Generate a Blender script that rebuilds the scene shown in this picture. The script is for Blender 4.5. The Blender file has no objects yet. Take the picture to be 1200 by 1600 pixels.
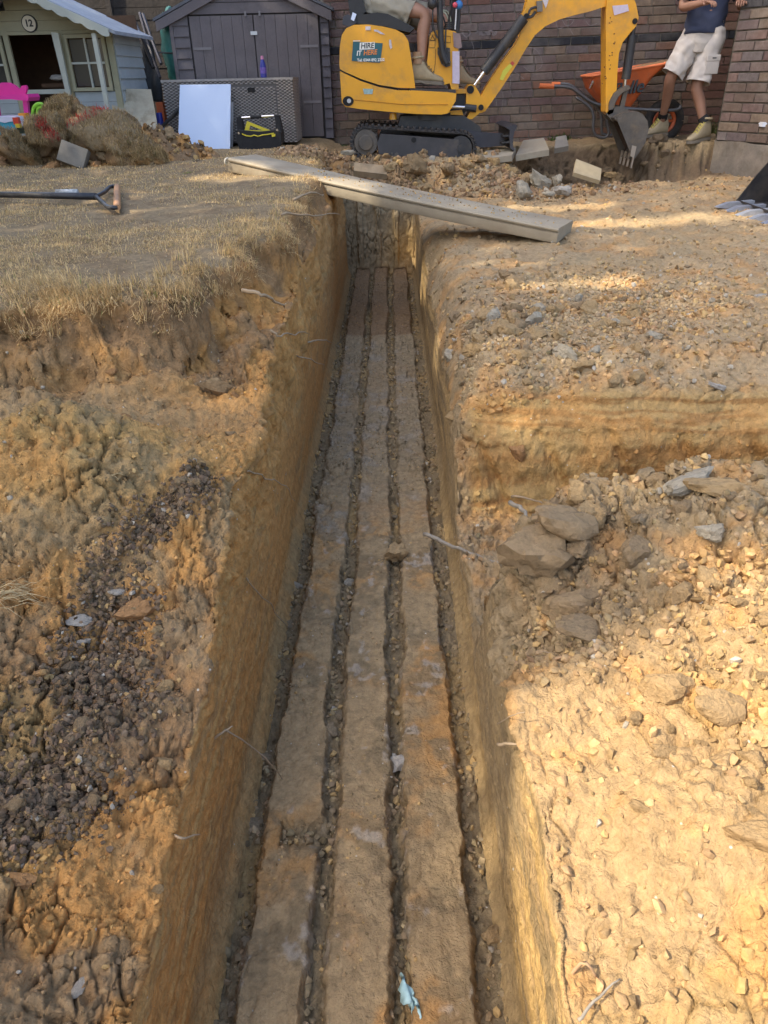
import bpy, bmesh, math, random
import numpy as np
from mathutils import Vector, Matrix

# ------------------------------------------------------------------ camera, light, exposure
S = bpy.context.scene
COL = S.collection
R = math.radians
def make_camera():
    pit, rol, yaw, f = R(30.6), R(1.3), R(.9), 1150.
    F = Vector((-math.sin(yaw)*math.cos(pit), math.cos(yaw)*math.cos(pit), -math.sin(pit)))
    Rt = Vector((math.cos(yaw), math.sin(yaw), 0)); U = Rt.cross(F)
    R2 = Rt*math.cos(rol) - U*math.sin(rol); U2 = Rt*math.sin(rol) + U*math.cos(rol)
    cam = bpy.data.cameras.new('camera'); o = bpy.data.objects.new('camera', cam); COL.objects.link(o)
    M = Matrix((R2, U2, -F)).transposed().to_4x4(); M.translation = Vector((0, 0, 1.5)); o.matrix_world = M
    cam.sensor_fit = 'VERTICAL'; cam.sensor_height = 32.; cam.lens = 32.*f/1600.
    cam.clip_start = .05; cam.clip_end = 400
    S.camera = o
make_camera()
TOSUN = Vector((-.88, -.36, 1.03)).normalized()
W = bpy.data.worlds.new('World'); S.world = W; W.use_nodes = True
nt = W.node_tree; sky = nt.nodes.new('ShaderNodeTexSky'); sky.sky_type = 'NISHITA'; sky.sun_disc = False
sky.sun_elevation = math.asin(TOSUN.z); sky.sun_rotation = math.atan2(TOSUN.x, TOSUN.y)
sky.air_density = 1.0; sky.dust_density = 4.0; sky.ozone_density = 1.0
nt.links.new(sky.outputs[0], nt.nodes['Background'].inputs[0]); nt.nodes['Background'].inputs[1].default_value = .135
sl = bpy.data.lights.new('sun', 'SUN'); sl.energy = 2.05; sl.angle = R(.6); sl.color = (1, .88, .68)
so = bpy.data.objects.new('sun', sl); COL.objects.link(so); so.rotation_euler = (-TOSUN).to_track_quat('-Z', 'Y').to_euler()
so.location = (-6, -3, 12)
vs = S.view_settings; vs.view_transform = 'Standard'; vs.look = 'None'; vs.gamma = 1; vs.use_curve_mapping = False; vs.exposure = 1.85

# ------------------------------------------------------------------ helpers
random.seed(5); RG = np.random.default_rng(7)
def tag(o, label=None, cat=None, group=None, kind=None):
    if label: o['label'] = label
    if cat: o['category'] = cat
    if group: o['group'] = group
    if kind: o['kind'] = kind
    return o
def world_loc(o):
    v = Vector((0, 0, 0))
    while o is not None: v += o.location; o = o.parent
    return v
def thing(name, loc, label, cat, group=None):
    o = bpy.data.objects.new(name, None); COL.objects.link(o); o.location = loc; o.empty_display_size = .1
    return tag(o, label, cat, group)
def mesh_obj(name, me, mats=None, parent=None, loc=None):
    """links a mesh; with a parent the mesh is given in world coordinates and is shifted to the parent's origin"""
    o = bpy.data.objects.new(name, me); COL.objects.link(o)
    if mats:
        for m in (mats if isinstance(mats, (list, tuple)) else [mats]): me.materials.append(m)
    if parent is not None:
        me.transform(Matrix.Translation(-world_loc(parent))); o.parent = parent
    elif loc is not None:
        me.transform(Matrix.Translation(-Vector(loc))); o.location = loc
    return o
def from_bm(bm, name='m', smooth=False, bevel=0, seg=1):
    if bevel:
        bmesh.ops.bevel(bm, geom=[e for e in bm.edges if len(e.link_faces) == 2 and e.calc_face_angle(0) > .5], offset=bevel, segments=seg, affect='EDGES', profile=.6)
    bmesh.ops.recalc_face_normals(bm, faces=bm.faces)
    me = bpy.data.meshes.new(name); bm.to_mesh(me); bm.free()
    if smooth:
        me.polygons.foreach_set('use_smooth', [True]*len(me.polygons))
        if smooth != 'all':
            try: me.set_sharp_from_angle(angle=R(35))
            except Exception: pass
    return me
def obj(name, bm, mat, parent=None, smooth=True, bevel=0, seg=1, loc=None):
    return mesh_obj(name, from_bm(bm, name, smooth, bevel, seg), mat, parent, loc)
def NB(): return bmesh.new()
def add_box(bm, c, d, rot=None):
    M = Matrix.Translation(Vector(c)) @ (rot.to_4x4() if rot is not None else Matrix.Identity(4)) @ Matrix.Diagonal((d[0], d[1], d[2], 1))
    return bmesh.ops.create_cube(bm, size=1, matrix=M)['verts']
def rz(a): return Matrix.Rotation(a, 3, 'Z')
def ry(a): return Matrix.Rotation(a, 3, 'Y')
def rx(a): return Matrix.Rotation(a, 3, 'X')
def add_prism(bm, pts, y0, y1, axis='y', inset=0, cx=None):
    """pts are (x,z) pairs extruded from y0 to y1 (or (x,y) pairs extruded in z when axis='z')"""
    def mk(p, h): return (p[0], h, p[1]) if axis == 'y' else ((p[0], p[1], h) if axis == 'z' else (h, p[0], p[1]))
    a = [bm.verts.new(mk(p, y0)) for p in pts]; b = [bm.verts.new(mk(p, y1)) for p in pts]
    n = len(pts); bm.faces.new(a); bm.faces.new(list(reversed(b)))
    for i in range(n): bm.faces.new((a[(i+1) % n], a[i], b[i], b[(i+1) % n]))
    return a+b
def frames(P):
    P = [Vector(p) for p in P]; T = []
    for i in range(len(P)):
        t = (P[min(i+1, len(P)-1)] - P[max(i-1, 0)]); T.append(t.normalized() if t.length > 1e-9 else Vector((0, 0, 1)))
    up = Vector((0, 0, 1)) if abs(T[0].z) < .9 else Vector((1, 0, 0))
    n = (up - T[0]*up.dot(T[0])).normalized(); out = []
    for p, t in zip(P, T):
        n = (n - t*n.dot(t)).normalized(); out.append((p, n, t.cross(n)))
    return out
def add_tube(bm, P, r, seg=8, caps=True):
    """r: a number, a list, or a list of (ra, rb)"""
    fr = frames(P); rings = []
    for i, (p, n, b) in enumerate(fr):
        rr = r[i] if isinstance(r, (list, tuple)) else r
        ra, rb = rr if isinstance(rr, (list, tuple)) else (rr, rr)
        rings.append([bm.verts.new(p + n*math.cos(2*math.pi*k/seg)*ra + b*math.sin(2*math.pi*k/seg)*rb) for k in range(seg)])
    for a, b in zip(rings, rings[1:]):
        for k in range(seg): bm.faces.new((a[k], a[(k+1) % seg], b[(k+1) % seg], b[k]))
    if caps: bm.faces.new(list(reversed(rings[0]))); bm.faces.new(rings[-1])
    return rings
def add_cyl(bm, c, r, h, axis='y', seg=16, r2=None):
    c = Vector(c); d = {'x': Vector((1, 0, 0)), 'y': Vector((0, 1, 0)), 'z': Vector((0, 0, 1))}[axis] if isinstance(axis, str) else Vector(axis).normalized()
    return add_tube(bm, [c-d*h/2, c+d*h/2], [r, r if r2 is None else r2], seg)
def loft(bm, rings, closed=True, caps=True):
    V = [[bm.verts.new(p) for p in r] for r in rings]; n = len(V[0])
    for a, b in zip(V, V[1:]):
        for k in range(n if closed else n-1): bm.faces.new((a[k], a[(k+1) % n], b[(k+1) % n], b[k]))
    if caps and closed: bm.faces.new(list(reversed(V[0]))); bm.faces.new(V[-1])
    return V
def catmull(P, n=6):
    P = [Vector(p) for p in P]; out = []
    for i in range(len(P)-1):
        a, b, c, d = P[max(i-1, 0)], P[i], P[i+1], P[min(i+2, len(P)-1)]
        for k in range(n):
            t = k/n; out.append(.5*((2*b) + (c-a)*t + (2*a-5*b+4*c-d)*t*t + (3*b-a-3*c+d)*t**3))
    return out + [P[-1]]
# ---- numpy noise
_G = np.random.default_rng(11).normal(size=(32, 32, 32, 3)).astype(np.float32); _G /= np.linalg.norm(_G, axis=-1, keepdims=True)
_J = np.random.default_rng(12).random((32, 32, 32, 4)).astype(np.float32)
def pn(P):
    P = np.asarray(P, np.float32); i = np.floor(P).astype(np.int32); f = P-i; u = f*f*f*(f*(f*6-15)+10); r = np.zeros(len(P), np.float32)
    for dx in (0, 1):
        wx = u[:, 0] if dx else 1-u[:, 0]
        for dy in (0, 1):
            wy = u[:, 1] if dy else 1-u[:, 1]
            for dz in (0, 1):
                wz = u[:, 2] if dz else 1-u[:, 2]
                g = _G[(i[:, 0]+dx) & 31, (i[:, 1]+dy) & 31, (i[:, 2]+dz) & 31]
                r += wx*wy*wz*((f[:, 0]-dx)*g[:, 0]+(f[:, 1]-dy)*g[:, 1]+(f[:, 2]-dz)*g[:, 2])
    return r*1.5
def fbm(P, sc, oc=4, gain=.5, off=0.):
    P = np.asarray(P, np.float32)*np.asarray(sc, np.float32)+off; a = 1.; r = np.zeros(len(P), np.float32)
    for k in range(oc): r += a*pn(P); P = P*2.03+17.3; a *= gain
    return r
def worley(P, sc, off=0.):
    P = np.asarray(P, np.float32)*np.asarray(sc, np.float32)+off; i = np.floor(P).astype(np.int32)
    f1 = np.full(len(P), 9., np.float32); f2 = f1.copy(); idv = np.zeros(len(P), np.float32)
    for dx in (-1, 0, 1):
        for dy in (-1, 0, 1):
            for dz in (-1, 0, 1):
                q = i+(dx, dy, dz); j = _J[q[:, 0] & 31, q[:, 1] & 31, q[:, 2] & 31]
                d = np.sqrt(((q+j[:, :3]-P)**2).sum(1)); nw = d < f1
                f2 = np.where(nw, f1, np.minimum(f2, d)); idv = np.where(nw, j[:, 3], idv); f1 = np.where(nw, d, f1)
    return f1, f2, idv
def ss(x, a, b):
    t = np.clip((x-a)/(b-a), 0, 1); return t*t*(3-2*t)
def bump(x, y, cx, cy, rx_, ry_): return np.exp(-((x-cx)/rx_)**2-((y-cy)/ry_)**2)
# ---- materials
MATS = {}
def mat(name, col=(.5, .5, .5), rough=.7, metal=0., noise=0., nsc=8., bumpv=0., bsc=60., spec=.5, dirt=None, dirt_amt=0., dsc=3., coat=0.):
    """plain colour with procedural mottling, dirt patches and fine relief"""
    if name in MATS: return MATS[name]
    m = bpy.data.materials.new(name); m.use_nodes = True; MATS[name] = m
    n = m.node_tree.nodes; l = m.node_tree.links; b = n['Principled BSDF']
    b.inputs['Roughness'].default_value = rough; b.inputs['Metallic'].default_value = metal
    b.inputs['Specular IOR Level'].default_value = spec; b.inputs['Coat Weight'].default_value = coat
    c = (*col, 1); tc = n.new('ShaderNodeTexCoord'); src = None
    if noise or dirt:
        mx = n.new('ShaderNodeMix'); mx.data_type = 'RGBA'; mx.blend_type = 'MULTIPLY'; mx.inputs[0].default_value = 1; mx.inputs[6].default_value = c
        nz = n.new('ShaderNodeTexNoise'); nz.inputs['Scale'].default_value = nsc; nz.inputs['Detail'].default_value = 8; nz.inputs['Roughness'].default_value = .65
        mr = n.new('ShaderNodeMapRange'); mr.inputs[1].default_value = .25; mr.inputs[2].default_value = .75; mr.inputs[3].default_value = 1-noise; mr.inputs[4].default_value = 1+noise*.6
        cb = n.new('ShaderNodeCombineColor'); l.new(tc.outputs['Object'], nz.inputs['Vector']); l.new(nz.outputs['Fac'], mr.inputs[0])
        for k in range(3): l.new(mr.outputs[0], cb.inputs[k])
        l.new(cb.outputs[0], mx.inputs[7]); src = mx.outputs[2]
        if dirt:
            m2 = n.new('ShaderNodeMix'); m2.data_type = 'RGBA'; m2.inputs[7].default_value = (*dirt, 1)
            n2 = n.new('ShaderNodeTexNoise'); n2.inputs['Scale'].default_value = dsc; n2.inputs['Detail'].default_value = 10; n2.inputs['Roughness'].default_value = .7
            r2 = n.new('ShaderNodeMapRange'); r2.inputs[1].default_value = .5; r2.inputs[2].default_value = .72; r2.inputs[3].default_value = 0; r2.inputs[4].default_value = dirt_amt
            l.new(tc.outputs['Object'], n2.inputs['Vector']); l.new(n2.outputs['Fac'], r2.inputs[0]); l.new(r2.outputs[0], m2.inputs[0]); l.new(src, m2.inputs[6]); src = m2.outputs[2]
        l.new(src, b.inputs['Base Color'])
    else: b.inputs['Base Color'].default_value = c
    if bumpv:
        nb = n.new('ShaderNodeTexNoise'); nb.inputs['Scale'].default_value = bsc; nb.inputs['Detail'].default_value = 8; nb.inputs['Roughness'].default_value = .6
        bp = n.new('ShaderNodeBump'); bp.inputs['Strength'].default_value = 1; bp.inputs['Distance'].default_value = bumpv
        l.new(tc.outputs['Object'], nb.inputs['Vector']); l.new(nb.outputs['Fac'], bp.inputs['Height']); l.new(bp.outputs[0], b.inputs['Normal'])
    return m
def attr_mat(name, rough=.95, bumpv=.004, bsc=90., noise=.35, nsc=70., spec=.2, speck=0., translucent=0., crumb=0.):
    """colour comes from the mesh attribute 'Col' (what the soil is made of), fine grain from noise"""
    m = bpy.data.materials.new(name); m.use_nodes = True
    n = m.node_tree.nodes; l = m.node_tree.links; b = n['Principled BSDF']; b.inputs['Roughness'].default_value = rough; b.inputs['Specular IOR Level'].default_value = spec
    at = n.new('ShaderNodeAttribute'); at.attribute_name = 'Col'; tc = n.new('ShaderNodeTexCoord')
    nz = n.new('ShaderNodeTexNoise'); nz.inputs['Scale'].default_value = nsc; nz.inputs['Detail'].default_value = 10; nz.inputs['Roughness'].default_value = .7
    mr = n.new('ShaderNodeMapRange'); mr.inputs[1].default_value = .3; mr.inputs[2].default_value = .7; mr.inputs[3].default_value = 1-noise; mr.inputs[4].default_value = 1+noise*.8
    cb = n.new('ShaderNodeCombineColor'); mx = n.new('ShaderNodeMix'); mx.data_type = 'RGBA'; mx.blend_type = 'MULTIPLY'; mx.inputs[0].default_value = 1
    l.new(tc.outputs['Object'], nz.inputs['Vector']); l.new(nz.outputs['Fac'], mr.inputs[0])
    for k in range(3): l.new(mr.outputs[0], cb.inputs[k])
    l.new(at.outputs['Color'], mx.inputs[6]); l.new(cb.outputs[0], mx.inputs[7]); src = mx.outputs[2]
    if speck:
        vo = n.new('ShaderNodeTexVoronoi'); vo.inputs['Scale'].default_value = 55
        r2 = n.new('ShaderNodeMapRange'); r2.inputs[1].default_value = .1; r2.inputs[2].default_value = .16; r2.inputs[3].default_value = 1; r2.inputs[4].default_value = 0
        sp = n.new('ShaderNodeSeparateColor'); gt = n.new('ShaderNodeMath'); gt.operation = 'GREATER_THAN'; gt.inputs[1].default_value = 1-speck; mu = n.new('ShaderNodeMath'); mu.operation = 'MULTIPLY'
        m3 = n.new('ShaderNodeMix'); m3.data_type = 'RGBA'; m3.inputs[7].default_value = (.5, .46, .38, 1)
        l.new(tc.outputs['Object'], vo.inputs['Vector']); l.new(vo.outputs['Distance'], r2.inputs[0]); l.new(vo.outputs['Color'], sp.inputs[0]); l.new(sp.outputs[0], gt.inputs[0])
        l.new(r2.outputs[0], mu.inputs[0]); l.new(gt.outputs[0], mu.inputs[1]); l.new(mu.outputs[0], m3.inputs[0]); l.new(src, m3.inputs[6]); src = m3.outputs[2]
    l.new(src, b.inputs['Base Color'])
    if bumpv:
        nb = n.new('ShaderNodeTexNoise'); nb.inputs['Scale'].default_value = bsc; nb.inputs['Detail'].default_value = 10; nb.inputs['Roughness'].default_value = .7
        bp = n.new('ShaderNodeBump'); bp.inputs['Strength'].default_value = 1; bp.inputs['Distance'].default_value = bumpv
        l.new(tc.outputs['Object'], nb.inputs['Vector']); l.new(nb.outputs['Fac'], bp.inputs['Height'])
        if crumb:
            v2 = n.new('ShaderNodeTexVoronoi'); v2.inputs['Scale'].default_value = 110; v2.inputs['Detail'].default_value = 2; b2 = n.new('ShaderNodeBump'); b2.inputs['Strength'].default_value = .8; b2.inputs['Distance'].default_value = crumb; b2.invert = True
            n3 = n.new('ShaderNodeTexNoise'); n3.inputs['Scale'].default_value = 30; a3 = n.new('ShaderNodeMix'); a3.data_type = 'RGBA'; a3.inputs[0].default_value = .03
            l.new(tc.outputs['Object'], n3.inputs['Vector']); l.new(tc.outputs['Object'], a3.inputs[6]); l.new(n3.outputs['Color'], a3.inputs[7]); l.new(a3.outputs[2], v2.inputs['Vector'])
            l.new(v2.outputs['Distance'], b2.inputs['Height']); l.new(bp.outputs[0], b2.inputs['Normal']); bp = b2
        l.new(bp.outputs[0], b.inputs['Normal'])
    if translucent:
        tr = n.new('ShaderNodeBsdfTranslucent'); ms = n.new('ShaderNodeMixShader'); ms.inputs[0].default_value = translucent
        l.new(src, tr.inputs[0]); l.new(b.outputs[0], ms.inputs[1]); l.new(tr.outputs[0], ms.inputs[2]); l.new(ms.outputs[0], n['Material Output'].inputs[0])
    return m
def raw_mesh(name, V, F, col=None, smooth=True):
    """mesh straight from numpy arrays: V (n,3), F (m,3) or (m,4), optional colour per vertex"""
    V = np.ascontiguousarray(V, np.float32); F = np.ascontiguousarray(F, np.int32); k = F.shape[1]
    me = bpy.data.meshes.new(name); me.vertices.add(len(V)); me.vertices.foreach_set('co', V.ravel())
    me.loops.add(F.size); me.loops.foreach_set('vertex_index', F.ravel()); me.polygons.add(len(F))
    me.polygons.foreach_set('loop_start', np.arange(0, F.size, k, dtype=np.int32))
    try: me.polygons.foreach_set('loop_total', np.full(len(F), k, np.int32))
    except Exception: pass
    me.update(calc_edges=True)
    me.polygons.foreach_set('use_smooth', np.full(len(F), bool(smooth)))
    if col is not None:
        a = me.color_attributes.new('Col', 'FLOAT_COLOR', 'POINT'); c = np.ones((len(V), 4), np.float32); c[:, :3] = np.clip(col, 0, 1); a.data.foreach_set('color', c.ravel())
    me.validate(); return me
def grid_faces(r, c):
    i = np.arange(r*c).reshape(r, c); return np.stack([i[:-1, :-1], i[:-1, 1:], i[1:, 1:], i[1:, :-1]], -1).reshape(-1, 4)

# ------------------------------------------------------------------ the ground: lawn and dug banks, trench floor, far ground
C_ORANGE = np.array((.46, .24, .078)); C_YELLOW = np.array((.47, .305, .118)); C_PALE = np.array((.375, .25, .122)); C_GREY = np.array((.29, .215, .12)); C_DARK = np.array((.165, .115, .07)); C_BROWN = np.array((.27, .175, .088)); C_LAWN = np.array((.27, .20, .115)); C_OLIVE = np.array((.26, .19, .09)); C_WHITE = np.array((.42, .36, .27))
C_DARK = np.array((.135, .095, .06)); C_BROWN = np.array((.23, .15, .082)); C_LAWN = np.array((.27, .20, .115)); C_OLIVE = np.array((.24, .185, .10)); C_WHITE = np.array((.52, .47, .39))
def mixc(c, d, w): return c*(1-w[:, None])+np.asarray(d)*w[:, None]
EDGE = np.array([(-9, 1.7), (-3, 1.85), (-1.6, 2.0), (-1.13, 2.12), (-.79, 2.24), (-.63, 2.39), (-.52, 2.76), (-.47, 3.4), (-.475, 4.3), (-.50, 5.2), (-.56, 6.2), (-.62, 6.9), (-.62, 8.0), (-.55, 10)])
def edge_dist(X, Y):
    """signed distance to the lawn's broken edge, positive on the lawn"""
    best = np.full(len(X), 1e9); sg = np.zeros(len(X))
    for a, b in zip(EDGE, EDGE[1:]):
        d = b-a; L2 = d@d; t = np.clip(((X-a[0])*d[0]+(Y-a[1])*d[1])/L2, 0, 1); px = X-(a[0]+t*d[0]); py = Y-(a[1]+t*d[1]); q = np.hypot(px, py)
        s = d[0]*py-d[1]*px; nw = q < best; best = np.where(nw, q, best); sg = np.where(nw, s, sg)
    return best*np.sign(sg)
def wob(X, Y, sc, amp, off=0., oc=3): return amp*fbm(np.stack([X, Y, np.zeros_like(X)], 1), sc, oc, off=off)
def LT(Y): return np.interp(Y, [-1, .5, .9, 1.15, 1.5, 2, 2.8, 4.4, 6.6], [.28, .33, .36, .46, .59, .64, .72, .78, .80])
def RT(Y): return np.interp(Y, [-1, .5, .8, 1.0, 1.15, 1.3, 1.45, 1.62, 1.74, 1.86, 2.2, 2.27, 2.36, 3, 4.9, 5.6, 6.6], [.3, .32, .41, .47, .44, .38, .30, .20, .14, .10, .09, .12, .32, .36, .42, .5, .56])
XL, XR = -.385, .222
def back_h(X, Y):
    h = .62+.26*ss(Y, 6.75, 7.35)
    yf = 7.95-.27*ss(X, 2.25, 2.6); r = .63+.25*ss(Y-yf+wob(X, Y*0, 2.5, .06), -.02, .10)+.02*np.clip(X-1.5, 0, 3)
    r = r-.13*ss(X, 1.45, 1.8)*(1-ss(X, 2.7, 3.0))*ss(Y, 7.15, 7.4)*(1-ss(Y-yf, -.05, .05)); w = ss(X, .95, 1.35); return h*(1-w)+r*w
def h_left(X, Y):
    d = edge_dist(X, Y)+wob(X, Y, 2.2, .09)+wob(X, Y, 9, .03, 5)
    lawn = .95+wob(X, Y, 1.2, .02)-.03*np.exp(-np.clip(d, 0, 9)/.06)
    side = np.clip(XL-X, 0, 9)
    sh = LT(Y)+.32*np.clip(side, 0, .5)*(1-ss(Y, 1.2, 1.9))+.12*np.clip(side-.1, 0, .4)*ss(Y, 1.2, 1.9)
    sh = np.minimum(sh, .70+.1*ss(Y, 2.5, 4))
    sh = sh+.15*bump(X, Y, -.80, 1.66, .27, .20)-.07*bump(X, Y, -.60, 1.12, .14, .3)+.05*bump(X, Y, -.56, .98, .10, .09)-.05*bump(X, Y, -.9, 1.25, .3, .12)
    sh = sh+.045*bump(X, Y, -.50, 1.62, .05, .3)-.05*bump(X, Y, -.56, 1.5, .07, .1)
    steep = ss(d, -.10, .012); steep = np.where(Y > 2.6, ss(d, -.085, .01), steep)
    q = ss(Y, 6.5, 7.0); sh = sh*(1-q)+np.minimum(back_h(X, Y), .93)*q
    # a lower lip of slumped soil in front of the face
    return sh*(1-steep)+lawn*steep+.05*np.exp(-((d+.13)/.06)**2)*(Y < 3)*(wob(X, Y, 5, .8, 9)+.5)
def face_y(X): return 2.315-.055*(X-.25)+.02*np.sin(X*5)
def h_right(X, Y):
    s = X-XR
    near = .300+.16*Y+.25*np.clip(s, 0, 1.6); near = np.minimum(near, .69+.03*np.sin(X*4))+.045*bump(X, Y, .38, 1.47, .08, .09)+.03*bump(X, Y, .75, 1.4, .2, .1)
    near = near-.20*np.exp(-np.clip(s, 0, 9)/.085)*ss(Y, 1.02, 1.3)+.03*bump(X, Y, .5, .75, .12, .1)
    fy = face_y(X)+wob(X, Y*0, 6, .02)
    low = .10+.02*np.sin(Y*20); sh_ = .14*np.exp(-np.clip(s, 0, 9)/.16); mw = ss(Y+wob(X, Y*0, 4, .05), 1.60-sh_, 1.76-sh_)
    a = near*(1-mw)+low*mw
    k = Y-fy; f = np.interp(k, [-.10, -.03, 0, .05, .062, .10, .16, .40], [.10, .11, .15, .36, .41, .46, .53, .60])
    pl = .60+.02*np.clip(X, 0, 3)+.02*bump(X, Y, 2.2, 3.4, 1, .8)+wob(X, Y, 1.1, .03, 3)-.03*bump(X, Y, 1.2, 5.2, .8, .3)
    up = f+(pl-.60)*ss(k, .1, .5)
    up = up-(.24+.04*np.sin(Y*7))*np.exp(-np.clip(s, 0, 9)/.07)*ss(k, .02, .1)*(1-.6*ss(Y, 4.6, 5.4))*(1-ss(Y, 5.6, 6.6))
    m = ss(k, -.10, -.06); h = a*(1-m)+up*m+.045*bump(X, Y, .37, 1.42, .055, .07)
    h = h+(back_h(X, Y)-h)*ss(Y, 6.4, 7.0)
    return h*(1-ss(X, 4.2, 6))+.9*ss(X, 4.2, 6)
def h_top(X, Y):
    l = h_left(np.minimum(X, XL), Y)
    r = h_right(np.maximum(X, XR), Y); w = np.clip((X-XL)/(XR-XL), 0, 1); return l*(1-w)+r*w
def rowlist(h, a, y0, y1, dense=()):
    ys = [y0]
    while ys[-1] < y1:
        y = ys[-1]; d = a*(y*y+h*h)/h if y > .3 else .05
        for (p, q, m) in dense:
            if p < y < q: d = min(d, m)
        if y > .3: d = min(d, .006+.010*max(0, y-2.5))
        ys.append(y+d)
    return np.array(ys)
def displace(G, amp):
    du = np.gradient(G, axis=1); dv = np.gradient(G, axis=0); n = np.cross(du, dv); n /= np.linalg.norm(n, axis=-1, keepdims=True)+1e-9
    return n
def soil_relief(P, rough, clod, lump):
    """metres of displacement: smooth lumps, fracture clods and grain; coarser with distance, where the mesh is coarser"""
    D = np.hypot(P[:, 0], P[:, 1]); fr = ss(D, 2.0, 3.2)
    d = lump*fbm(P, 4.5, 3)+rough*((1-fr)*(1.9*np.abs(fbm(P, 21., 4, .62))-.45)+fr*fbm(P, 8., 3, .6))
    d = d+rough*1.1*(1-fr)*(np.abs(fbm(P+.02*pn(P*11)[:, None], 13., 3, .6, 40.))-.3)*-2.2
    m = (clod > 1e-4)
    if np.any(m):
        Pm = P[m]; pat = ss(fbm(Pm, 5.5, 3, off=33.), -.12, .22); q = Pm+.010*np.stack([pn(Pm*21+k*9.1) for k in range(3)], 1)
        f1, f2, i = worley(q, 15.); g1, g2, j = worley(q, 40., 3.3); fq = fr[m]
        v = (ss(f2-f1, 0., .16)-.75)*(.25+i)*(.35+.65*pat)*.75+(1-fq)*(ss(g2-g1, 0., .25)-.7)*(.2+j)*.5*pat; v = v-(1-ss(f2-f1, 0., .07))*ss(fbm(Pm, 4, 2, off=50.), 0, .25)*.55; d[m] += clod[m]*v
    return d
def finish(name, G, P0, amps, col, mat_, flip=False):
    n = displace(G, 0).reshape(-1, 3); n = -n if flip else n
    V = P0 + n*soil_relief(P0, *amps)[:, None]; F = grid_faces(*G.shape[:2]); F = F[:, ::-1] if flip else F
    me = raw_mesh(name, V, F, col); o = mesh_obj(name, me, mat_); tag(o, kind='structure'); return o, V, n
M_SOIL = attr_mat('soil', bumpv=.007, bsc=45, noise=.34, nsc=40, speck=.05, crumb=.003)

# left bank and lawn
Yl = rowlist(.9, .0029, -1.2, 9.4, [(1.95, 2.5, .006)])
u = np.concatenate([np.linspace(0, .12, 50)[:-1], np.linspace(.12, .85, 175)[:-1], np.linspace(.85, 1, 40)])
w = .13+.56*np.clip(Yl, .2, 9); xw = XL-.012+.026*pn(np.stack([Yl*1.9, Yl*0, Yl*0], 1))+.016*pn(np.stack([Yl*7, Yl*0+3, Yl*0], 1))+.008*pn(np.stack([Yl*23, Yl*0+3, Yl*0], 1))
gu = np.where(u < .85, u/.85, 1+((u-.85)/.15)**1.5*1.0)
Xt = xw[:, None]-w[:, None]*np.where(u < .85, u/.85, 1)[None, :]-(9+xw[:, None]-w[:, None])*np.clip((u-.85)/.15, 0, 1)[None, :]**1.6
Xt = Xt[:, ::-1]; Yt = np.repeat(Yl[:, None], Xt.shape[1], 1)
Zt = h_top(Xt.ravel(), Yt.ravel()).reshape(Xt.shape)
nw = 74; t = np.linspace(0, 1, nw)[1:]; zt = Zt[:, -1]
Zw = zt[:, None]*(1-t[None, :]); Xw = xw[:, None]+(XL+.012-xw)[:, None]*(t**.55)[None, :]+.035*(1-ss(Zw, -.02, .075)); Yw = np.repeat(Yl[:, None], nw-1, 1)
Xg = np.concatenate([Xt, Xw], 1); Yg = np.concatenate([Yt, Yw], 1); Zg = np.concatenate([Zt, Zw], 1)
iswall = np.concatenate([np.zeros_like(Xt), np.ones_like(Xw)], 1).ravel(); edgew = np.concatenate([np.zeros_like(Xt), np.repeat(t[None, :], len(Yl), 0)], 1).ravel()
GL = np.stack([Xg, Yg, Zg], -1); P = GL.reshape(-1, 3); X, Y, Zc = P.T
d = edge_dist(X, Y)+wob(X, Y, 2.2, .09)+wob(X, Y, 9, .03, 5)
lawn = ss(d, -.02, .03)*(1-iswall); topw = 1-iswall
PD = np.array([(-.47, 1.60), (-.54, 1.47), (-.60, 1.34), (-.62, 1.16), (-.60, 1.0), (-.64, .86), (-.80, .74)]); WD = [.03, .055, .06, .085, .105, .10, .08]
dz = np.zeros(len(P))
for (a_, b_, w0_, w1_) in zip(PD, PD[1:], WD, WD[1:]):
    dd_ = b_-a_; tt_ = np.clip(((X-a_[0])*dd_[0]+(Y-a_[1])*dd_[1])/(dd_@dd_), 0, 1); q_ = np.hypot(X-a_[0]-tt_*dd_[0], Y-a_[1]-tt_*dd_[1])/(w0_+(w1_-w0_)*tt_); dz = np.maximum(dz, np.exp(-q_**2))
dz = np.clip(dz*(.75+1.1*fbm(P, 5, 4, off=12.)), 0, 1)*topw*(1-lawn)
nz1 = fbm(P, 2.2, 4); nz2 = fbm(P, 7, 4, off=4); nz3 = fbm(P, 22, 3, off=8)
col = np.tile(C_ORANGE, (len(P), 1)); col = mixc(col, C_BROWN, ss(nz1+.7*nz2, -.05, .45)*.75*topw)
col = mixc(col, C_GREY, ss(nz2, .0, .5)*.5*ss(.75-Zc, 0, .12)*topw)
hum = np.clip(bump(X, Y, -.82, 1.62, .35, .24)*1.3, 0, 1)*topw; col = mixc(col, C_YELLOW*.85, hum*.85); col = mixc(col, C_GREY*.9, hum*ss(nz2, .05, .4)*.6); col = mixc(col, C_ORANGE, hum*ss(-nz2, .1, .45)*.6)
col = mixc(col, C_GREY, .75*np.clip(bump(X, Y, -.95, 1.98, .6, .13), 0, 1)*topw)
col = mixc(col, C_YELLOW*.7, .7*ss(.25-np.hypot(X+.75, (Y-.85)), 0, .1)*topw)
col = mixc(col, C_DARK, dz*.8)
st = fbm(P, (26, 2.6, 26), 4, .7, 2.); st2 = fbm(P, (50, 3.5, 50), 3, .7, 5.)
wc = mixc(mixc(np.tile(C_ORANGE*1.0, (len(P), 1)), C_OLIVE*.95, ss(st, -.05, .4)*.45), C_YELLOW*1.0, ss(st2, -.05, .45)*.6)
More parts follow.
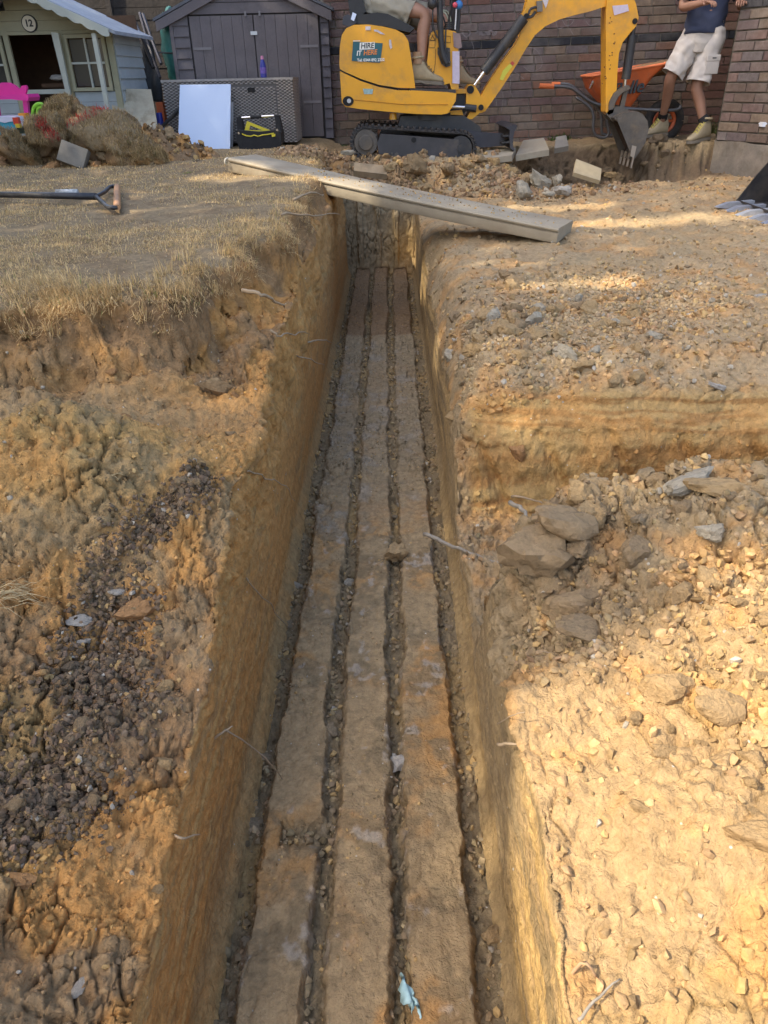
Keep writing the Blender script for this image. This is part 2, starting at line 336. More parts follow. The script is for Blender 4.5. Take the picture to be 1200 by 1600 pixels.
wc = mixc(wc, C_ORANGE, .8*ss(Y, 1.0, 2.0)*ss(nz2, -.4, .2)); wc = mixc(wc, (C_YELLOW+C_BROWN)*.5, (1-ss(Zc, .05, .09))*(.5+.5*ss(nz2, -.3, .3)))
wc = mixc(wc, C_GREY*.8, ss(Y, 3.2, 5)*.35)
col = mixc(col, wc, iswall)
face = ss(-d, -.02, .03)*ss(Zc, .80, .90)*topw; col = mixc(col, C_BROWN*.75, face*.8)
col = mixc(col, C_LAWN, lawn); col = mixc(col, C_BROWN*.8, lawn*ss(nz2, .1, .5)*.5)
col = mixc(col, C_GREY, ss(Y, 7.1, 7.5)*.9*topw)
upw = iswall*ss(Zc, .30, .52)*ss(Y, .8, 1.5)   # rough root zone above the bucket's clean cut
rough = .0022+.006*topw*(1-lawn)+.0045*upw+.003*dz; clod = (.014*ss(nz1+.4, 0, .5)+.010)*topw*(1-lawn)+.014*upw+.012*dz; lump = .030*topw*(1-lawn)+.008*lawn+.032*upw
sh_t = ss(np.hypot(X, Y), 3., 7.); rough = rough*(1+sh_t)
groove = iswall*(1-upw)*.0035*fbm(P, (1, .8, 55), 2)
P1 = P.copy(); P1[:, 0] += groove
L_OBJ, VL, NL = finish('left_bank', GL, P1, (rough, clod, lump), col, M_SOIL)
GLs = GL.shape; lawnL, dzL, wallL, dL = lawn, dz, iswall, d

# right bank
Yr = rowlist(.95, .0029, -1.2, 9.4, [(2.20, 2.46, .0035), (1.58, 1.8, .008), (7.75, 8.05, .008)])
u = np.concatenate([np.linspace(0, .10, 45)[:-1], np.linspace(.10, .85, 195)[:-1], np.linspace(.85, 1, 35)])
w = .14+.54*np.clip(Yr, .2, 9); xw = XR+.008+.020*pn(np.stack([Yr*2.2, Yr*0+5, Yr*0], 1))+.012*pn(np.stack([Yr*8, Yr*0+5, Yr*0], 1))+.006*pn(np.stack([Yr*25, Yr*0+5, Yr*0], 1))+.015*ss(Yr, 1.2, 1.5)*(1-ss(Yr, 1.8, 2.2))
Xt = xw[:, None]+w[:, None]*np.clip(u/.85, 0, 1)[None, :]+(8-xw[:, None]-w[:, None])*np.clip((u-.85)/.15, 0, 1)[None, :]**1.6
Yt = np.repeat(Yr[:, None], Xt.shape[1], 1); Zt = h_top(Xt.ravel(), Yt.ravel()).reshape(Xt.shape)
nw = 60; t = np.linspace(0, 1, nw)[1:]; zt = Zt[:, 0]
Zw = zt[:, None]*(1-t[None, :]); Xw = xw[:, None]+(XR-.010-xw)[:, None]*(t**.55)[None, :]-.03*(1-ss(Zw, -.03, .06)); Yw = np.repeat(Yr[:, None], nw-1, 1)
Xg = np.concatenate([Xw[:, ::-1], Xt], 1); Yg = np.concatenate([Yw, Yt], 1); Zg = np.concatenate([Zw[:, ::-1], Zt], 1)
iswall = np.concatenate([np.ones_like(Xw), np.zeros_like(Xt)], 1).ravel(); topw = 1-iswall
GR = np.stack([Xg, Yg, Zg], -1); P = GR.reshape(-1, 3); X, Y, Zc = P.T; s = X-XR
k = Y-face_y(X)
nz1 = fbm(P, 2.2, 4); nz2 = fbm(P, 7, 4, off=4); nz3 = fbm(P, 22, 3, off=8)
col = np.tile(np.array((.38, .275, .155)), (len(P), 1))
col = mixc(col, C_PALE, (1-ss(Y+.0*X, 1.1, 1.45))*.95)
col = mixc(col, C_YELLOW*.75, ss(nz1+.5*nz2, .0, .5)*.6*topw*(1-ss(Y, 1.1, 1.45))); mound = ss(Y+wob(X, Y, 4, .15), 1.12, 1.25)*(1-ss(Y, 1.7, 1.85)); col = mixc(col, C_GREY*1.1, mound*.75*topw)
col = mixc(col, C_BROWN*.8, np.clip(bump(X, Y, .40, 1.42, .14, .16)*1.2, 0, 1)*.8*topw); greyslope = np.exp(-np.clip(s, 0, 9)/.16)*ss(Y, 1.0, 1.3)*(1-ss(Y, 5.6, 6.2)); col = mixc(col, C_GREY, greyslope*.9*topw*(1-.7*ss(Y, 1.75, 1.85)*(1-ss(Y, 2.35, 2.5))))  # brown mound front, its shading toward the trench deepened in the colour
fc = ss(k, -.05, -.01)*(1-ss(k, .13, .22))*topw*ss(s, .02, .08); rib = fbm(P, (1.5, 4, 38), 3, .6, 7)
col = mixc(col, mixc(np.tile(C_YELLOW*.95, (len(P), 1)), C_ORANGE*.75, ss(rib, -.1, .35)), fc*.9)
col = mixc(col, C_BROWN*1.2, ss(nz1+.6*nz2, .1, .6)*.45*topw*ss(Y, 2.4, 2.8))
col = mixc(col, C_ORANGE*1.15, ss(nz2-.3*nz1, .05, .5)*.45*topw)
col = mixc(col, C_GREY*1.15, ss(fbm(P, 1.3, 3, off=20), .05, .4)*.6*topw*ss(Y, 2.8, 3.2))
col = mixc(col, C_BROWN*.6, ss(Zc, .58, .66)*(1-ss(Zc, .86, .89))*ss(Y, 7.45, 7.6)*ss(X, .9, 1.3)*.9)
col = mixc(col, C_DARK*1.1, ss(X, 1.3, 1.6)*ss(Y+.3*nz2, 7.3, 7.5)*(1-ss(Zc, .84, .87))*.8); col = mixc(col, C_GREY*.9, ss(Zc, .84, .87)*ss(X, .9, 1.2)*ss(Y, 7.5, 7.7)*.8)  # pit's dark earth, darkened further to carry the hollow's shade
st = fbm(P, (30, 1.5, 30), 4, .7, 2.); st2 = fbm(P, (60, 2.4, 60), 3, .7, 5.)
wc = mixc(mixc(np.tile(C_YELLOW*.95, (len(P), 1)), C_GREY*.62, ss(st, -.05, .25)*.8), C_PALE*.9, ss(st2, .05, .45)*.7)
wc = mixc(wc, C_GREY*1.05, .75*ss(Y, .75, 1.0)*(1-ss(Y, 2.4, 3.0))*ss(Zc, .05, .09))
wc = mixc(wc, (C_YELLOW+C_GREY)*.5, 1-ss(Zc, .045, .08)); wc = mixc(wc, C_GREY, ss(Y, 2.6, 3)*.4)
col = mixc(col, wc, iswall)
upw = iswall*ss(Zc, .25, .35)*0
side = ss(Y, 1.7, 1.78)*(1-ss(Y, 2.28, 2.31))*topw
smoothn = (1-ss(Y+.25*nz1, .95, 1.15))*topw*(1-ss(s, .28, .42)*ss(Y, .62, .75))
rough = .0020+.005*topw*(1-.5*smoothn)+.003*side; clod = (.026+.022*mound+.012*ss(nz1, -.1, .4))*topw*(1-.6*smoothn)*(1-.75*fc)*(1-.45*ss(Y, 2.5, 2.9))
clod = clod+.07*topw*ss(X, 1., 1.3)*ss(Y, 7.5, 7.6)*(1-ss(Y, 8., 8.05))+.02*topw*(X < 1.3)*ss(Y, 6.6, 6.8)*(1-ss(Y, 7.5, 7.6))
gs = np.exp(-np.clip(s, 0, 9)/.1)*ss(Y, 1.1, 1.3)*topw; clod = clod*(1-.6*gs*ss(Y, 2.6, 3))
lump = (.022+.02*mound)*topw*(1-.5*fc)+.0*iswall
P1 = P.copy(); P1[:, 0] += iswall*.0035*fbm(P, (1, .8, 55), 2); P1[:, 1] += fc*.016*fbm(P, (1.2, .1, 17), 2, off=3)+fc*.03*(ss(np.abs(((X*4.2+Zc*2) % 1)-.5), .36, .5))*(1-ss(k, .05, .08))
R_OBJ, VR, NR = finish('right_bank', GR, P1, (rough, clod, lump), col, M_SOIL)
GRs = GR.shape; wallR, moundR, fcR, smoothR = iswall, mound, fc, smoothn

# trench floor with the ridges left between the bucket's teeth, the end wall and the ground behind it
Ym = rowlist(1.45, .0030, -1.2, 6.62, [(4.4, 4.8, .02)])
ny = len(Ym); ye = np.concatenate([np.linspace(6.625, 6.66, 60), rowlist(.7, .006, 6.67, 9.4)])
u = np.linspace(0, 1, 230); Yall = np.concatenate([Ym, ye])
xa = np.full(len(Yall), -.41); xb = np.full(len(Yall), .235)
Xg = xa[:, None]+(xb-xa)[:, None]*u[None, :]; Yg = np.repeat(Yall[:, None], len(u), 1)
Xf, Yf = Xg.ravel(), Yg.ravel(); zz = np.zeros_like(Xf)
def ridge(X, Y, c, hw, off):
    one = np.stack([Y*1.7, Y*0+off, Y*0], 1); two = np.stack([Y*9, Y*0+off, Y*0], 1)
    c2 = c+.014*pn(one)+.004*pn(two)*1.0; h2 = hw+.010*pn(one+31.7)+.010*pn(two+13.1)
    return 1-ss(np.abs(X-c2)+.004*pn(np.stack([X*60, Y*60, zz+off], 1)), h2-.007, h2+.008)
r1 = ridge(Xf, Yf, -.240, .062, 1.3); r2 = ridge(Xf, Yf, -.081, .059, 7.7); r3 = ridge(Xf, Yf, .079, .061, 15.1)
cut = bump(zz, Yf, 0, 1.06, 1, .035)*.9; r1 = r1*(1-cut*(Xf > -.27))
rr = np.maximum(np.maximum(r1, r2), r3)
ero = ss(Yf+wob(Xf, Yf, 3, .4), 2.3, 2.8)*(1-ss(Yf, 4.55, 4.62)); hgt = .042*(1-.45*ero)*(1+.25*ss(Yf, 4.6, 4.7))
zr = rr*(hgt+wob(Xf, Yf, 5, .010))+.012*ero+.025*bump(zz, Yf, 0, 4.62, 1, .07)
zr = zr+.02*np.exp(-((Xf+.405)/.02)**2)
zend = h_top(Xf, Yf); fr = np.concatenate([np.zeros(ny), np.linspace(0, 1, 60)**1., np.ones(len(ye)-60)])
FR = np.repeat(fr[:, None], len(u), 1).ravel(); Zf = zr*(1-FR)+FR*(zend-.004)
ew = ss(FR, .02, .08)*(1-ss(FR, .96, 1.)); teeth = .035*(1-ss(np.abs(((Xf+.41)/.155) % 1-.5), .32, .42))
Yf2 = Yf+ew*(teeth-.0)*1.0
GM = np.stack([Xg, Yf2.reshape(Xg.shape), Zf.reshape(Xg.shape)], -1); P = GM.reshape(-1, 3); X, Y, Zc = P.T
nz1 = fbm(P, 2.6, 4, off=2); nz2 = fbm(P, 8, 4, off=4); nz3 = fbm(P, 30, 3, off=8)
far = ss(Y+.5*nz1, 2.3, 2.9)
col = mixc(np.tile(C_GREY*.75, (len(P), 1)), C_YELLOW*.8, ss(nz1, 0, .5)*.6); rcol = mixc(np.tile(np.array((.33, .235, .125)), (len(P), 1)), C_ORANGE*1.0, ss(nz1+.5*nz2, -.05, .45)*.8)
rcol = mixc(rcol, C_GREY*.75, ss(nz2+.4*nz3, .0, .45)*.8); rcol = mixc(rcol, C_WHITE*.8, ss(nz2-.9*nz3+.6*rr*(1-rr)*4, .62, 1.0)*.5)
rcol = mixc(rcol, np.array((.27, .215, .135)), far*.8); rcol = mixc(rcol, C_WHITE*.6, far*ss(nz2, .15, .5)*.35); rcol = mixc(rcol, C_BROWN*.85, ss(Y, 4.6, 4.75)*.8)
col = mixc(col, rcol, rr*(FR < .02)); col = mixc(col, np.array((.30, .235, .145)), ss(FR, .01, .1)); col = mixc(col, C_YELLOW, ss(FR, .01, .1)*bump(X, Zc, .12, .22, .15, .2)*.8)  # yellow patch paints the sun triangle on the end wall
col = mixc(col, C_BROWN, (FR > .99)*.7)
isR = rr*(FR < .02); rough = .0022+.004*(1-isR)+.003*far; clod = .005*isR+.012*(1-isR)+.018*ero+.006*ew; lump = .006+.01*(FR > .5)+.035*(FR > .99)
clod = clod+.02*(FR > .99)
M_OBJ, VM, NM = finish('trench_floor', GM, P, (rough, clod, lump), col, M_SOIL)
rrM, FRM = rr, FR

# ground beyond the dug plot, out to the horizon
bm = NB(); xs = [-250, -8.95, 7.95, 250]; ys = [-250, -1.18, 9.35, 250]
for i in range(3):
    for j in range(3):
        if i == 1 and j == 1: continue
        vv = [bm.verts.new((x, y, .9)) for x, y in ((xs[i], ys[j]), (xs[i+1], ys[j]), (xs[i+1], ys[j+1]), (xs[i], ys[j+1]))]; bm.faces.new(vv)
bmesh.ops.remove_doubles(bm, verts=bm.verts, dist=.001)
o = obj('far_ground', bm, mat('dry_grass_ground', (.2, .16, .09), .95, noise=.4, nsc=3, bumpv=.01), smooth=False); tag(o, kind='structure')
_ally = {}
def ground(x, y):
    """height of the built surface nearest to x, y"""
    V, w = (VL, wallL) if x < XL else ((VR, wallR) if x > XR else (VM, FRM*0))
    key = 'l' if x < XL else ('r' if x > XR else 'm')
    if key not in _ally: _ally[key] = V[w < .5]
    Q = _ally[key]; i = np.argmin((Q[:, 0]-x)**2+(Q[:, 1]-y)**2); return float(Q[i, 2])

# ------------------------------------------------------------------ trees that shade the plot (they stand to the left, outside the picture)
LIT = [(1.9, 5.3, .75, .16), (1.3, 6.0, .55, .18), (1.0, 3.62, .5, .09), (.62, 4.15, .25, .06), (2.9, 4.6, .5, .08), (-.75, 5.45, .33, .30), (-.15, 5.25, .30, .25), (-.18, 6.47, .24, .2), (2.95, 7.3, .07, .25), (-.02, 5.1, .1, .55), (-.03, 3.4, .05, .3), (-2.3, 4.1, .4, .1)]
def lit_spot(gx, gy):
    n = wob(gx, gy, 1.8, .12, 3)+wob(gx, gy, 5, .05, 6)
    yb = np.interp(gx, [-.45, -.15, .2, .76, 1.5, 4, 7], [-2, .75, 1.02, 1.28, 1.5, 1.9, 2.2])+n
    r = (gy < yb)
    for cx, cy, a, b in LIT: r |= ((gx-cx)/a)**2+((gy-cy)/b)**2+n*3 < 1
    return r
def make_trees():
    rg = np.random.default_rng(3); n = 60000; gx = rg.uniform(-6.5, 5.5, n); gy = rg.uniform(-1.5, 10, n)
    xx = -7.0+rg.normal(0, .8, n)+.5*np.sin(gy*2+gx); h = (gx-xx)*1.03/.88; k = (h > .8) & (xx < -5.6)
    q = ~lit_spot(gx, gy); k &= q; gx, gy, h, xx = gx[k], gy[k], h[k], xx[k]  # drop leaves that would shade a lit spot, shaping the sun patches
    C = np.stack([xx, gy-.36/1.03*h, .6+h], 1); n = len(C)
    a = rg.normal(size=(n, 3)); a /= np.linalg.norm(a, axis=1, keepdims=True); b = np.cross(a, rg.normal(size=(n, 3))); b /= np.linalg.norm(b, axis=1, keepdims=True)
    s = rg.uniform(.07, .12, n)[:, None]; base = np.array([-3.2, 1.2, 5.6]); who = np.abs(C[:, 1:2]+1.0-base[None, :]).argmin(1)
    M = attr_mat('leaf', .7, 0, 0, .2, 20, .4, translucent=.12); bark = mat('bark', (.12, .09, .065), .95, noise=.4, nsc=9, bumpv=.02, bsc=14)
    words = ['tall leafy tree left of the plot, beside the photographer', 'tall leafy tree left of the dry lawn', 'tall leafy tree left of the playhouse']
    for i in range(3):
        bx, by = -7.0, base[i]-1; t = thing('tree', (bx, by, .88), words[i], 'tree')
        bm = NB(); top = 11.5
        add_tube(bm, [(bx+.15*math.sin(z*.7+i), by+.12*math.cos(z*.5), .88+z) for z in np.linspace(0, top, 14)], [max(.05, .24*(1-z/(top+1)))for z in np.linspace(0, top, 14)], 10)
        for q in range(16):
            z = 1.6+q*.6; an = q*2.4+i; L = 1.9-.06*q
            add_tube(bm, [(bx, by, .88+z), (bx+math.cos(an)*L*.35, by+math.sin(an)*L*.5, 1.1+z+.35), (bx+math.cos(an)*L*.7, by+math.sin(an)*L, 1.3+z+.8)], [.07, .045, .015], 6)
        obj('trunk', bm, bark, t)
        m = who == i; c = C[m]; u_, v_ = a[m]*s[m], b[m]*s[m]*.6; k_ = len(c)
        V = np.stack([c-u_, c-v_, c+u_, c+v_], 1).reshape(-1, 3); F = np.arange(k_*4).reshape(-1, 4)
        cc = np.repeat(np.array([(.055, .085, .025)])*rg.uniform(.7, 1.4, (k_, 1)), 4, 0)
        mesh_obj('crown', raw_mesh('crown', V, F, cc, False), M, t)
make_trees()

# ------------------------------------------------------------------ loose soil, stones and clods
def ico(sub):
    bm = NB(); bmesh.ops.create_icosphere(bm, subdivisions=sub, radius=1); V = np.array([v.co[:] for v in bm.verts]); F = np.array([[v.index for v in f.verts] for f in bm.faces]); bm.free(); return V, F
ICO = {k: ico(k) for k in (1, 2, 3)}
def rock_shape(seed, sub, planes=11, rough=.05, flat=.75):
    rg = np.random.default_rng(seed); V, F = ICO[sub]; N = rg.normal(size=(planes, 3)); N /= np.linalg.norm(N, axis=1, keepdims=True); D = rg.uniform(.55, 1., planes)
    dot = V @ N.T; r = np.where(dot > .05, D/np.maximum(dot, .05), 9).min(1); r = np.minimum(r, 1.25)
    r = r*(1+rough*fbm(V, 1.9, 4, .55, off=seed)+(.05*fbm(V, 7, 3, .6, off=seed+2) if sub == 3 else 0)); return V*r[:, None]*np.array([1, rg.uniform(.65, .95), rg.uniform(flat-.2, flat)]), F
SHAPES = {(sub, k): rock_shape(100*sub+k, sub, 11+k % 5 if sub < 3 else 10+k % 4, .20 if sub < 3 else .26, .85) for sub in (1, 2, 3) for k in range(10)}
def rot_batch(n, rg, tilt=1.):
    q = rg.normal(size=(n, 4))*np.array([1, tilt, tilt, 1]); q /= np.linalg.norm(q, axis=1, keepdims=True); w, x, y, z = q.T
    return np.stack([1-2*(y*y+z*z), 2*(x*y-z*w), 2*(x*z+y*w), 2*(x*y+z*w), 1-2*(x*x+z*z), 2*(y*z-x*w), 2*(x*z-y*w), 2*(y*z+x*w), 1-2*(x*x+y*y)], 1).reshape(n, 3, 3)
def pick(V, G, w, n, rg):
    """n vertices drawn with density w per square metre of the grid"""
    sh = G[:2]; A = V.reshape(*sh, 3); ar = np.linalg.norm(np.cross(np.gradient(A, axis=1), np.gradient(A, axis=0)), axis=-1).ravel()
    p = w*ar; p = np.where(np.isfinite(p), p, 0); p /= p.sum(); return rg.choice(len(V), n, p=p)
def between(V, G, i, rg):
    """a random spot in the grid cell beside each picked vertex"""
    r, c = i//G[1], i % G[1]; r2, c2 = np.minimum(r+1, G[0]-1), np.minimum(c+1, G[1]-1); a, b = rg.random((len(i), 1)), rg.random((len(i), 1))
    return V[i]*(1-a)*(1-b)+V[r*G[1]+c2]*a*(1-b)+V[r2*G[1]+c]*(1-a)*b+V[r2*G[1]+c2]*a*b
def crumbs(name, C, size, cols, sub, material, seed=0, sink=.25, tilt=1.):
    rg = np.random.default_rng(seed); n = len(C); sh = rg.integers(0, 10, n); Rm = rot_batch(n, rg, tilt); Vs, Fs, Cs = [], [], []; o = 0
    for k in range(10):
        m = np.nonzero(sh == k)[0]
        if not len(m): continue
        V, F = SHAPES[(sub, k)]; v = np.einsum('nij,vj->nvi', Rm[m], V)*size[m][:, None, None]+(C[m]+np.array([0, 0, 1.])*size[m][:, None]*(.5-sink))[:, None, :]
        Vs.append(v.reshape(-1, 3)); Fs.append((F[None]+(np.arange(len(m))*len(V))[:, None, None]+o).reshape(-1, 3)); o += len(m)*len(V)
        Cs.append(np.repeat(cols[m], len(V), 0))
    me = raw_mesh(name, np.concatenate(Vs), np.concatenate(Fs), np.concatenate(Cs), True)
    try: me.set_sharp_from_angle(angle=R(38))
    except Exception: pass
    return mesh_obj(name, me, material)
M_CRUMB = attr_mat('crumb', bumpv=.002, bsc=160, noise=.25, nsc=90)
def soilcol(base, n, rg, var=.22, white=.05, orange=.15):
    c = np.tile(np.asarray(base, float), (n, 1)) if np.ndim(base) == 1 else np.array(base, float)
    c = c*rg.normal(1, var, (n, 1)).clip(.55, 1.6)*rg.normal(1, .02, (n, 3)); t = rg.random(n)
    t = np.where(t < white*.5, t, np.maximum(t, white)); c[t < white] = np.array((.42, .37, .29))*rg.uniform(.75, 1.1, ((t < white).sum(), 1)); m = (t > 1-orange); c[m] = c[m]*.4+C_YELLOW*.7; return c
def sizes(n, rg, a, b, p=2.2): return a+(b-a)*rg.random(n)**p
def colsof(me, idx):
    c = np.empty(len(me.vertices)*4, np.float32); me.color_attributes['Col'].data.foreach_get('color', c); return c.reshape(-1, 4)[idx, :3]
rg = np.random.default_rng(21)
XLv, YLv, ZLv = VL.T; XRv, YRv, ZRv = VR.T; XMv, YMv, ZMv = VM.T; sR = XRv-XR
topL = (wallL < .5)*(lawnL < .3); up = lambda N: np.abs(N[:, 2])
zoneL = topL*(XLv > -3)*(YLv > .3)*(YLv < 3.5)*(up(NL) > .35)
def stuff(o, label): tag(o, label, kind='stuff'); return o
def group_scatter(name, label, V, G, w, n, a, b, sub, obj_, seed, p=2.2, base=None, white=.05, orange=.12, var=.22, sink=.25):
    g = np.random.default_rng(seed); i = pick(V, G, w, n, g); c = colsof(obj_.data, i) if base is None else np.tile(np.asarray(base), (n, 1))
    return stuff(crumbs(name, between(V, G, i, g), sizes(n, g, a, b, p), soilcol(c, n, g, var, white, orange), sub, M_CRUMB, seed, sink), label)
group_scatter('soil_crumbs', 'small crumbs and pebbles of soil on the left bank', VL, GLs, zoneL*(.25+np.clip(fbm(VL, 3, 3)+.2, 0, 1)), 10000, .0015, .009, 1, L_OBJ, 31, 3)
group_scatter('dark_soil_crumbs', 'loose dark topsoil crumbs lying on the left bank', VL, GLs, np.clip(dzL-.03, 0, 1)*(YLv > .3), 9000, .0022, .0105, 1, L_OBJ, 32, 2.2, C_DARK*1.15, .02, .06)
topR = (wallR < .5)
group_scatter('rubble_crumbs', 'pebbles and crumbs scattered on the level ground right of the trench', VR, GRs, topR*(YRv > 2.45)*(YRv < 4.3)*np.exp(-((YRv-3.0-.15*sR)/.55)**2)*np.exp(-((sR-.45-.3*(YRv-2.5))/.55)**2)*(up(NR) > .4), 6500, .003, .017, 1, R_OBJ, 33, 2.2, None, .09)
group_scatter('rubble_crumbs', 'fine pebbles over the level ground further back', VR, GRs, topR*(YRv > 2.45)*(YRv < 7.7)*(XRv < 4)*(.3+np.clip(fbm(VR, 2, 3)+.1, 0, 1)), 7000, .003, .020, 1, R_OBJ, 34, 3.2, None, .08)
group_scatter('rubble_crumbs', 'crumbled clods covering the spoil mound beside the side trench', VR, GRs, topR*moundR*(sR > .06)*(XRv < 2.2), 7500, .0025, .014, 1, R_OBJ, 35, 2., None, .07)
group_scatter('rubble_crumbs', 'broken pale clods on the sunlit bank at the lower right', VR, GRs, topR*(YRv > .35)*(YRv < 1.3)*(XRv < 1.7)*(1-.8*smoothR)*(sR > .03), 6500, .0025, .015, 1, R_OBJ, 36, 2.)
group_scatter('channel_gravel', 'grey gravel and crumbs lying in the channels of the trench floor', VM, GM.shape, (rrM < .35)*(FRM < .01)*(YMv > .4)*(.15+np.clip(fbm(VM, 7, 2)+.15, 0, 1)), 9000, .0025, .014, 1, M_OBJ, 37, 2.2, C_GREY*.9, .04)
group_scatter('channel_gravel', 'fine crumbs on the ridges of the trench floor', VM, GM.shape, (rrM > .5)*(FRM < .01)*(YMv > .4)*np.clip(fbm(VM, 5, 3)-.02+.4*ss(YMv, 2.4, 2.9), 0, 1), 7000, .0012, .006, 1, M_OBJ, 38, 2.5)
group_scatter('side_trench_crumbs', 'crumbs on the floor of the side trench', VR, GRs, topR*(YRv > 1.7)*(YRv < 2.32)*(XRv < 1.6)*(sR > .0), 1500, .003, .014, 1, R_OBJ, 39, 2.5)
wB = (FRM > .99)*(YMv > 6.68)*(YMv < 7.8); wB2 = topR*(YRv > 6.5)*(YRv < 7.9)*(XRv < 3.4)*(up(NR) > .3)
group_scatter('rubble_crumbs', 'broken earth and rubble beneath the excavator', VR, GRs, wB2*np.exp(-((XRv-.9)/.9)**2), 1800, .01, .04, 1, R_OBJ, 40, 2.5, C_BROWN*1.25, .1)
group_scatter('rubble_crumbs', 'broken earth and rubble behind the end of the trench', VM, GM.shape, wB, 700, .01, .045, 1, M_OBJ, 41, 2.2, C_BROWN*1.25, .08)
group_scatter('rubble_crumbs', 'broken earth and rubble left of the trench end', VL, GLs, (wallL < .5)*(XLv > -1.0)*(YLv > 6.7)*(YLv < 7.7), 500, .01, .04, 1, L_OBJ, 42, 2.2, C_BROWN*1.25, .08)

# single clods and stones that can be told apart
def ind_mesh(k, sub=3): 
    V, F = SHAPES[(sub, k)]; me = raw_mesh('clod_mesh', V, F, None, True)
    try: me.set_sharp_from_angle(angle=R(32))
    except Exception: pass
    return me
def clod_mat(name, c): return mat(name, c, .95, noise=.45, nsc=4, bumpv=.006, bsc=8, spec=.15, dirt=tuple(np.array(c)*.72), dirt_amt=.8, dsc=2.)
CM = {'brown': clod_mat('clod_brown', (.29, .205, .115)), 'pale': clod_mat('clod_pale', (.37, .25, .125)), 'ochre': clod_mat('clod_ochre', (.38, .26, .13)), 'grey': clod_mat('clod_grey', (.28, .215, .135)), 'dark': clod_mat('clod_dark', (.17, .125, .08)), 'concrete': clod_mat('concrete_lump', (.38, .33, .245)), 'white': clod_mat('white_stone', (.45, .40, .33)), 'orange': clod_mat('clod_orange', (.34, .19, .085))}
MESHES = {(k, m): ind_mesh(k).copy() for k in range(10) for m in CM}
for (k, m), me in MESHES.items(): me.materials.append(CM[m])
def put(name, cat, label, x, y, s, m, k=None, group=None, z=None, rot=None, sq=(1, 1, 1), sink=.3):
    k = random.randrange(10) if k is None else k; o = bpy.data.objects.new(name, MESHES[(k, m)]); COL.objects.link(o)
    o.location = (x, y, (ground(x, y) if z is None else z)+s*(.55-sink)*sq[2]); o.scale = (s*sq[0], s*sq[1], s*sq[2])
    o.rotation_euler = rot or (random.uniform(-.35, .35), random.uniform(-.35, .35), random.uniform(0, 6.28)); return tag(o, label, cat, group)
HUE = {'brown': 'brown', 'pale': 'pale sandy', 'ochre': 'ochre', 'grey': 'grey brown', 'dark': 'dark brown', 'concrete': 'pale grey', 'white': 'whitish', 'orange': 'orange'}
def many(name, cat, noun, where, group, V, G, w, n, a, b, ms, seed, p=1.6):
    """countable clods; the label tells size, colour and spot apart"""
    g = np.random.default_rng(seed); i = pick(V, G, w, n, g); PV = between(V, G, i, g); sz = sizes(n, g, a, b, p); q1, q2 = np.quantile(sz, .4), np.quantile(sz, .8)
    for j, s in zip(range(n), sz):
        m = ms[int(g.integers(len(ms)))]; x, y = float(PV[j, 0]), float(PV[j, 1])
        k = int(g.integers(10)); put(name, cat, '%s %s %s %s %s' % ('small' if s < q1 else ('middling' if s < q2 else 'large'), ('blocky', 'rounded', 'lumpy', 'angular', 'squat')[k % 5], HUE[m], noun, where(x, y)), x, y, float(s), m, k, group=group, z=float(PV[j, 2]))
many('soil_clod', 'clod', 'clod', lambda x, y: ('near the crest of the mound' if y > 1.48 else 'half way down the mound' if y > 1.3 else 'low on the mound')+(', toward the trench' if x < .6 else ', to the right' if x > .85 else ''), 'clods on the mound', VR, GRs, topR*moundR*(sR > .14)*(XRv < 1.3)*(YRv > 1.15)*(YRv < 1.62), 75, .010, .042, ['brown', 'grey', 'ochre', 'ochre', 'brown'], 51)
many('soil_clod', 'clod', 'clod', lambda x, y: 'on the sunlit bank, '+('just below the mound' if y > .95 else 'beside the right edge' if x > .6 else 'toward the smooth front'), 'clods on the sunlit bank', VR, GRs, topR*(YRv > .55)*(YRv < 1.15)*(XRv < 1.0)*(sR > .16+.3*(1.0-YRv)), 45, .008, .026, ['pale'], 52)
many('soil_clod', 'clod', 'clod', lambda x, y: 'on the level ground '+('above the side trench' if y < 2.8 else 'nearer the plank' if y > 3.2 else 'amid the scatter')+(', at the rim' if x < .5 else ', to the right' if x > 1.0 else ''), 'clods on the level ground', VR, GRs, topR*(YRv > 2.45)*(YRv < 3.9)*np.exp(-((YRv-2.95-.1*sR)/.4)**2)*np.exp(-((sR-.45)/.4)**2), 70, .018, .05, ['ochre', 'ochre', 'brown', 'ochre', 'concrete'], 53)
many('soil_clod', 'clod', 'topsoil lump', lambda x, y: 'on the left bank '+('by the yellow hump' if y > 1.35 else 'at the lower left' if y < .85 else 'in the dark crumbs')+(', far left' if x < -.65 else ''), 'topsoil lumps on the left bank', VL, GLs, np.clip(dzL-.4, 0, 1)*(YLv > .4), 40, .011, .024, ['dark', 'brown', 'brown', 'orange'], 54)
many('soil_clod', 'clod', 'clod', lambda x, y: 'on the left bank '+('below the lawn edge' if y > 1.7 else 'at the lower left' if y < .9 else 'beside the cut wall' if x > -.55 else 'among bare clay'), 'orange clods on the left bank', VL, GLs, zoneL*(YLv < 2.2)*(XLv > -1.3), 25, .010, .024, ['orange', 'ochre'], 55)
many('pebble', 'stone', 'stone', lambda x, y: 'in the '+('left wall' if x < -.3 else 'left inner' if x < -.16 else 'right inner' if x < .08 else 'right wall')+' trench floor channel, '+('near the front' if y < 1.4 else 'half way along' if y < 2.6 else 'far along'), 'stones in the channels', VM, GM.shape, (rrM < .2)*(FRM < .01)*(YMv > .6)*(YMv < 4), 38, .010, .020, ['grey', 'brown', 'grey'], 56)

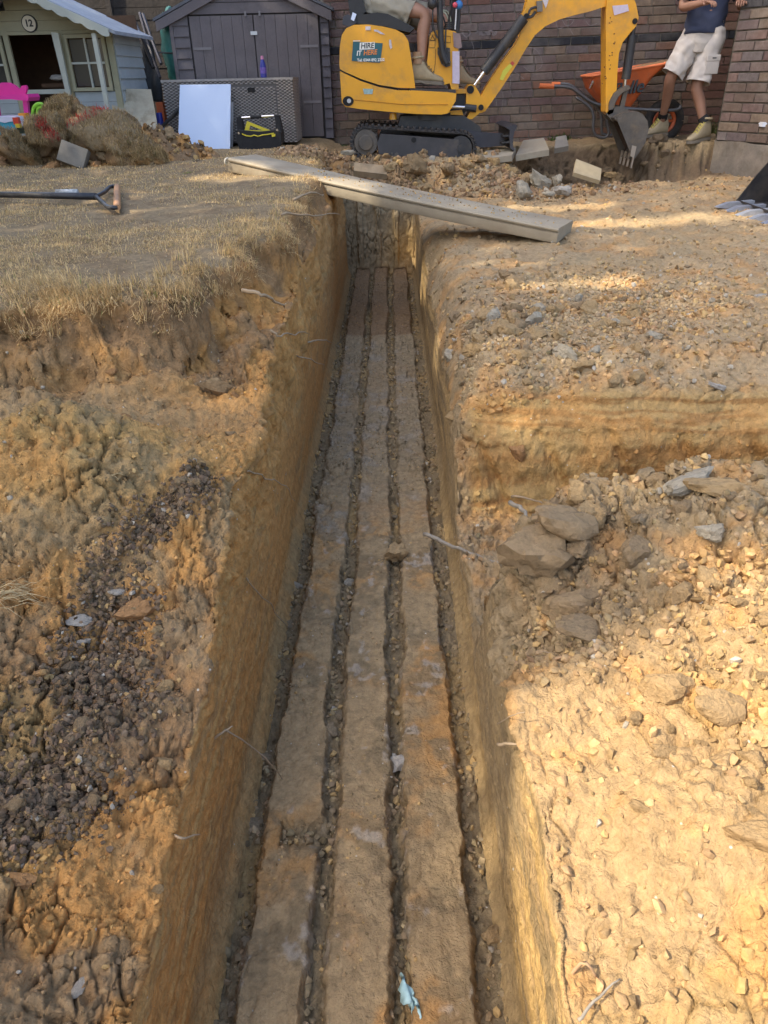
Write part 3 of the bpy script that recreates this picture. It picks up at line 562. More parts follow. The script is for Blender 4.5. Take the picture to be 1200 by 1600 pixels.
# ------------------------------------------------------------------ dry grass
def blades(name, B, D, L, Wd, cols, lean, material, seed=0):
    """three-sided bent blades: base point, leaning direction, length, width"""
    g = np.random.default_rng(seed); n = len(B); D = D/np.maximum(np.linalg.norm(D, axis=1, keepdims=True), 1e-6); side = np.stack([-D[:, 1], D[:, 0], np.zeros(n)], 1)
    side /= np.maximum(np.linalg.norm(side, axis=1, keepdims=True), 1e-6); up_ = np.array([0, 0, 1.]); l = L[:, None]; w = Wd[:, None]; le = lean[:, None]
    m = B+l*.55*(up_*(1-le)+D*le*.8); t = m+l*.45*(up_*(1-1.7*le)+D*le*1.1)
    V = np.stack([B-side*w*.5, B+side*w*.5, m+side*w*.4, m-side*w*.4, t], 1).reshape(-1, 3); b = (np.arange(n)*5)[:, None]
    F = np.concatenate([np.concatenate([b, b+1, b+2], 1), np.concatenate([b, b+2, b+3], 1), np.concatenate([b+3, b+2, b+4], 1)])
    return mesh_obj(name, raw_mesh(name, V, F, np.repeat(cols, 5, 0), False), material)
M_GRASS = attr_mat('dry_grass', .8, 0, 0, .1, 10, .25, translucent=.25)
def gcol(n, g, green=.02):
    a = np.array((.80, .60, .31)); b = np.array((.50, .34, .16)); t = g.random((n, 1)); c = a*(1-t)+b*t; c *= g.uniform(.6, 1.2, (n, 1)); m = g.random(n) < green; c[m] = np.array((.17, .20, .06))*g.uniform(.7, 1.4, (m.sum(), 1)); return c
g = np.random.default_rng(61)
m = np.nonzero((lawnL > .5)*(XLv > -5)*(YLv < 7.4)*(XLv < 0))[0]; den = np.clip(.55+1.6*fbm(VL[m], 1.6, 4), .04, 1)*np.clip(.6+fbm(VL[m], 9, 2), .2, 1); den /= den.sum()
i = g.choice(m, 70000, p=den); n = len(i); B = VL[i]+g.normal(0, 1, (n, 3))*np.array([.004, .006, 0])*np.maximum(1, YLv[i])[:, None]; sc = np.maximum(1, YLv[i]/2.3)
an = g.uniform(0, 6.28, n); D = np.stack([np.cos(an), np.sin(an), an*0], 1)
stuff(blades('dry_grass', B, D, g.uniform(.010, .030, n)*sc**.3, .0016*sc**.8*g.uniform(.7, 1.5, n), gcol(n, g), g.uniform(.25, .95, n), M_GRASS), 'short parched straw coloured lawn grass with bare earth showing between')
m = np.nonzero((np.abs(dL-.015) < .05)*(XLv > -2.2)*(YLv < 6.6)*(wallL < .5)*(ZLv > .86))[0]; den = (np.clip(.15+2.2*fbm(VL[m], 4.5, 3), .02, 1.2)); den /= den.sum()
i = g.choice(m, 7000, p=den); n = len(i); B = VL[i]+g.normal(0, .004, (n, 3)); dirx = np.where(YLv[i] < 2.7, -.1, .9); diry = np.where(YLv[i] < 2.7, -.9, -.25)
D = np.stack([dirx+g.normal(0, .6, n), diry+g.normal(0, .6, n), np.zeros(n)], 1)
stuff(blades('dry_grass', B, D, g.uniform(.03, .085, n), g.uniform(.0014, .0028, n), gcol(n, g, .03)*1.1, g.uniform(.25, 1.0, n), M_GRASS), 'longer straw tufts hanging over the broken edge of the lawn')

g = np.random.default_rng(66); m = np.nonzero((dL > -.06)*(dL < .30)*(XLv > -2.0)*(YLv < 6.3)*(wallL < .5)*(ZLv > .84))[0]; cpt = g.choice(m, 190, p=(lambda q: q/q.sum())(1/(.08+np.abs(dL[m])*1.5)*(YLv[m]**-.3)))
Bs, Ds, Ls = [], [], []
for c_ in cpt:
    k = int(g.integers(18, 46)); s_ = g.uniform(.6, 1.3); off = g.normal(0, .012*s_, (k, 3))*np.array([1, 1, .15]); Bs.append(VL[c_]+off-np.array([0, 0, .004])); dr = off*np.array([1, 1, 0])*30+np.array([.25 if YLv[c_] > 2.6 else 0, -.45 if YLv[c_] < 2.7 else -.1, 0])+g.normal(0, .15, (k, 3))*np.array([1, 1, 0]); Ds.append(dr); Ls.append(g.uniform(.03, .085, k)*s_)
B = np.concatenate(Bs); n = len(B); stuff(blades('grass_tufts', B, np.concatenate(Ds), np.concatenate(Ls), g.uniform(.0014, .0026, n), gcol(n, g, .03)*1.12, g.uniform(.15, .85, n), M_GRASS), 'dry straw tufts standing along the lawn edge')

many('soil_clod', 'clod', 'clod', lambda x, y: 'on the spoil behind the plank, '+('below the digger tracks' if x < .9 else 'beside the rubble'), 'clods behind the plank', VR, GRs, topR*(YRv > 6.8)*(YRv < 7.5)*(XRv < 1.7), 30, .03, .085, ['brown', 'brown', 'ochre'], 57)
many('soil_clod', 'clod', 'clod', lambda x, y: 'on the dug face of the pit, '+('under the bucket' if x < 2.2 else 'below the standing man'), 'clods in the pit', VR, GRs, topR*(YRv > 7.3)*(YRv < 7.95)*(XRv > 1.4)*(XRv < 3.0), 26, .03, .09, ['brown', 'dark', 'brown'], 58)

# ------------------------------------------------------------------ brick wall of the house
def brick_material(tones, name):
    m = bpy.data.materials.new(name); m.use_nodes = True; n = m.node_tree.nodes; l = m.node_tree.links; b = n['Principled BSDF']; b.inputs['Roughness'].default_value = .9; b.inputs['Specular IOR Level'].default_value = .2
    oi = n.new('ShaderNodeObjectInfo'); cr = n.new('ShaderNodeValToRGB'); cr.color_ramp.interpolation = 'CONSTANT'; e = cr.color_ramp.elements
    for i, c in enumerate(tones):
        p = i/len(tones)
        if i < 2: e[i].position = p; e[i].color = (*c, 1)
        else: q = e.new(p); q.color = (*c, 1)
    l.new(oi.outputs['Random'], cr.inputs[0]); ge = n.new('ShaderNodeNewGeometry'); nz = n.new('ShaderNodeTexNoise'); nz.inputs['Scale'].default_value = 22; nz.inputs['Detail'].default_value = 9; nz.inputs['Roughness'].default_value = .7
    mr = n.new('ShaderNodeMapRange'); mr.inputs[1].default_value = .3; mr.inputs[2].default_value = .7; mr.inputs[3].default_value = .68; mr.inputs[4].default_value = 1.25; l.new(ge.outputs['Position'], nz.inputs['Vector']); l.new(nz.outputs['Fac'], mr.inputs[0])
    cb = n.new('ShaderNodeCombineColor'); mx = n.new('ShaderNodeMix'); mx.data_type = 'RGBA'; mx.blend_type = 'MULTIPLY'; mx.inputs[0].default_value = 1
    for k in range(3): l.new(mr.outputs[0], cb.inputs[k])
    l.new(cr.outputs[0], mx.inputs[6]); l.new(cb.outputs[0], mx.inputs[7]); n2 = n.new('ShaderNodeTexNoise'); n2.inputs['Scale'].default_value = 2.3; n2.inputs['Detail'].default_value = 8; n2.inputs['Roughness'].default_value = .65
    r2 = n.new('ShaderNodeMapRange'); r2.inputs[1].default_value = .5; r2.inputs[2].default_value = .75; r2.inputs[3].default_value = 0; r2.inputs[4].default_value = .55; m2 = n.new('ShaderNodeMix'); m2.data_type = 'RGBA'; m2.inputs[7].default_value = (.27, .25, .23, 1)
    l.new(ge.outputs['Position'], n2.inputs['Vector']); l.new(n2.outputs['Fac'], r2.inputs[0]); l.new(r2.outputs[0], m2.inputs[0]); l.new(mx.outputs[2], m2.inputs[6]); l.new(m2.outputs[2], b.inputs['Base Color'])
    bp = n.new('ShaderNodeBump'); bp.inputs['Distance'].default_value = .004; n3 = n.new('ShaderNodeTexNoise'); n3.inputs['Scale'].default_value = 90; n3.inputs['Detail'].default_value = 6; l.new(ge.outputs['Position'], n3.inputs['Vector']); l.new(n3.outputs['Fac'], bp.inputs['Height']); l.new(bp.outputs[0], b.inputs['Normal'])
    return m
M_BRICK = brick_material([(.155, .112, .102), (.15, .115, .108), (.18, .122, .105), (.145, .115, .112), (.18, .138, .122), (.155, .105, .098), (.155, .13, .125), (.165, .115, .102), (.14, .11, .108)], 'red_brick')
M_BRICKG = brick_material([(.17, .13, .10), (.20, .15, .11), (.15, .11, .09), (.21, .12, .085)], 'grey_brown_brick')
M_BLACK = brick_material([(.030, .032, .038), (.04, .04, .045), (.025, .027, .032)], 'black_brick')
M_MORTAR = mat('mortar', (.24, .215, .175), .95, noise=.35, nsc=14, bumpv=.006, bsc=50)
M_MORTARD = mat('dark_mortar', (.13, .115, .09), .95, noise=.35, nsc=14, bumpv=.006, bsc=50)
def brick_mesh(L, H, D, seed, m):
    rg_ = random.Random(seed); bm = NB(); add_box(bm, (L/2, D/2, H/2), (L, D, H)); me = None
    for v in bm.verts: v.co += Vector((rg_.uniform(-.0015, .0015), rg_.uniform(-.001, .0015), rg_.uniform(-.0015, .0015)))
    me = from_bm(bm, 'brick', False, .003, 1); me.materials.append(m); return me
wall = thing('brick_wall', (1.4, 8.8, .85), 'red brown brick house wall with one black brick course, behind the digger', 'wall')
TILT = .0158
bm = NB(); add_box(bm, (1.55, 8.92, 2.9), (4.4, .216, 4.7)); obj('mortar', bm, M_MORTAR, wall, smooth=False)
CO, BL = .0745, .225; zb = 1.776+.0087
lib = {}
for m_, key in ((M_BRICK, 'r'), (M_BRICKG, 'g'), (M_BLACK, 'b')):
    for q in range(4): lib[(key, 'L', q)] = brick_mesh(.215, .065, .10, q, m_); lib[(key, 'S', q)] = brick_mesh(.102, .065, .10, q+9, m_)
cnt = 0; rest = []
for r in range(-12, 42):
    x = -.62-(.1125 if r % 2 else 0)-.02*(r % 3)
    c = 0
    while x < 3.72:
        z = zb-.075+r*CO+TILT*x; hide = (r > 5) or x > 3.15
        short = random.random() < .05 and r != 0; L = 'S' if short else 'L'; dx = .1125 if short else BL
        vis = (z < 2.28) and z > .80 and not (x > 2.98)
        y = 8.8-random.uniform(.0, .004)
        if vis and cnt < 300:
            key = 'b' if r == 0 else ('g' if (r < -7 and random.random() < .8) or (x > 1.3 and random.random() < .55) else 'r')
            o = bpy.data.objects.new('brick', lib[(key, L, random.randrange(4))]); COL.objects.link(o); o.parent = wall
            o.location = (x-1.4+random.uniform(-.002, .002), y-8.8, z-.85); o.rotation_euler = (0, -TILT, 0); cnt += 1
        elif z > .75: rest.append((x, y, z, dx-.01, r == 0))
        x += dx
V, F, Cc = [], [], []
for (x, y, z, L, bl) in rest:
    b = len(V); c = np.array((.035, .036, .042) if bl else random.choice([(.165, .09, .07), (.15, .09, .075), (.18, .105, .08), (.14, .09, .08), (.19, .125, .095)]))*random.uniform(.85, 1.15)
    for k in range(8): V.append((x+(L if k & 1 else 0), y+(.1 if k & 2 else 0), z+(.065 if k & 4 else 0))); Cc.append(c)
    for q in ((0, 1, 5, 4), (2, 6, 7, 3), (0, 4, 6, 2), (1, 3, 7, 5), (4, 5, 7, 6), (0, 2, 3, 1)): F.append([b+i for i in q])
o = mesh_obj('brick', raw_mesh('brick', np.array(V), np.array(F), np.array(Cc), False), attr_mat('brick_rest', .9, .004, 90, .25, 25), wall); tag(o, kind='stuff')
# chalk scribbles on the wall
M_CHALK = mat('chalk', (.27, .235, .23), 1, noise=.5, nsc=60)
def chalk(label, P, r=.003):
    bm = NB()
    for pl in P:
        pl = catmull([(x, 8.7955, z) for x, z in pl], 4)
        for a, b in zip(pl, pl[1:]):
            d = (b-a); 
            if d.length < 1e-5: continue
            n_ = Vector((-d.z, 0, d.x)).normalized()*r; vv = [bm.verts.new(p) for p in (a-n_, b-n_, b+n_, a+n_)]; bm.faces.new(vv)
    o = obj('chalk_mark', bm, M_CHALK, wall, smooth=False); return o
chalk('', [[(0.882, 1.856), (0.945, 1.866), (1.024, 1.843), (1.099, 1.868), (1.075, 1.836), (0.997, 1.865), (0.921, 1.839)], [(0.9, 1.877), (0.966, 1.838), (1.035, 1.875), (1.094, 1.841)], [(0.753, 1.869), (0.793, 1.826), (0.837, 1.857), (0.817, 1.884)]], .006)
chalk('', [[(1.43, 1.726), (1.51, 1.702), (1.568, 1.624), (1.568, 1.552), (1.473, 1.514), (1.391, 1.561)], [(1.296, 1.518), (1.358, 1.482), (1.399, 1.453)], [(1.266, 1.484), (1.268, 1.359), (1.299, 1.289)], [(1.153, 1.39), (1.198, 1.302), (1.187, 1.156)], [(1.118, 1.315), (1.137, 1.216)]])
chalk('', [[(1.742, 1.957), (1.785, 1.903), (1.835, 1.912), (1.856, 1.954), (1.781, 1.945)], [(1.68, 1.942), (1.712, 1.877), (1.761, 1.892)], [(1.827, 1.875), (1.871, 1.821)], [(1.979, 1.936), (2.028, 1.898), (2.09, 1.913)], [(2.127, 1.965), (2.139, 1.922)]])
chalk('', [[(1.194, 1.587), (1.269, 1.63), (1.349, 1.606)], [(1.501, 1.648), (1.52, 1.58)], [(1.119, 1.953), (1.146, 1.931), (1.128, 1.916)], [(0.901, 1.703), (0.898, 1.637)], [(0.839, 1.814), (0.874, 1.731), (0.864, 1.66)]])

# oblique brick pier at the right with its concrete footing
pier = thing('brick_pier', (3.25, 7.4, .6), 'brick pier on a rough concrete footing at the right edge, beside the standing man', 'pier')
A, B = Vector((3.045, 7.66, 0)), Vector((3.235, 7.27, 0)); U_ = (B-A).normalized(); N_ = Vector((U_.y, -U_.x, 0))
if N_.y > 0: N_ = -N_
far_ = A+U_*1.5
def pier_poly(off): return [(A.x+N_.x*off, A.y+N_.y*off), (far_.x+N_.x*off, far_.y+N_.y*off), (far_.x+.7, far_.y+.3), (A.x+.75, A.y+.9), (A.x+.1, A.y+.28)]
bm = NB(); add_prism(bm, pier_poly(-.008), .93, 5.0, 'z'); obj('mortar', bm, M_MORTARD, pier, smooth=False)
bm = NB(); add_prism(bm, pier_poly(.018), .3, .925, 'z'); bmesh.ops.subdivide_edges(bm, edges=bm.edges, cuts=9, use_grid_fill=True)
bmesh.ops.recalc_face_normals(bm, faces=bm.faces); cs = np.array([v.co[:] for v in bm.verts]); dd = .02*fbm(cs, 7, 4)
for v, q in zip(bm.verts, dd): v.co += v.normal*float(q)
obj('footing', bm, mat('rough_concrete', (.23, .20, .165), .95, noise=.45, nsc=9, bumpv=.01, bsc=30, dirt=(.16, .12, .08), dirt_amt=.8), pier)
lib2 = {(key, q): brick_mesh(.215 if key != 'h' else .104, .065, .10, q+30, {'r': M_BRICK, 'g': M_BRICKG, 'b': M_BLACK, 'h': M_BRICK}[key]) for key in 'rgbh' for q in range(4)}
an = math.atan2(U_.y, U_.x); PCO = .0775
for r in range(0, 21):
    z = .935+r*PCO; s_ = 0 if r % 2 else .1125; k = 0
    if s_: 
        o = bpy.data.objects.new('brick', lib2[('b' if r == 13 else 'h', k % 4)]); COL.objects.link(o); o.parent = pier; p = A; o.location = Vector((p.x, p.y, z))-pier.location; o.rotation_euler = (0, 0, an)
        if r == 13: o.scale = (.48, 1, 1)
    while s_ < 1.3:
        key = 'b' if r == 13 else ('g' if (random.random() < (.6 if r < 6 else .3)) else 'r')
        o = bpy.data.objects.new('brick', lib2[(key, random.randrange(4))]); COL.objects.link(o); o.parent = pier; p = A+U_*s_+N_*random.uniform(.002, .006); o.location = Vector((p.x, p.y, z))-pier.location; o.rotation_euler = (0, 0, an); s_ += .225
for me in list(lib2.values()):
    pass

# ------------------------------------------------------------------ shed
M_SHED = mat('shed_grey_stain', (.15, .135, .142), .85, noise=.3, nsc=6, bumpv=.003, bsc=40, dirt=(.11, .095, .10), dirt_amt=.6)
M_SHED2 = mat('shed_grey_stain_dark', (.12, .112, .128), .85, noise=.3, nsc=6, bumpv=.003, bsc=40)
M_FELT = mat('roofing_felt', (.12, .13, .15), .95, noise=.35, nsc=20, bumpv=.004, bsc=120)
M_HINGE = mat('hinge_grey', (.2, .19, .2), .6, noise=.2); M_GALV = mat('galvanised', (.5, .52, .56), .4, .8, noise=.2)
M_GAP = mat('shadow_timber', (.05, .045, .045), .95)
YS = 8.7
shed = thing('shed', (-1.3, YS+.6, .95), 'grey stained timber shed with double plank doors beside the brick wall', 'shed')
bl, br = -2.15, -.575
bm = NB(); add_prism(bm, [(bl, .95), (br, .95), (br, 2.02), (-1.34, 2.36), (bl, 2.02)], YS+.012, YS+1.5); obj('wall', bm, M_GAP, shed, smooth=False)
doorL, doorM, doorR = [p[0] for p in [(-1.942, 2.024), (-1.312, 2.011), (-0.675, 1.999)]]; dtop = 2.045
def sbx(name, x0, x1, z0, z1, y0, y1, m, parent, bev=.003, sk=0):
    bm = NB(); add_prism(bm, [(x0, z0), (x1, z0), (x1+sk, z1), (x0+sk, z1)], y0, y1); return obj(name, bm, m, parent, smooth=False, bevel=bev)
for side, (x0, x1) in enumerate(((bl+.03, doorL-.02), (doorR+.02, br-.002))):
    for k in range(12 if True else 8):
        z0 = .955+k*.0925
        if z0 > 1.98: break
        bm = NB(); add_prism(bm, [(YS-.014, z0), (YS+.01, z0), (YS+.01, z0+.095), (YS+.004, z0+.095)], x0, x1, 'x'); obj('cladding_board', bm, M_SHED2 if side else M_SHED, shed, smooth=False, bevel=.002)
for k in range(4):
    z0 = 2.06+k*.095; hw = (2.40-z0-.09)/.42
    if hw > .05: sbx('cladding_board', -1.34-min(hw, .78), -1.34+min(hw, .76), z0, z0+.09, YS-.012, YS+.01, M_SHED, shed)
for (x0, x1) in ((doorL, doorM-.004), (doorM+.004, doorR)):
    d = thing('door', (x0, YS-.02, .97), None, None); d.parent = shed; d.location = Vector((x0, YS-.02, .97))-shed.location
    n = 6; wd = (x1-x0)/n
    for k in range(n): sbx('plank', x0+k*wd+.0015, x0+(k+1)*wd-.0015, .975, dtop, YS-.026-.001*(k % 2), YS-.002, M_SHED, d, .003, 0)
    hx = x0+.01 if x0 == doorL else x1-.19
    for hz in (1.28, 1.765): sbx('hinge', hx, hx+.18, hz, hz+.022, YS-.034, YS-.0275, M_HINGE, d, .002)
sbx('latch', doorM-.035, doorM+.03, 1.88, 1.91, YS-.04, YS-.0275, M_GALV, shed, .003)
for xx in (doorM-.08, doorM+.06): sbx('turn_button', xx, xx+.02, 2.035, 2.075, YS-.04, YS-.0275, M_HINGE, shed, .002)
sbx('corner_post', bl, bl+.035, .955, 2.0, YS-.018, YS+.02, M_SHED, shed)
ax, az = -1.34, 2.40; ex = .42
for sgn, name in ((-1, 'l'), (1, 'r')):
    x1 = ax+sgn*(.93 if sgn < 0 else .80); z1 = az-.42*abs(x1-ax)
    bm = NB(); add_prism(bm, [(ax, az-.085), (ax, az+.0), (x1, z1+.0), (x1, z1-.085)], YS-.05, YS-.03); obj('bargeboard', bm, M_SHED, shed, smooth=False, bevel=.003)
    bm = NB(); add_prism(bm, [(ax, az+.002), (ax, az+.03), (x1+sgn*.02, z1+.026), (x1+sgn*.02, z1-.0)], YS-.055, YS+1.55); obj('roof_felt', bm, M_FELT, shed, smooth=False)

# weathered fence behind
fence = thing('fence', (-2.6, 10.2, .9), 'dark weathered board fence behind the shed and the playhouse', 'fence')
M_FB = mat('weathered_board', (.045, .038, .034), .95, noise=.45, nsc=9, bumpv=.006, bsc=30)
for k in range(17): sbx('fence_board', -6.6, -.5, .92+k*.12, 1.035+k*.12, 10.2+.006*(k % 2), 10.222+.006*(k % 2), M_FB, fence)
bm = NB(); add_box(bm, (-3.55, 10.25, 1.95), (6.3, .03, 2.1)); obj('backing', bm, M_FB, fence, smooth=False)
for xx in (-6.2, -5.0, -3.95, -3.2, -2.35, -1.5, -.8): sbx('fence_post', xx, xx+.06, .9, 3.0, 10.14, 10.195, M_FB, fence)

# ------------------------------------------------------------------ playhouse
YP = 7.6
M_SAGE = mat('sage_paint', (.33, .32, .215), .7, noise=.15, nsc=5, bumpv=.002, bsc=30); M_SAGEL = mat('pale_sage_paint', (.42, .45, .40), .65, noise=.12, nsc=5)
M_SIDE = mat('sky_tinted_paint', (.34, .385, .40), .7, noise=.15, nsc=5, bumpv=.002, bsc=30); M_BROWN = mat('bare_brown_timber', (.10, .055, .03), .9, noise=.35, nsc=7)  # side boards: grey green paint with the sky's blue mixed in
M_GLASS = mat('dark_window_pane', (.05, .05, .045), .12, spec=.6); M_ROOFB = mat('sky_tinted_felt', (.30, .325, .36), .9, noise=.25, nsc=12, bumpv=.003, bsc=120)  # roof felt colour carries the bluish light of the sky
M_DARKP = mat('black_paint', (.02, .02, .022), .5); M_CREAM = mat('cream_plate', (.62, .58, .46), .6, noise=.1)
ph = thing('playhouse', (-3.1, YP+.4, .95), 'green painted wooden playhouse, sides tinted with blue skylight, with number 12 on its gable', 'playhouse')
cx_ = -3.075; xl, xr = cx_-.68, -2.395; zE = 1.885
# side wall, back, interior
for k in range(10): 
    z0 = 1.0+k*.0885; bm = NB(); add_prism(bm, [(xr+.016, z0), (xr-.012, z0), (xr-.012, z0+.0905), (xr+.004, z0+.0905)], YP+.03, YP+.82); obj('cladding_board', bm, M_SIDE, ph, smooth=False, bevel=.0015)
bm = NB(); add_box(bm, (cx_, YP+.83, 1.5), (1.36, .02, 1.1)); add_box(bm, (xl+.01, YP+.42, 1.45), (.02, .8, .9)); add_box(bm, (xr-.022, YP+.42, 1.45), (.018, .8, .88)); obj('inner_wall', bm, M_BROWN, ph, smooth=False)
bm = NB(); add_box(bm, (cx_, YP+.35, 1.02), (1.4, 1.0, .04)); obj('floor', bm, M_BROWN, ph, smooth=False)
# front gable boards
rk = .44; zr_ = 2.17
for k in range(4):
    z0 = 1.90+k*.075; hw = min(.66, (zr_-z0-.08)/rk+.1); sbx('gable_board', cx_-hw, cx_+hw, z0, z0+.073, YP-.004-.003*(k % 2), YP+.014, M_SAGE, ph, .002)
opL, opR = [p[0] for p in [(-3.307, 1.85), (-2.855, 1.841)]]; opL, opR = -3.295, -2.845
for x0, x1, nm in ((opL-.045, opL, 'door_frame'), (opR+.002, opR+.03, 'door_frame'), (xr-.05, xr, 'corner_board')): sbx(nm, x0, x1, 1.04, 1.9, YP-.008, YP+.02, M_SAGE, ph)
sbx('lintel', xl, xr, 1.872, 1.898, YP-.012, YP+.016, M_SAGE, ph)
bm = NB(); add_prism(bm, [(opR+.005, 1.04), (opR+.025, 1.04), (opR+.03, 1.875), (opR-.03, 1.885)], YP-.10, YP-.07); obj('door', bm, M_SAGEL, ph, smooth=False, bevel=.003)
sbx('half_door_rail', opL, opR, 1.425, 1.46, YP-.0, YP+.03, M_SAGEL, ph)
bm = NB(); add_box(bm, ((opL+opR)/2+.06, YP+.28, 1.49), (.32, .2, .03)); obj('shelf', bm, M_BROWN, ph, smooth=False)
def ph_window(x0, x1, z0, z1):
    w_ = thing('window', (x0, YP, z0), None, None); w_.parent = ph; w_.location = Vector((x0, YP, z0))-ph.location
    t_ = .028
    bm = NB(); add_box(bm, ((x0+x1)/2, YP-.012, z1-t_/2), (x1-x0, .03, t_)); add_box(bm, ((x0+x1)/2, YP-.012, z0+t_/2), (x1-x0, .03, t_)); add_box(bm, (x0+t_/2, YP-.0125, (z0+z1)/2), (t_, .029, z1-z0-2*t_)); add_box(bm, (x1-t_/2, YP-.0125, (z0+z1)/2), (t_, .029, z1-z0-2*t_)); obj('frame', bm, M_SAGE, w_, smooth=False)
    bm = NB(); add_box(bm, ((x0+x1)/2, YP-.010, (z0+z1)/2), (.016, .02, z1-z0-2*t_)); add_box(bm, ((x0+x1)/2, YP-.0085, (z0+z1)/2), (x1-x0-2*t_, .018, .016)); obj('glazing_bar', bm, M_SAGEL, w_, smooth=False)
    for i in range(2):
        for j in range(2):
            bx0 = x0+t_+i*(x1-x0-2*t_)/2; bz = z0+t_+j*(z1-z0-2*t_)/2; bm = NB(); add_box(bm, (bx0+(x1-x0-2*t_)/4, YP+.004, bz+(z1-z0-2*t_)/4), ((x1-x0-2*t_)/2-.018, .003, (z1-z0-2*t_)/2-.018)); obj('pane', bm, M_GLASS, w_, smooth=False)
ph_window(-2.81, -2.455, 1.44, 1.868); ph_window(xl+.05, opL-.06, 1.44, 1.868)
for k in range(5):
    for x0, x1 in ((opR+.035, xr-.052), (xl+.02, opL-.05)): sbx('lower_board', x0, x1, 1.04+k*.079, 1.117+k*.079, YP-.002, YP+.014, M_SIDE, ph, .002)
sbx('porch_post', *[(-2.475, -2.44)][0], 1.0, 1.86, YP-.27, YP-.235, M_SAGEL, ph); 
# roof planes, scalloped bargeboards
for sgn in (-1, 1):
    ex_ = cx_+sgn*.80; ez = zr_+.045-.80*rk
    bm = NB(); add_prism(bm, [(cx_, zr_+.03), (cx_, zr_+.055), (ex_, ez+.012), (ex_, ez-.014)], YP-.28, YP+.9); obj('roof', bm, M_ROOFB, ph, smooth=False)
    top, bot = [], []
    for i in range(0, 41):
        t = i/40; x = cx_+sgn*.76*t; z = zr_+.052-.76*t*rk; top.append((x, z)); bot.append((x, z-.052-.020*abs(math.sin(t*math.pi*7))))
    bm = NB(); add_prism(bm, top+bot[::-1], YP-.305, YP-.285); obj('bargeboard', bm, M_SAGEL, ph, smooth=False)
bm = NB(); add_cyl(bm, (-3.078, YP-.014, 1.953), .066, .012, 'y', 28); pl = obj('number_plate', bm, M_DARKP, ph)
bm = NB(); add_cyl(bm, (-3.078, YP-.0225, 1.953), .057, .006, 'y', 28); obj('plate_face', bm, M_CREAM, pl)
def text(name, s, loc, size, m, parent, rot=(R(90), 0, 0), ext=.0015, align='CENTER', shear=0, bold=0, sx=1, kind=None):
    cu = bpy.data.curves.new('t', 'FONT'); cu.body = s; cu.size = size; cu.extrude = ext; cu.align_x = align; cu.align_y = 'CENTER'; cu.shear = shear; cu.offset = bold; cu.resolution_u = 3
    to = bpy.data.objects.new('t', cu); COL.objects.link(to); bpy.context.view_layer.update(); dg = bpy.context.evaluated_depsgraph_get(); me = bpy.data.meshes.new_from_object(to.evaluated_get(dg)); bpy.data.objects.remove(to)
    M_ = Matrix.Translation(Vector(loc)) @ (Matrix.Rotation(rot[2], 4, 'Z') @ Matrix.Rotation(rot[1], 4, 'Y') @ Matrix.Rotation(rot[0], 4, 'X')) @ Matrix.Diagonal((sx, 1, 1, 1)); me.transform(M_); me.materials.clear()
    return mesh_obj(name, me, m, parent)
text('number', '12', (-3.078, YP-.0275, 1.953), .07, M_DARKP, pl, bold=.002)
for k, (lab, x0, z0, m_, s_) in enumerate((('pale soft toy sitting inside the playhouse', -2.93, 1.545, mat('plush', (.30, .24, .18), .95, noise=.3), .05), ('white crumpled cloth lying inside the playhouse', -3.03, 1.53, mat('plush_white', (.45, .42, .38), .95, noise=.3), .035))):
    bm = NB(); bmesh.ops.create_icosphere(bm, subdivisions=3, radius=1); cs = np.array([v.co[:] for v in bm.verts]); dq = .25*fbm(cs, 1.8, 3, off=k*5)
    for v, q in zip(bm.verts, dq): v.co = Vector((v.co.x*s_*(1 if k == 0 else 2), v.co.y*s_, v.co.z*s_*(1.5 if k == 0 else .7)))*(1+float(q))+Vector((x0, YP+.24, z0+.02))
    if k == 0:
        for dx in (-.03, .03): bmesh.ops.create_icosphere(bm, subdivisions=2, radius=.018, matrix=Matrix.Translation((x0+dx, YP+.24, z0+.10)))
    o = obj('soft_toy' if k == 0 else 'cloth', bm, m_, loc=(x0, YP+.24, z0)); tag(o, lab, 'toy' if k == 0 else 'cloth')

# ------------------------------------------------------------------ mini excavator
YEL = mat('yellow_paint', (.78, .36, .012), .38, noise=.10, nsc=4, bumpv=.0008, bsc=30, spec=.5, dirt=(.36, .20, .07), dirt_amt=.75, dsc=3.5, coat=.2)
BLK = mat('black_steel', (.03, .03, .033), .5, noise=.3, nsc=8, dirt=(.12, .10, .075), dirt_amt=.45, dsc=6); RUB = mat('track_rubber', (.04, .037, .036), .85, noise=.4, nsc=14, bumpv=.003, bsc=60, dirt=(.13, .10, .065), dirt_amt=.7, dsc=7)
STEEL = mat('worn_steel', (.13, .115, .10), .55, .5, noise=.35, nsc=10, bumpv=.002, bsc=40, dirt=(.20, .15, .10), dirt_amt=.8, dsc=7); CHROME = mat('chrome_rod', (.75, .75, .78), .15, 1); VINYL = mat('black_vinyl', (.022, .022, .024), .5, noise=.2, nsc=20, bumpv=.002, bsc=50)
dg = thing('mini_excavator', (.15, 7.7, .88), 'yellow mini excavator on rubber tracks with a hire company sign, by the brick wall', 'excavator')
def prism_obj(name, pts, y0, y1, m, parent, bev=.01, seg=2):
    bm = NB(); add_prism(bm, pts, y0, y1); return obj(name, bm, m, parent, smooth=True, bevel=bev, seg=seg)
hood = prism_obj('engine_hood', [(-0.411, 1.558), (-0.414, 1.61), (-0.403, 1.731), (-0.382, 1.813), (-0.342, 1.858), (-0.277, 1.881), (-0.158, 1.881), (-0.034, 1.865), (0.073, 1.841), (0.143, 1.808), (0.181, 1.757), (0.202, 1.645), (0.225, 1.518), (0.241, 1.407), (0.09, 1.414), (-0.077, 1.439), (-0.237, 1.488), (-0.346, 1.533)], 7.43, 8.03, YEL, dg, .05, 4)
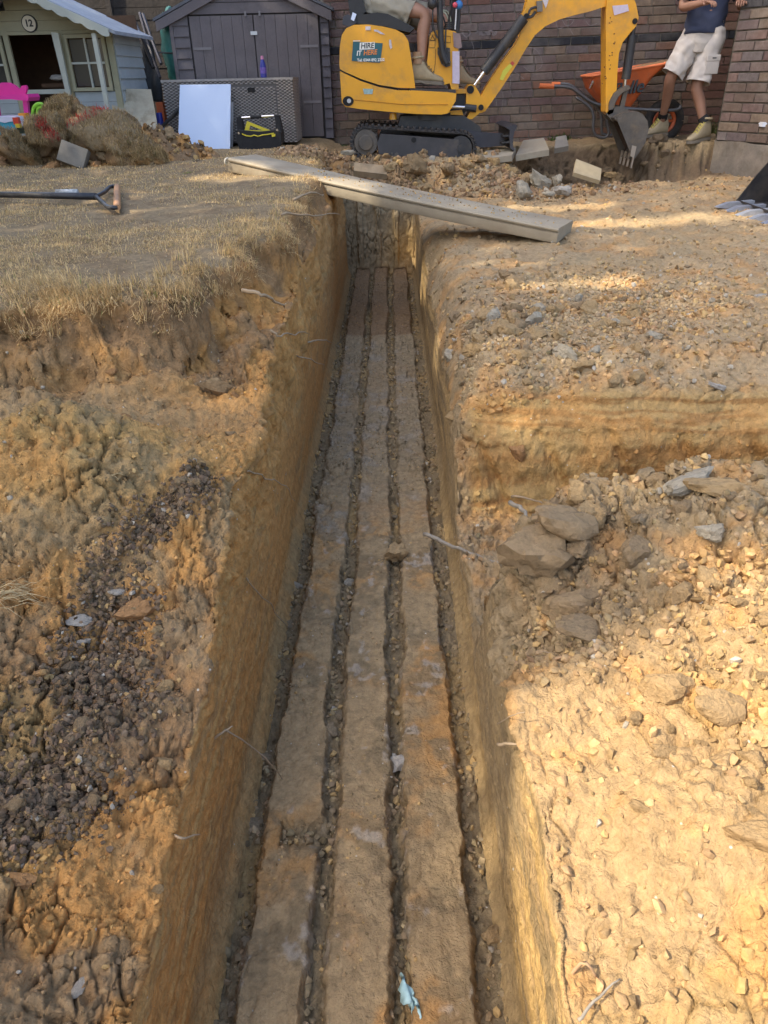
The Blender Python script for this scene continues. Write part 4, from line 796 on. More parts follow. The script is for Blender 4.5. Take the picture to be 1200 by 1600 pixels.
skirt = prism_obj('lower_body', [(-0.411, 1.549), (-0.346, 1.519), (-0.237, 1.472), (-0.077, 1.423), (0.09, 1.395), (0.246, 1.39), (0.526, 1.372), (0.599, 1.361), (0.595, 1.303), (0.53, 1.21), (0.473, 1.201), (0.247, 1.21), (-0.036, 1.236), (-0.261, 1.26), (-0.374, 1.277), (-0.406, 1.312)], 7.40, 8.06, YEL, dg, .022, 3)
prism_obj('body_seam', [(-0.411, 1.563), (-0.346, 1.529), (-0.237, 1.479), (-0.077, 1.43), (0.09, 1.402), (0.09, 1.396), (-0.077, 1.423), (-0.237, 1.472), (-0.346, 1.522), (-0.411, 1.554)], 7.404, 8.055, mat('seam_black', (.01, .01, .01), .8), dg, 0)
bm = NB(); add_tube(bm, [(p[0], 7.397, p[1]) for p in [(-0.343, 1.336), (0.134, 1.287), (0.528, 1.279)]], .004, 6); obj('crease', bm, mat('yellow_crease', (.55, .24, .01), .5), dg)
c = [(-0.349, 7.39, 1.321)][0]; bm = NB(); add_cyl(bm, (c[0], 7.40, c[2]), .048, .02, 'y', 20); lp = obj('lamp_recess', bm, mat('seam_black', (.01, .01, .01)), dg)
for v in lp.data.vertices: v.co.z = (v.co.z-(c[2]-.88))*.8+(c[2]-.88)
bm = NB(); add_cyl(bm, (c[0]+.008, 7.392, c[2]+.002), .018, .01, 'y', 14); obj('lamp', bm, mat('lamp_glass', (.5, .5, .5), .15), lp)
bm = NB(); p = [(0.043, 7.5, 1.2)][0]; add_cyl(bm, (p[0], 7.5, p[2]-.008), .035, .05, 'z', 14, .03); obj('tie_down', bm, YEL, dg)
# hire sign
q = [(-0.289, 7.41, 1.761), (-0.037, 7.41, 1.745), (-0.062, 7.41, 1.603), (-0.306, 7.41, 1.622)]
sb = NB(); vs_ = [sb.verts.new((x, 7.424 if False else 7.4225, z)) for x, y, z in q]; vs2 = [sb.verts.new((x, 7.4265, z)) for x, y, z in q]; sb.faces.new(vs_); 
for i in range(4): sb.faces.new((vs_[i], vs_[(i+1) % 4], vs2[(i+1) % 4], vs2[i]))
sign = obj('hire_sign', sb, mat('teal_sign', (.012, .10, .125), .4), dg, smooth=False)
TW = mat('sign_white', (.8, .8, .75), .5); TO = mat('sign_orange', (.75, .24, .05), .5); TBK = mat('sign_black', (.015, .02, .02), .5)
cx0 = (q[0][0]+q[1][0]+q[2][0]+q[3][0])/4; cz0 = (q[0][2]+q[1][2]+q[2][2]+q[3][2])/4; hsz = q[0][2]-q[3][2]
bm = NB(); add_prism(bm, [(cx0-.064, cz0+.018), (cx0+.066, cz0+.022), (cx0+.07, cz0+.072), (cx0-.058, cz0+.070)], 7.4205, 7.4222); obj('lettering_panel', bm, TW, sign, smooth=False)
text('lettering', 'HIRE', (cx0+.004, 7.4195, cz0+.045), .054, TBK, sign, (R(90), R(-1), 0), .0008, shear=.15, bold=.0012)
text('lettering', 'IT', (cx0-.070, 7.4205, cz0-.008), .050, TW, sign, (R(90), R(-3), 0), .0008, shear=.2, bold=.0012)
text('lettering', 'HERE', (cx0+.026, 7.4205, cz0-.004), .050, TO, sign, (R(90), R(-3), 0), .0008, shear=.2, bold=.0012)
text('lettering', 'Tel: 0344 892 2222', (cx0+.032, 7.4205, cz0-.058), .030, TW, sign, (R(90), 0, 0), .0008, bold=.0008)
bm = NB(); add_box(bm, (cx0-.085, 7.4215, cz0+.083), (.06, .001, .006)); obj('small_print', bm, TW, sign, smooth=False)
def sticker(pts, y, m, name='sticker', parent=None): bm = NB(); add_prism(bm, pts, y, y+.004); return obj(name, bm, m, parent or dg, smooth=False)
SW = mat('sticker_white', (.62, .56, .58), .5, noise=.3, nsc=40); SR = mat('sticker_red', (.5, .06, .04), .5); SP = mat('sticker_lilac', (.60, .52, .62), .5, noise=.15, nsc=40)
sticker([(-0.18, 1.868), (-0.137, 1.867), (-0.138, 1.84), (-0.181, 1.841)], 7.424, SW); sticker([(-0.111, 1.844), (-0.078, 1.841), (-0.014, 1.806), (-0.057, 1.812), (-0.079, 1.826), (-0.106, 1.831)], 7.424, SW); sticker([(0.018, 1.769), (0.034, 1.769), (0.039, 1.732), (0.044, 1.713), (0.028, 1.7), (0.017, 1.732)], 7.424, SW)
sticker([(-0.217, 1.413), (-0.127, 1.409), (-0.134, 1.371), (-0.207, 1.372)], 7.396, mat('sticker_green', (.35, .5, .48), .5, noise=.5, nsc=60))
# seat
prism_obj('seat', [(-0.344, 1.898), (-0.32, 1.952), (-0.239, 1.95), (-0.076, 1.965), (0.01, 1.954), (0.118, 1.907), (0.238, 1.85), (0.194, 1.819), (0.096, 1.839), (-0.024, 1.869), (-0.214, 1.887)], 7.46, 7.98, VINYL, dg, .03, 3)
prism_obj('seat_back', [(-0.309, 1.952), (-0.333, 2.147), (-0.325, 2.327), (-0.276, 2.36), (-0.231, 2.317), (-0.221, 2.145), (-0.173, 1.976), (-0.207, 1.95)], 7.48, 7.96, VINYL, dg, .03, 3)
prism_obj('seat_hinge', [(-0.375, 1.887), (-0.367, 1.94), (-0.328, 1.957), (-0.259, 1.934), (-0.255, 1.893), (-0.321, 1.868)], 7.44, 7.5, mat('hinge_plastic', (.04, .042, .055), .5), dg, .004)
prism_obj('belt_tab', [(-0.284, 1.969), (-0.252, 1.955), (-0.276, 1.906), (-0.302, 1.92)], 7.425, 7.432, mat('silver_tab', (.55, .62, .8), .3, .5), dg, .001)
# footwell deck, console
prism_obj('deck', [(0.192, 1.407), (0.597, 1.39), (0.598, 1.355), (0.192, 1.373)], 7.44, 8.04, BLK, dg, .003)
con = prism_obj('console', [(0.328, 1.443), (0.339, 1.549), (0.354, 1.663), (0.364, 1.784), (0.385, 1.82), (0.423, 1.833), (0.521, 1.833), (0.587, 1.821), (0.61, 1.797), (0.622, 1.582), (0.628, 1.388), (0.566, 1.385), (0.548, 1.439), (0.486, 1.425), (0.396, 1.43)], 7.52, 7.92, YEL, dg, .008, 2)
sticker([(0.364, 1.802), (0.418, 1.801), (0.414, 1.704), (0.359, 1.705)], 7.5165, mat('decal_line', (.15, .09, .02), .5), 'decal_border', con)
sticker([(0.368, 1.797), (0.414, 1.796), (0.41, 1.708), (0.364, 1.709)], 7.5150, YEL, 'decal', con)
bm = NB(); tri = [(0.391, 7.5, 1.795), (0.413, 7.5, 1.76), (0.37, 7.5, 1.76)]; tri = [(x, 7.513, z) for x, y, z in tri]
for a, b in zip(tri, tri[1:]+tri[:1]): add_tube(bm, [a, b], .0025, 4)
obj('warning_triangle', bm, TBK, con)
bm = NB(); add_tube(bm, [(p[0], 7.517, p[1]) for p in [(0.42, 1.699), (0.416, 1.586), (0.396, 1.437)]], .0018, 4); obj('panel_gap', bm, TBK, con)
bm = NB()
for (a, b) in (((695,56),(704,56.5)), ((695,66),(704,66.5)), ((697,58),(698,64)), ((700,60),(703,60.5)), ((701,57.5),(700,65)), ((704,56.5),(704,66.5))):
    pa, pb = [Y_ for Y_ in (a, b)]; 
obj('decal_line', (lambda b_: (add_tube(b_, [(p[0], 7.5165, p[1]) for p in [(0.49, 1.79), (0.544, 1.787), (0.546, 1.741), (0.491, 1.744)]], .002, 4), b_)[1])(bm), TBK, con)
sticker([(0.565, 1.816), (0.626, 1.801), (0.646, 1.704), (0.613, 1.695), (0.574, 1.71)], 7.505, mat('mauve_cover', (.27, .19, .18), .6, noise=.3, nsc=20), 'side_cover', con)
sticker([(0.564, 1.677), (0.625, 1.676), (0.633, 1.432), (0.571, 1.438)], 7.512, SP, 'sticker', con)
text('lettering', '||| |||| ||||||', ([(0.601, 7.5, 1.558)][0][0], 7.509, [(0.601, 7.5, 1.558)][0][2]), .03, mat('lilac_ink', (.2, .16, .3), .5), con, (R(90), R(90), 0), .0005, bold=.0005) if False else None
# roll bar, levers, hoses
prism_obj('bar_mount', [(0.435, 1.707), (0.468, 1.711), (0.496, 1.706), (0.54, 1.701), (0.549, 1.569), (0.51, 1.56), (0.471, 1.584), (0.436, 1.661)], 7.49, 7.515, BLK, dg, .002)
bm = NB(); P_ = [(x, 7.46, z) for x, z in [(0.514, 1.588), (0.473, 1.678), (0.453, 1.862), (0.444, 2.041), (0.434, 2.299), (0.417, 2.666)]]; add_tube(bm, catmull(P_, 4), [(.026, .026)]*21, 10); obj('roll_bar', bm, BLK, dg)
bm = NB(); P_ = [(x, 7.97, z) for x, z in [(0.596, 1.787), (0.591, 1.981), (0.575, 2.352), (0.554, 2.744)]]; add_tube(bm, P_, .026, 10); obj('roll_bar', bm, BLK, dg)
bm = NB(); a, b = [(0.417, 7.46, 2.666)][0], [(0.554, 7.97, 2.744)][0]; add_tube(bm, [a, b], .026, 10)
cc2 = [(-0.322, 7.7, 2.719)][0]; add_box(bm, (a[0]-.45, 7.715, a[2]+.02), (1.1, .75, .03)); obj('canopy', bm, BLK, dg)
bm = NB()
for (x, z) in [(0.51, 1.593), (0.535, 1.682), (0.543, 1.597), (0.447, 1.689), (0.488, 1.579)]: add_cyl(bm, (x, 7.484, z), .009, .012, 'y', 8)
obj('bolt', bm, STEEL, dg)
for i, (px_, yy) in enumerate((((0), 7.55), ((0), 7.83))):
    bm = NB(); b0 = [(0.528, 7.6, 1.84)][0] if i == 0 else [(0.576, 7.8, 1.848)][0]; x0, z0 = b0[0], b0[2]
    for k in range(4): add_cyl(bm, (x0, yy+.02, z0+.006+k*.014), .045-.006*k, .010, 'z', 14)
    add_tube(bm, [(x0, yy+.02, z0+.05), (x0+.01, yy, z0+.12), (x0+.03, yy, z0+.22)], .008, 8); add_cyl(bm, (x0+.032, yy, z0+.25), .022, .07, 'z', 12, .018); obj('control_lever', bm, BLK, dg)
bm = NB(); add_tube(bm, [(x, 7.5, z) for x, z in [(0.581, 1.834), (0.585, 1.907), (0.588, 1.979)]], .006, 8); lv = obj('white_lever', bm, mat('white_plastic', (.7, .7, .68), .4), dg)
kn = [(0.587, 7.5, 2.006)][0]; bm = NB(); bmesh.ops.create_icosphere(bm, subdivisions=2, radius=.022, matrix=Matrix.Translation((kn[0]-.012, 7.49, kn[2]))); obj('red_knob', bm, mat('red_knob', (.6, .08, .12), .35), lv)
bm = NB(); bmesh.ops.create_icosphere(bm, subdivisions=2, radius=.036, matrix=Matrix.Translation((kn[0]+.022, 7.53, kn[2]+.002))); obj('blue_glove', bm, mat('blue_knob', (.04, .18, .45), .5), lv)
bm = NB(); add_tube(bm, [(x, 7.6, z) for x, z in [(0.606, 1.82), (0.614, 1.935), (0.604, 2.07)]], .022, 8); obj('lever_gaiter', bm, BLK, dg)
for i, P_ in enumerate(([(0.48, 7.58, 1.968), (0.508, 7.58, 1.949), (0.531, 7.58, 1.899), (0.527, 7.58, 1.844)], [(0.471, 7.62, 1.98), (0.521, 7.62, 1.97), (0.55, 7.62, 1.914), (0.552, 7.62, 1.845)], [(0.46, 7.6, 1.961), (0.488, 7.6, 1.924), (0.506, 7.6, 1.868)])):
    bm = NB(); add_tube(bm, catmull(P_, 4), .006, 6); obj('cable', bm, mat('pale_green_cable', (.5, .55, .42), .5) if i != 2 else BLK, dg)
for P_ in ([(0.396, 7.45, 2.041), (0.386, 7.45, 1.953), (0.393, 7.45, 1.854), (0.432, 7.45, 1.771)], [(0.501, 7.45, 1.838), (0.498, 7.45, 1.77), (0.5, 7.45, 1.677)]):
    bm = NB(); add_tube(bm, catmull(P_, 4), .007, 6); obj('hose', bm, BLK, dg)
m0 = [(0.379, 7.44, 2.014)][0]; bm = NB(); bmesh.ops.create_icosphere(bm, subdivisions=2, radius=.04, matrix=Matrix.Translation(m0)); obj('mirror', bm, BLK, dg)
# undercarriage
def track(y0, y1, nm):
    t = thing('track', (.22, y0, .88), None, None); t.parent = dg; t.location = Vector((.22, y0, .88))-dg.location
    C1 = Vector(([(-0.201, 0.999)][0][0], [(-0.201, 0.999)][0][1])); C2 = Vector(([(0.642, 0.937)][0][0], [(0.642, 0.937)][0][1])); r = .128; d = (C2-C1).normalized(); n = Vector((-d.y, d.x)); L = (C2-C1).length
    path = []
    for k in range(16): path.append((C1+n*r+d*L*k/16, n))
    for k in range(12): a = math.pi/2-math.pi*k/12; u_ = d*math.cos(a)+n*math.sin(a); path.append((C2+u_*r, u_))
    for k in range(16): path.append((C2-n*r-d*L*k/16, -n))
    for k in range(12): a = -math.pi/2-math.pi*k/12; u_ = d*math.cos(a)+n*math.sin(a); path.append((C1+u_*r, u_))
    bm = NB(); rings = [[bm.verts.new((p.x-u_.x*i_, y, p.y-u_.y*i_)) for (i_, y) in ((.018, y0), (0, y0), (0, y1), (.018, y1))] for p, u_ in path]
    for a, b in zip(rings, rings[1:]+rings[:1]):
        for k in range(4): bm.faces.new((a[k], a[(k+1) % 4], b[(k+1) % 4], b[k]))
    for i, (p, u_) in enumerate(path):
        a = math.atan2(u_.y, u_.x); q_ = p+u_*.006; add_box(bm, (q_.x, (y0+y1)/2, q_.y), (.022, (y1-y0)+.006, .022), ry(-a))
    obj('belt', bm, RUB, t, smooth=False, bevel=.003)
    fr = [C1+d*.13+n*.078, C2-d*.02+n*.068, C2-d*.02-n*.075, C2-d*.10-n*.098, C1+d*.12-n*.085, C1+d*.10-n*.0]
    bm = NB(); add_prism(bm, [(p.x, p.y) for p in fr], y0-.006, y1-.02); obj('frame', bm, mat('frame_steel', (.06, .058, .062), .5, .3, noise=.3, nsc=9, dirt=(.15, .12, .085), dirt_amt=.6), t, bevel=.006)
    bm = NB(); mid = (C1+C2)/2+n*.045; add_cyl(bm, (mid.x, y0-.008, mid.y), .022, .008, 'y', 14); obj('frame_hole', bm, mat('seam_black', (.01, .01, .01)), t)
    for s_ in (.06, .17, .30): bm = NB(); pp = C1+d*(.14+s_*1.6)-n*.075; add_cyl(bm, (pp.x, y0-.01, pp.y), .009, .01, 'y', 6); obj('bolt', bm, STEEL, t)
    bm = NB(); add_cyl(bm, (C1.x, y0+.03, C1.y), .105, .05, 'y', 24); add_cyl(bm, (C1.x, y0-.004, C1.y), .062, .05, 'y', 20)
    for k in range(11): a = k*2*math.pi/11; add_box(bm, (C1.x+math.cos(a)*.106, y0+.03, C1.y+math.sin(a)*.106), (.02, .04, .02), ry(-a))
    obj('sprocket', bm, STEEL, t, bevel=.003)
    bm = NB(); add_cyl(bm, (C2.x, y0+.04, C2.y), .10, .08, 'y', 24); add_cyl(bm, (C2.x, y0, C2.y), .03, .03, 'y', 14); obj('idler', bm, BLK, t, bevel=.004)
    for f_ in (.33, .62): pp = C1+d*L*f_-n*.085; bm = NB(); add_cyl(bm, (pp.x, y0+.03, pp.y), .048, .07, 'y', 18); add_cyl(bm, (pp.x, y0-.006, pp.y), .02, .02, 'y', 10); obj('roller', bm, STEEL, t, bevel=.004)
track(7.30, 7.48, 0); track(7.92, 8.10, 1)
prism_obj('undercarriage', [(0.113, 1.192), (0.685, 1.181), (0.822, 1.101), (0.848, 1.049), (0.791, 1.008), (0.194, 1.062), (0.089, 1.115)], 7.5, 7.9, BLK, dg, .008)
bm = NB(); p = [(0.363, 7.7, 1.181)][0]; add_cyl(bm, (p[0], 7.7, p[2]), .22, .05, 'z', 32); obj('slew_ring', bm, BLK, dg)
bl_ = thing('dozer_blade', (1.0, 7.4, .9), None, None); bl_.parent = dg; bl_.location = Vector((1.0, 7.4, .9))-dg.location
prism_obj('blade_arm', [(0.667, 1.076), (0.801, 1.053), (1.034, 1.038), (1.064, 0.938), (0.848, 0.927), (0.748, 0.95)], 7.46, 7.53, mat('blade_steel', (.045, .045, .055), .6, .2, noise=.3, nsc=9, dirt=(.13, .11, .09), dirt_amt=.6), bl_, .006)
prism_obj('blade_plate', [(1.039, 1.092), (1.094, 1.111), (1.139, 1.108), (1.115, 1.06), (1.103, 0.974), (1.126, 0.902), (1.09, 0.923), (1.073, 1.011), (1.074, 1.071)], 7.32, 8.08, mat('blade_steel', (.05, .05, .06), .6), bl_, .004)
prism_obj('blade_rib', [(1.017, 1.028), (1.096, 1.037), (1.097, 1.021), (1.018, 1.018)], 7.33, 7.5, BLK, bl_, .002); prism_obj('blade_rib', [(1.009, 0.977), (1.111, 0.986), (1.112, 0.97), (1.01, 0.967)], 7.33, 7.5, BLK, bl_, .002)
# slewing king post, boom, stick, rams, bucket
kp = prism_obj('king_post', [(0.705, 1.4), (0.732, 1.427), (0.767, 1.424), (0.797, 1.394), (0.871, 1.282), (0.873, 1.242), (0.823, 1.192), (0.767, 1.152), (0.709, 1.148), (0.741, 1.203), (0.704, 1.26)], 7.60, 7.84, YEL, dg, .008)
prism_obj('swing_bracket', [(0.539, 1.394), (0.705, 1.391), (0.712, 1.356), (0.54, 1.354)], 7.62, 7.82, YEL, dg, .006); prism_obj('swing_bracket', [(0.526, 1.218), (0.671, 1.225), (0.684, 1.184), (0.527, 1.192)], 7.62, 7.82, YEL, dg, .006)
prism_obj('swing_housing', [(0.523, 1.354), (0.701, 1.351), (0.707, 1.194), (0.526, 1.208)], 7.66, 7.80, BLK, dg, .004)
bm = NB(); a, b = [(0.524, 7.58, 1.257), (0.697, 7.58, 1.246)]; add_tube(bm, [a, b], .013, 10); obj('swing_ram_rod', bm, CHROME, dg)
bm = NB(); a, b = [(0.692, 7.58, 1.246), (0.796, 7.58, 1.234)]; add_tube(bm, [a, b], .03, 10); obj('swing_ram', bm, BLK, dg)
bm = NB(); c = [(0.739, 7.59, 1.385)][0]; add_cyl(bm, (c[0], 7.595, c[2]), .032, .02, 'y', 18); c = [(0.84, 7.59, 1.243)][0]; add_cyl(bm, (c[0], 7.588, c[2]), .024, .02, 'y', 18); c = [(1.2, 7.6, 1.923)][0]; add_cyl(bm, (c[0], 7.62, c[2]), .022, .03, 'y', 14); c = [(2.137, 7.62, 1.869)][0]; add_cyl(bm, (c[0], 7.625, c[2]), .022, .03, 'y', 14); obj('pin', bm, mat('seam_black', (.02, .02, .02)), dg)
boom = prism_obj('boom', [(0.809, 1.216), (0.795, 1.257), (0.817, 1.292), (0.886, 1.406), (1.018, 1.59), (1.112, 1.703), (1.157, 1.773), (1.183, 1.88), (1.168, 1.931), (1.191, 1.985), (1.216, 2.084), (1.273, 2.109), (1.395, 2.089), (1.611, 2.089), (1.879, 2.115), (1.907, 1.989), (1.764, 1.951), (1.63, 1.926), (1.496, 1.897), (1.373, 1.848), (1.29, 1.785), (1.22, 1.687), (1.15, 1.573), (1.03, 1.399), (0.928, 1.265), (0.885, 1.209), (0.845, 1.195)], 7.645, 7.775, YEL, dg, .012, 3)
prism_obj('warning_label', [(1.027, 1.527), (1.102, 1.593), (1.125, 1.578), (1.052, 1.487), (1.032, 1.448), (1.002, 1.459)], 7.640, 7.646, mat('label_yellow', (.65, .6, .06), .5), boom, 0); prism_obj('warning_label', [(1.086, 1.579), (1.104, 1.596), (1.128, 1.581), (1.11, 1.559)], 7.638, 7.6395, SR, boom, 0)
prism_obj('grey_box', [(1.277, 2.027), (1.326, 2.031), (1.333, 1.954), (1.289, 1.95)], 7.60, 7.64, mat('grey_plastic', (.16, .14, .12), .5), boom, .003); prism_obj('paper_label', [(1.332, 2.036), (1.386, 2.044), (1.378, 2.012), (1.365, 1.976)], 7.638, 7.644, SW, boom, 0)
bm = NB(); add_tube(bm, catmull([(1.198, 7.62, 1.92), (1.242, 7.62, 1.919), (1.278, 7.62, 1.955)], 5), .012, 6); add_tube(bm, catmull([(1.217, 7.61, 1.937), (1.231, 7.61, 1.973), (1.279, 7.61, 1.986)], 5), .010, 6); obj('hose', bm, BLK, boom)
bm = NB(); a, b = [(1.179, 7.6, 1.91), (0.853, 7.6, 1.52)]; add_tube(bm, [a, b], .045, 14); add_tube(bm, [[(1.054, 7.575, 1.773)][0], [(0.853, 7.575, 1.578)][0]], .010, 6); obj('boom_ram', bm, BLK, dg)
bm = NB(); a, b = [(0.859, 7.6, 1.525), (0.773, 7.6, 1.419)]; add_tube(bm, [a, b], .018, 12); obj('ram_rod', bm, CHROME, dg)
stick = prism_obj('dipper_arm', [(1.882, 1.934), (1.874, 2.069), (1.957, 2.138), (2.067, 2.083), (2.129, 1.992), (2.167, 1.892), (2.154, 1.832), (2.107, 1.782), (2.055, 1.717), (2.034, 1.632), (2.04, 1.507), (2.057, 1.309), (2.047, 1.177), (2.009, 1.158), (1.979, 1.184), (1.929, 1.558)], 7.62, 7.80, YEL, dg, .010, 3)
prism_obj('paper_label', [(1.927, 1.982), (2.057, 1.989), (2.074, 1.943), (1.953, 1.914)], 7.613, 7.619, SP, stick, 0)
bm = NB(); rr_ = random.Random(4)
for k in range(16): 
    cc = (rr_.uniform(1.90, 1.99), rr_.uniform(1.35, 1.9)); add_prism(bm, [(cc[0]+math.cos(a)*rr_.uniform(.003, .009), cc[1]+math.sin(a)*rr_.uniform(.003, .010)) for a in np.linspace(0, 5.4, 6)], 7.6165, 7.6195)
obj('rust_chip', bm, mat('rust', (.13, .05, .02), .9), stick, smooth=False)
bm = NB(); a, b = [(2.149, 7.66, 1.94), (2.134, 7.66, 1.407)]; m1 = [(2.142, 7.66, 1.769)][0]; add_tube(bm, [a, m1], .022, 10); add_tube(bm, [m1, [(2.133, 7.66, 1.437)][0]], .040, 14); obj('bucket_ram', bm, BLK, dg)
bm = NB(); add_tube(bm, [[(2.13, 7.66, 1.437)][0], [(2.134, 7.66, 1.367)][0]], .014, 10); obj('ram_rod', bm, CHROME, dg)
prism_obj('bucket_link', [(1.998, 1.199), (1.995, 1.26), (2.026, 1.33), (2.082, 1.374), (2.148, 1.392), (2.169, 1.367), (2.11, 1.338), (2.07, 1.304), (2.048, 1.254), (2.038, 1.204)], 7.60, 7.64, STEEL, dg, .004); prism_obj('bucket_link', [(2.05, 1.192), (2.048, 1.254), (2.079, 1.325), (2.137, 1.37), (2.205, 1.389), (2.226, 1.363), (2.166, 1.334), (2.124, 1.299), (2.102, 1.248), (2.091, 1.196)], 7.78, 7.82, STEEL, dg, .004)
prism_obj('bucket_link', [(2.129, 1.368), (2.164, 1.362), (2.148, 1.197), (2.106, 1.208)], 7.645, 7.69, STEEL, dg, .004)
bk = thing('bucket', (1.98, 7.6, .8), None, None); bk.parent = dg; bk.location = Vector((1.98, 7.6, .8))-dg.location
side = [(2.055, 1.149), (2.126, 1.178), (2.21, 1.192), (2.276, 1.17), (2.331, 1.113), (2.355, 1.041), (2.342, 0.937), (2.297, 0.853), (2.258, 0.795), (2.222, 0.838)]
for yy in (7.50, 7.90):
    bm = NB(); add_prism(bm, side, yy, yy+.014); obj('side_plate', bm, STEEL, bk, bevel=.002)
out = side[2:9]; bm = NB(); inn = [(x-.012*(x-1.9)/.2, z) for x, z in out]
add_prism(bm, out+[(x-.014, z-.004) for x, z in reversed(out)], 7.514, 7.90); obj('shell', bm, STEEL, bk, bevel=.002)
prism_obj('top_plate', [(2.033, 1.139), (2.126, 1.178), (2.21, 1.192), (2.212, 1.177), (2.135, 1.153), (2.06, 1.113)], 7.514, 7.90, STEEL, bk, .002)
prism_obj('front_plate', [(2.05, 1.132), (2.095, 1.141), (2.285, 0.869), (2.259, 0.811), (2.227, 0.833)], 7.485, 7.499, STEEL, bk, .003)
prism_obj('mount_lug', [(1.985, 1.169), (2.018, 1.219), (2.115, 1.228), (2.189, 1.196), (2.152, 1.135), (2.051, 1.106)], 7.62, 7.65, STEEL, bk, .004); prism_obj('mount_lug', [(1.985, 1.169), (2.018, 1.219), (2.115, 1.228), (2.189, 1.196), (2.152, 1.135), (2.051, 1.106)], 7.77, 7.80, STEEL, bk, .004)
prism_obj('far_side', [(2.126, 1.091), (2.193, 1.089), (2.324, 0.858), (2.314, 0.757), (2.271, 0.797), (2.275, 0.859)], 7.885, 7.897, mat('rusty_steel', (.08, .05, .035), .8, noise=.4), bk, .002)
for yy in (7.5, 7.63, 7.76, 7.88):
    bm = NB(); a = [(2.248, 7.55, 0.827)][0]; b = [(2.249, 7.55, 0.741)][0]; add_box(bm, ((a[0]+b[0])/2, yy+.01, (a[2]+b[2])/2), (.018, .028, .12), ry(.1)); obj('tooth', bm, mat('tooth_steel', (.42, .36, .3), .4, .7), bk, bevel=.004)
bm = NB(); add_prism(bm, [(2.217, 0.918), (2.259, 0.907), (2.25, 0.812), (2.213, 0.829)], 7.476, 7.484); obj('side_cutter', bm, mat('tooth_steel', (.3, .27, .24)), bk, bevel=.002)

# ------------------------------------------------------------------ people
SKIN = mat('skin', (.42, .23, .155), .55, noise=.12, nsc=9, bumpv=.001, bsc=120); SKINT = mat('skin_tanned', (.27, .14, .09), .55, noise=.14, nsc=9, bumpv=.001, bsc=120)
KHAKI = mat('khaki_cloth', (.40, .36, .28), .9, noise=.15, nsc=14, bumpv=.002, bsc=90, dirt=(.25, .21, .15), dirt_amt=.4); KHAKI2 = mat('pale_grey_cloth', (.50, .46, .42), .9, noise=.12, nsc=14, bumpv=.002, bsc=90)
NAVY = mat('navy_cloth', (.035, .045, .085), .9, noise=.2, nsc=12, bumpv=.002, bsc=90); BOOT = mat('tan_suede', (.36, .29, .18), .85, noise=.25, nsc=20, bumpv=.002, bsc=70, dirt=(.24, .19, .12), dirt_amt=.5); SOLE = mat('boot_sole', (.20, .17, .13), .9, noise=.3); LACE = mat('yellow_lace', (.50, .42, .11), .8); LACED = mat('brown_lace', (.16, .11, .06), .8); SOCK = mat('black_sock', (.015, .015, .018), .95); HAIR = mat('brown_hair', (.06, .04, .025), .8, noise=.3, nsc=40)
def skin_body(name, J, E, m, parent, sub=2):
    """one continuous figure grown round a skeleton; J: name -> (point, radius or (rx, ry))"""
    names = list(J); me = bpy.data.meshes.new(name); me.from_pydata([J[k][0] for k in names], [(names.index(a), names.index(b)) for a, b in E], []); o = bpy.data.objects.new(name, me); COL.objects.link(o)
    o.modifiers.new('s', 'SKIN'); 
    for i, k in enumerate(names): r = J[k][1]; me.skin_vertices[0].data[i].radius = r if isinstance(r, tuple) else (r, r); me.skin_vertices[0].data[i].use_root = (i == 0)
    s_ = o.modifiers.new('ss', 'SUBSURF'); s_.levels = sub; s_.render_levels = sub
    bpy.context.view_layer.update(); m2 = bpy.data.meshes.new_from_object(o.evaluated_get(bpy.context.evaluated_depsgraph_get())); bpy.data.objects.remove(o); m2.polygons.foreach_set('use_smooth', [True]*len(m2.polygons)); m2.materials.clear()
    return mesh_obj(name, m2, m, parent)
def garment(name, rings, m, parent, fold=.010, seed=0, caps=False, seg=26):
    """tube of cloth round (centre, rx, ry, tilt) stations with folds"""
    pts = []; C_ = [Vector(r_[0]) for r_ in rings]
    for i, (c_, ax_, ay_) in enumerate(rings):
        t_ = (C_[min(i+1, len(C_)-1)]-C_[max(i-1, 0)]).normalized(); n1 = Vector((0, 1, 0)); n1 = (n1-t_*n1.dot(t_)).normalized(); n2 = t_.cross(n1)
        ring = [Vector(c_)+n2*math.cos(a)*ax_+n1*math.sin(a)*ay_ for a in np.linspace(0, 2*math.pi, seg, endpoint=False)]; pts.append(ring)
    fine = []
    for i in range(len(pts)-1):
        for k in range(4): t_ = k/4; fine.append([a.lerp(b, t_) for a, b in zip(pts[i], pts[i+1])])
    fine.append(pts[-1]); arr = np.array([[v[:] for v in r_] for r_ in fine]); n_ = len(fine); cen = arr.mean(1, keepdims=True); d_ = arr-cen; d_ /= np.linalg.norm(d_, axis=2, keepdims=True)
    nz_ = fbm(arr.reshape(-1, 3), (9, 9, 16), 3, off=seed).reshape(n_, seg); rd = np.abs(fbm(arr.reshape(-1, 3)+.03*nz_.reshape(-1, 1), (14, 14, 20), 2, off=seed+7)).reshape(n_, seg); arr = arr+d_*(fold*nz_-fold*1.6*(rd < .12))[:, :, None]
    bm = NB(); loft(bm, [[Vector(v) for v in r_] for r_ in arr], True, caps); o = obj(name, bm, m, parent, smooth='all'); sm = o.modifiers.new('t', 'SOLIDIFY'); sm.thickness = .006; sm.offset = 0; s2 = o.modifiers.new('s', 'SUBSURF'); s2.levels = 1; s2.render_levels = 1; return o
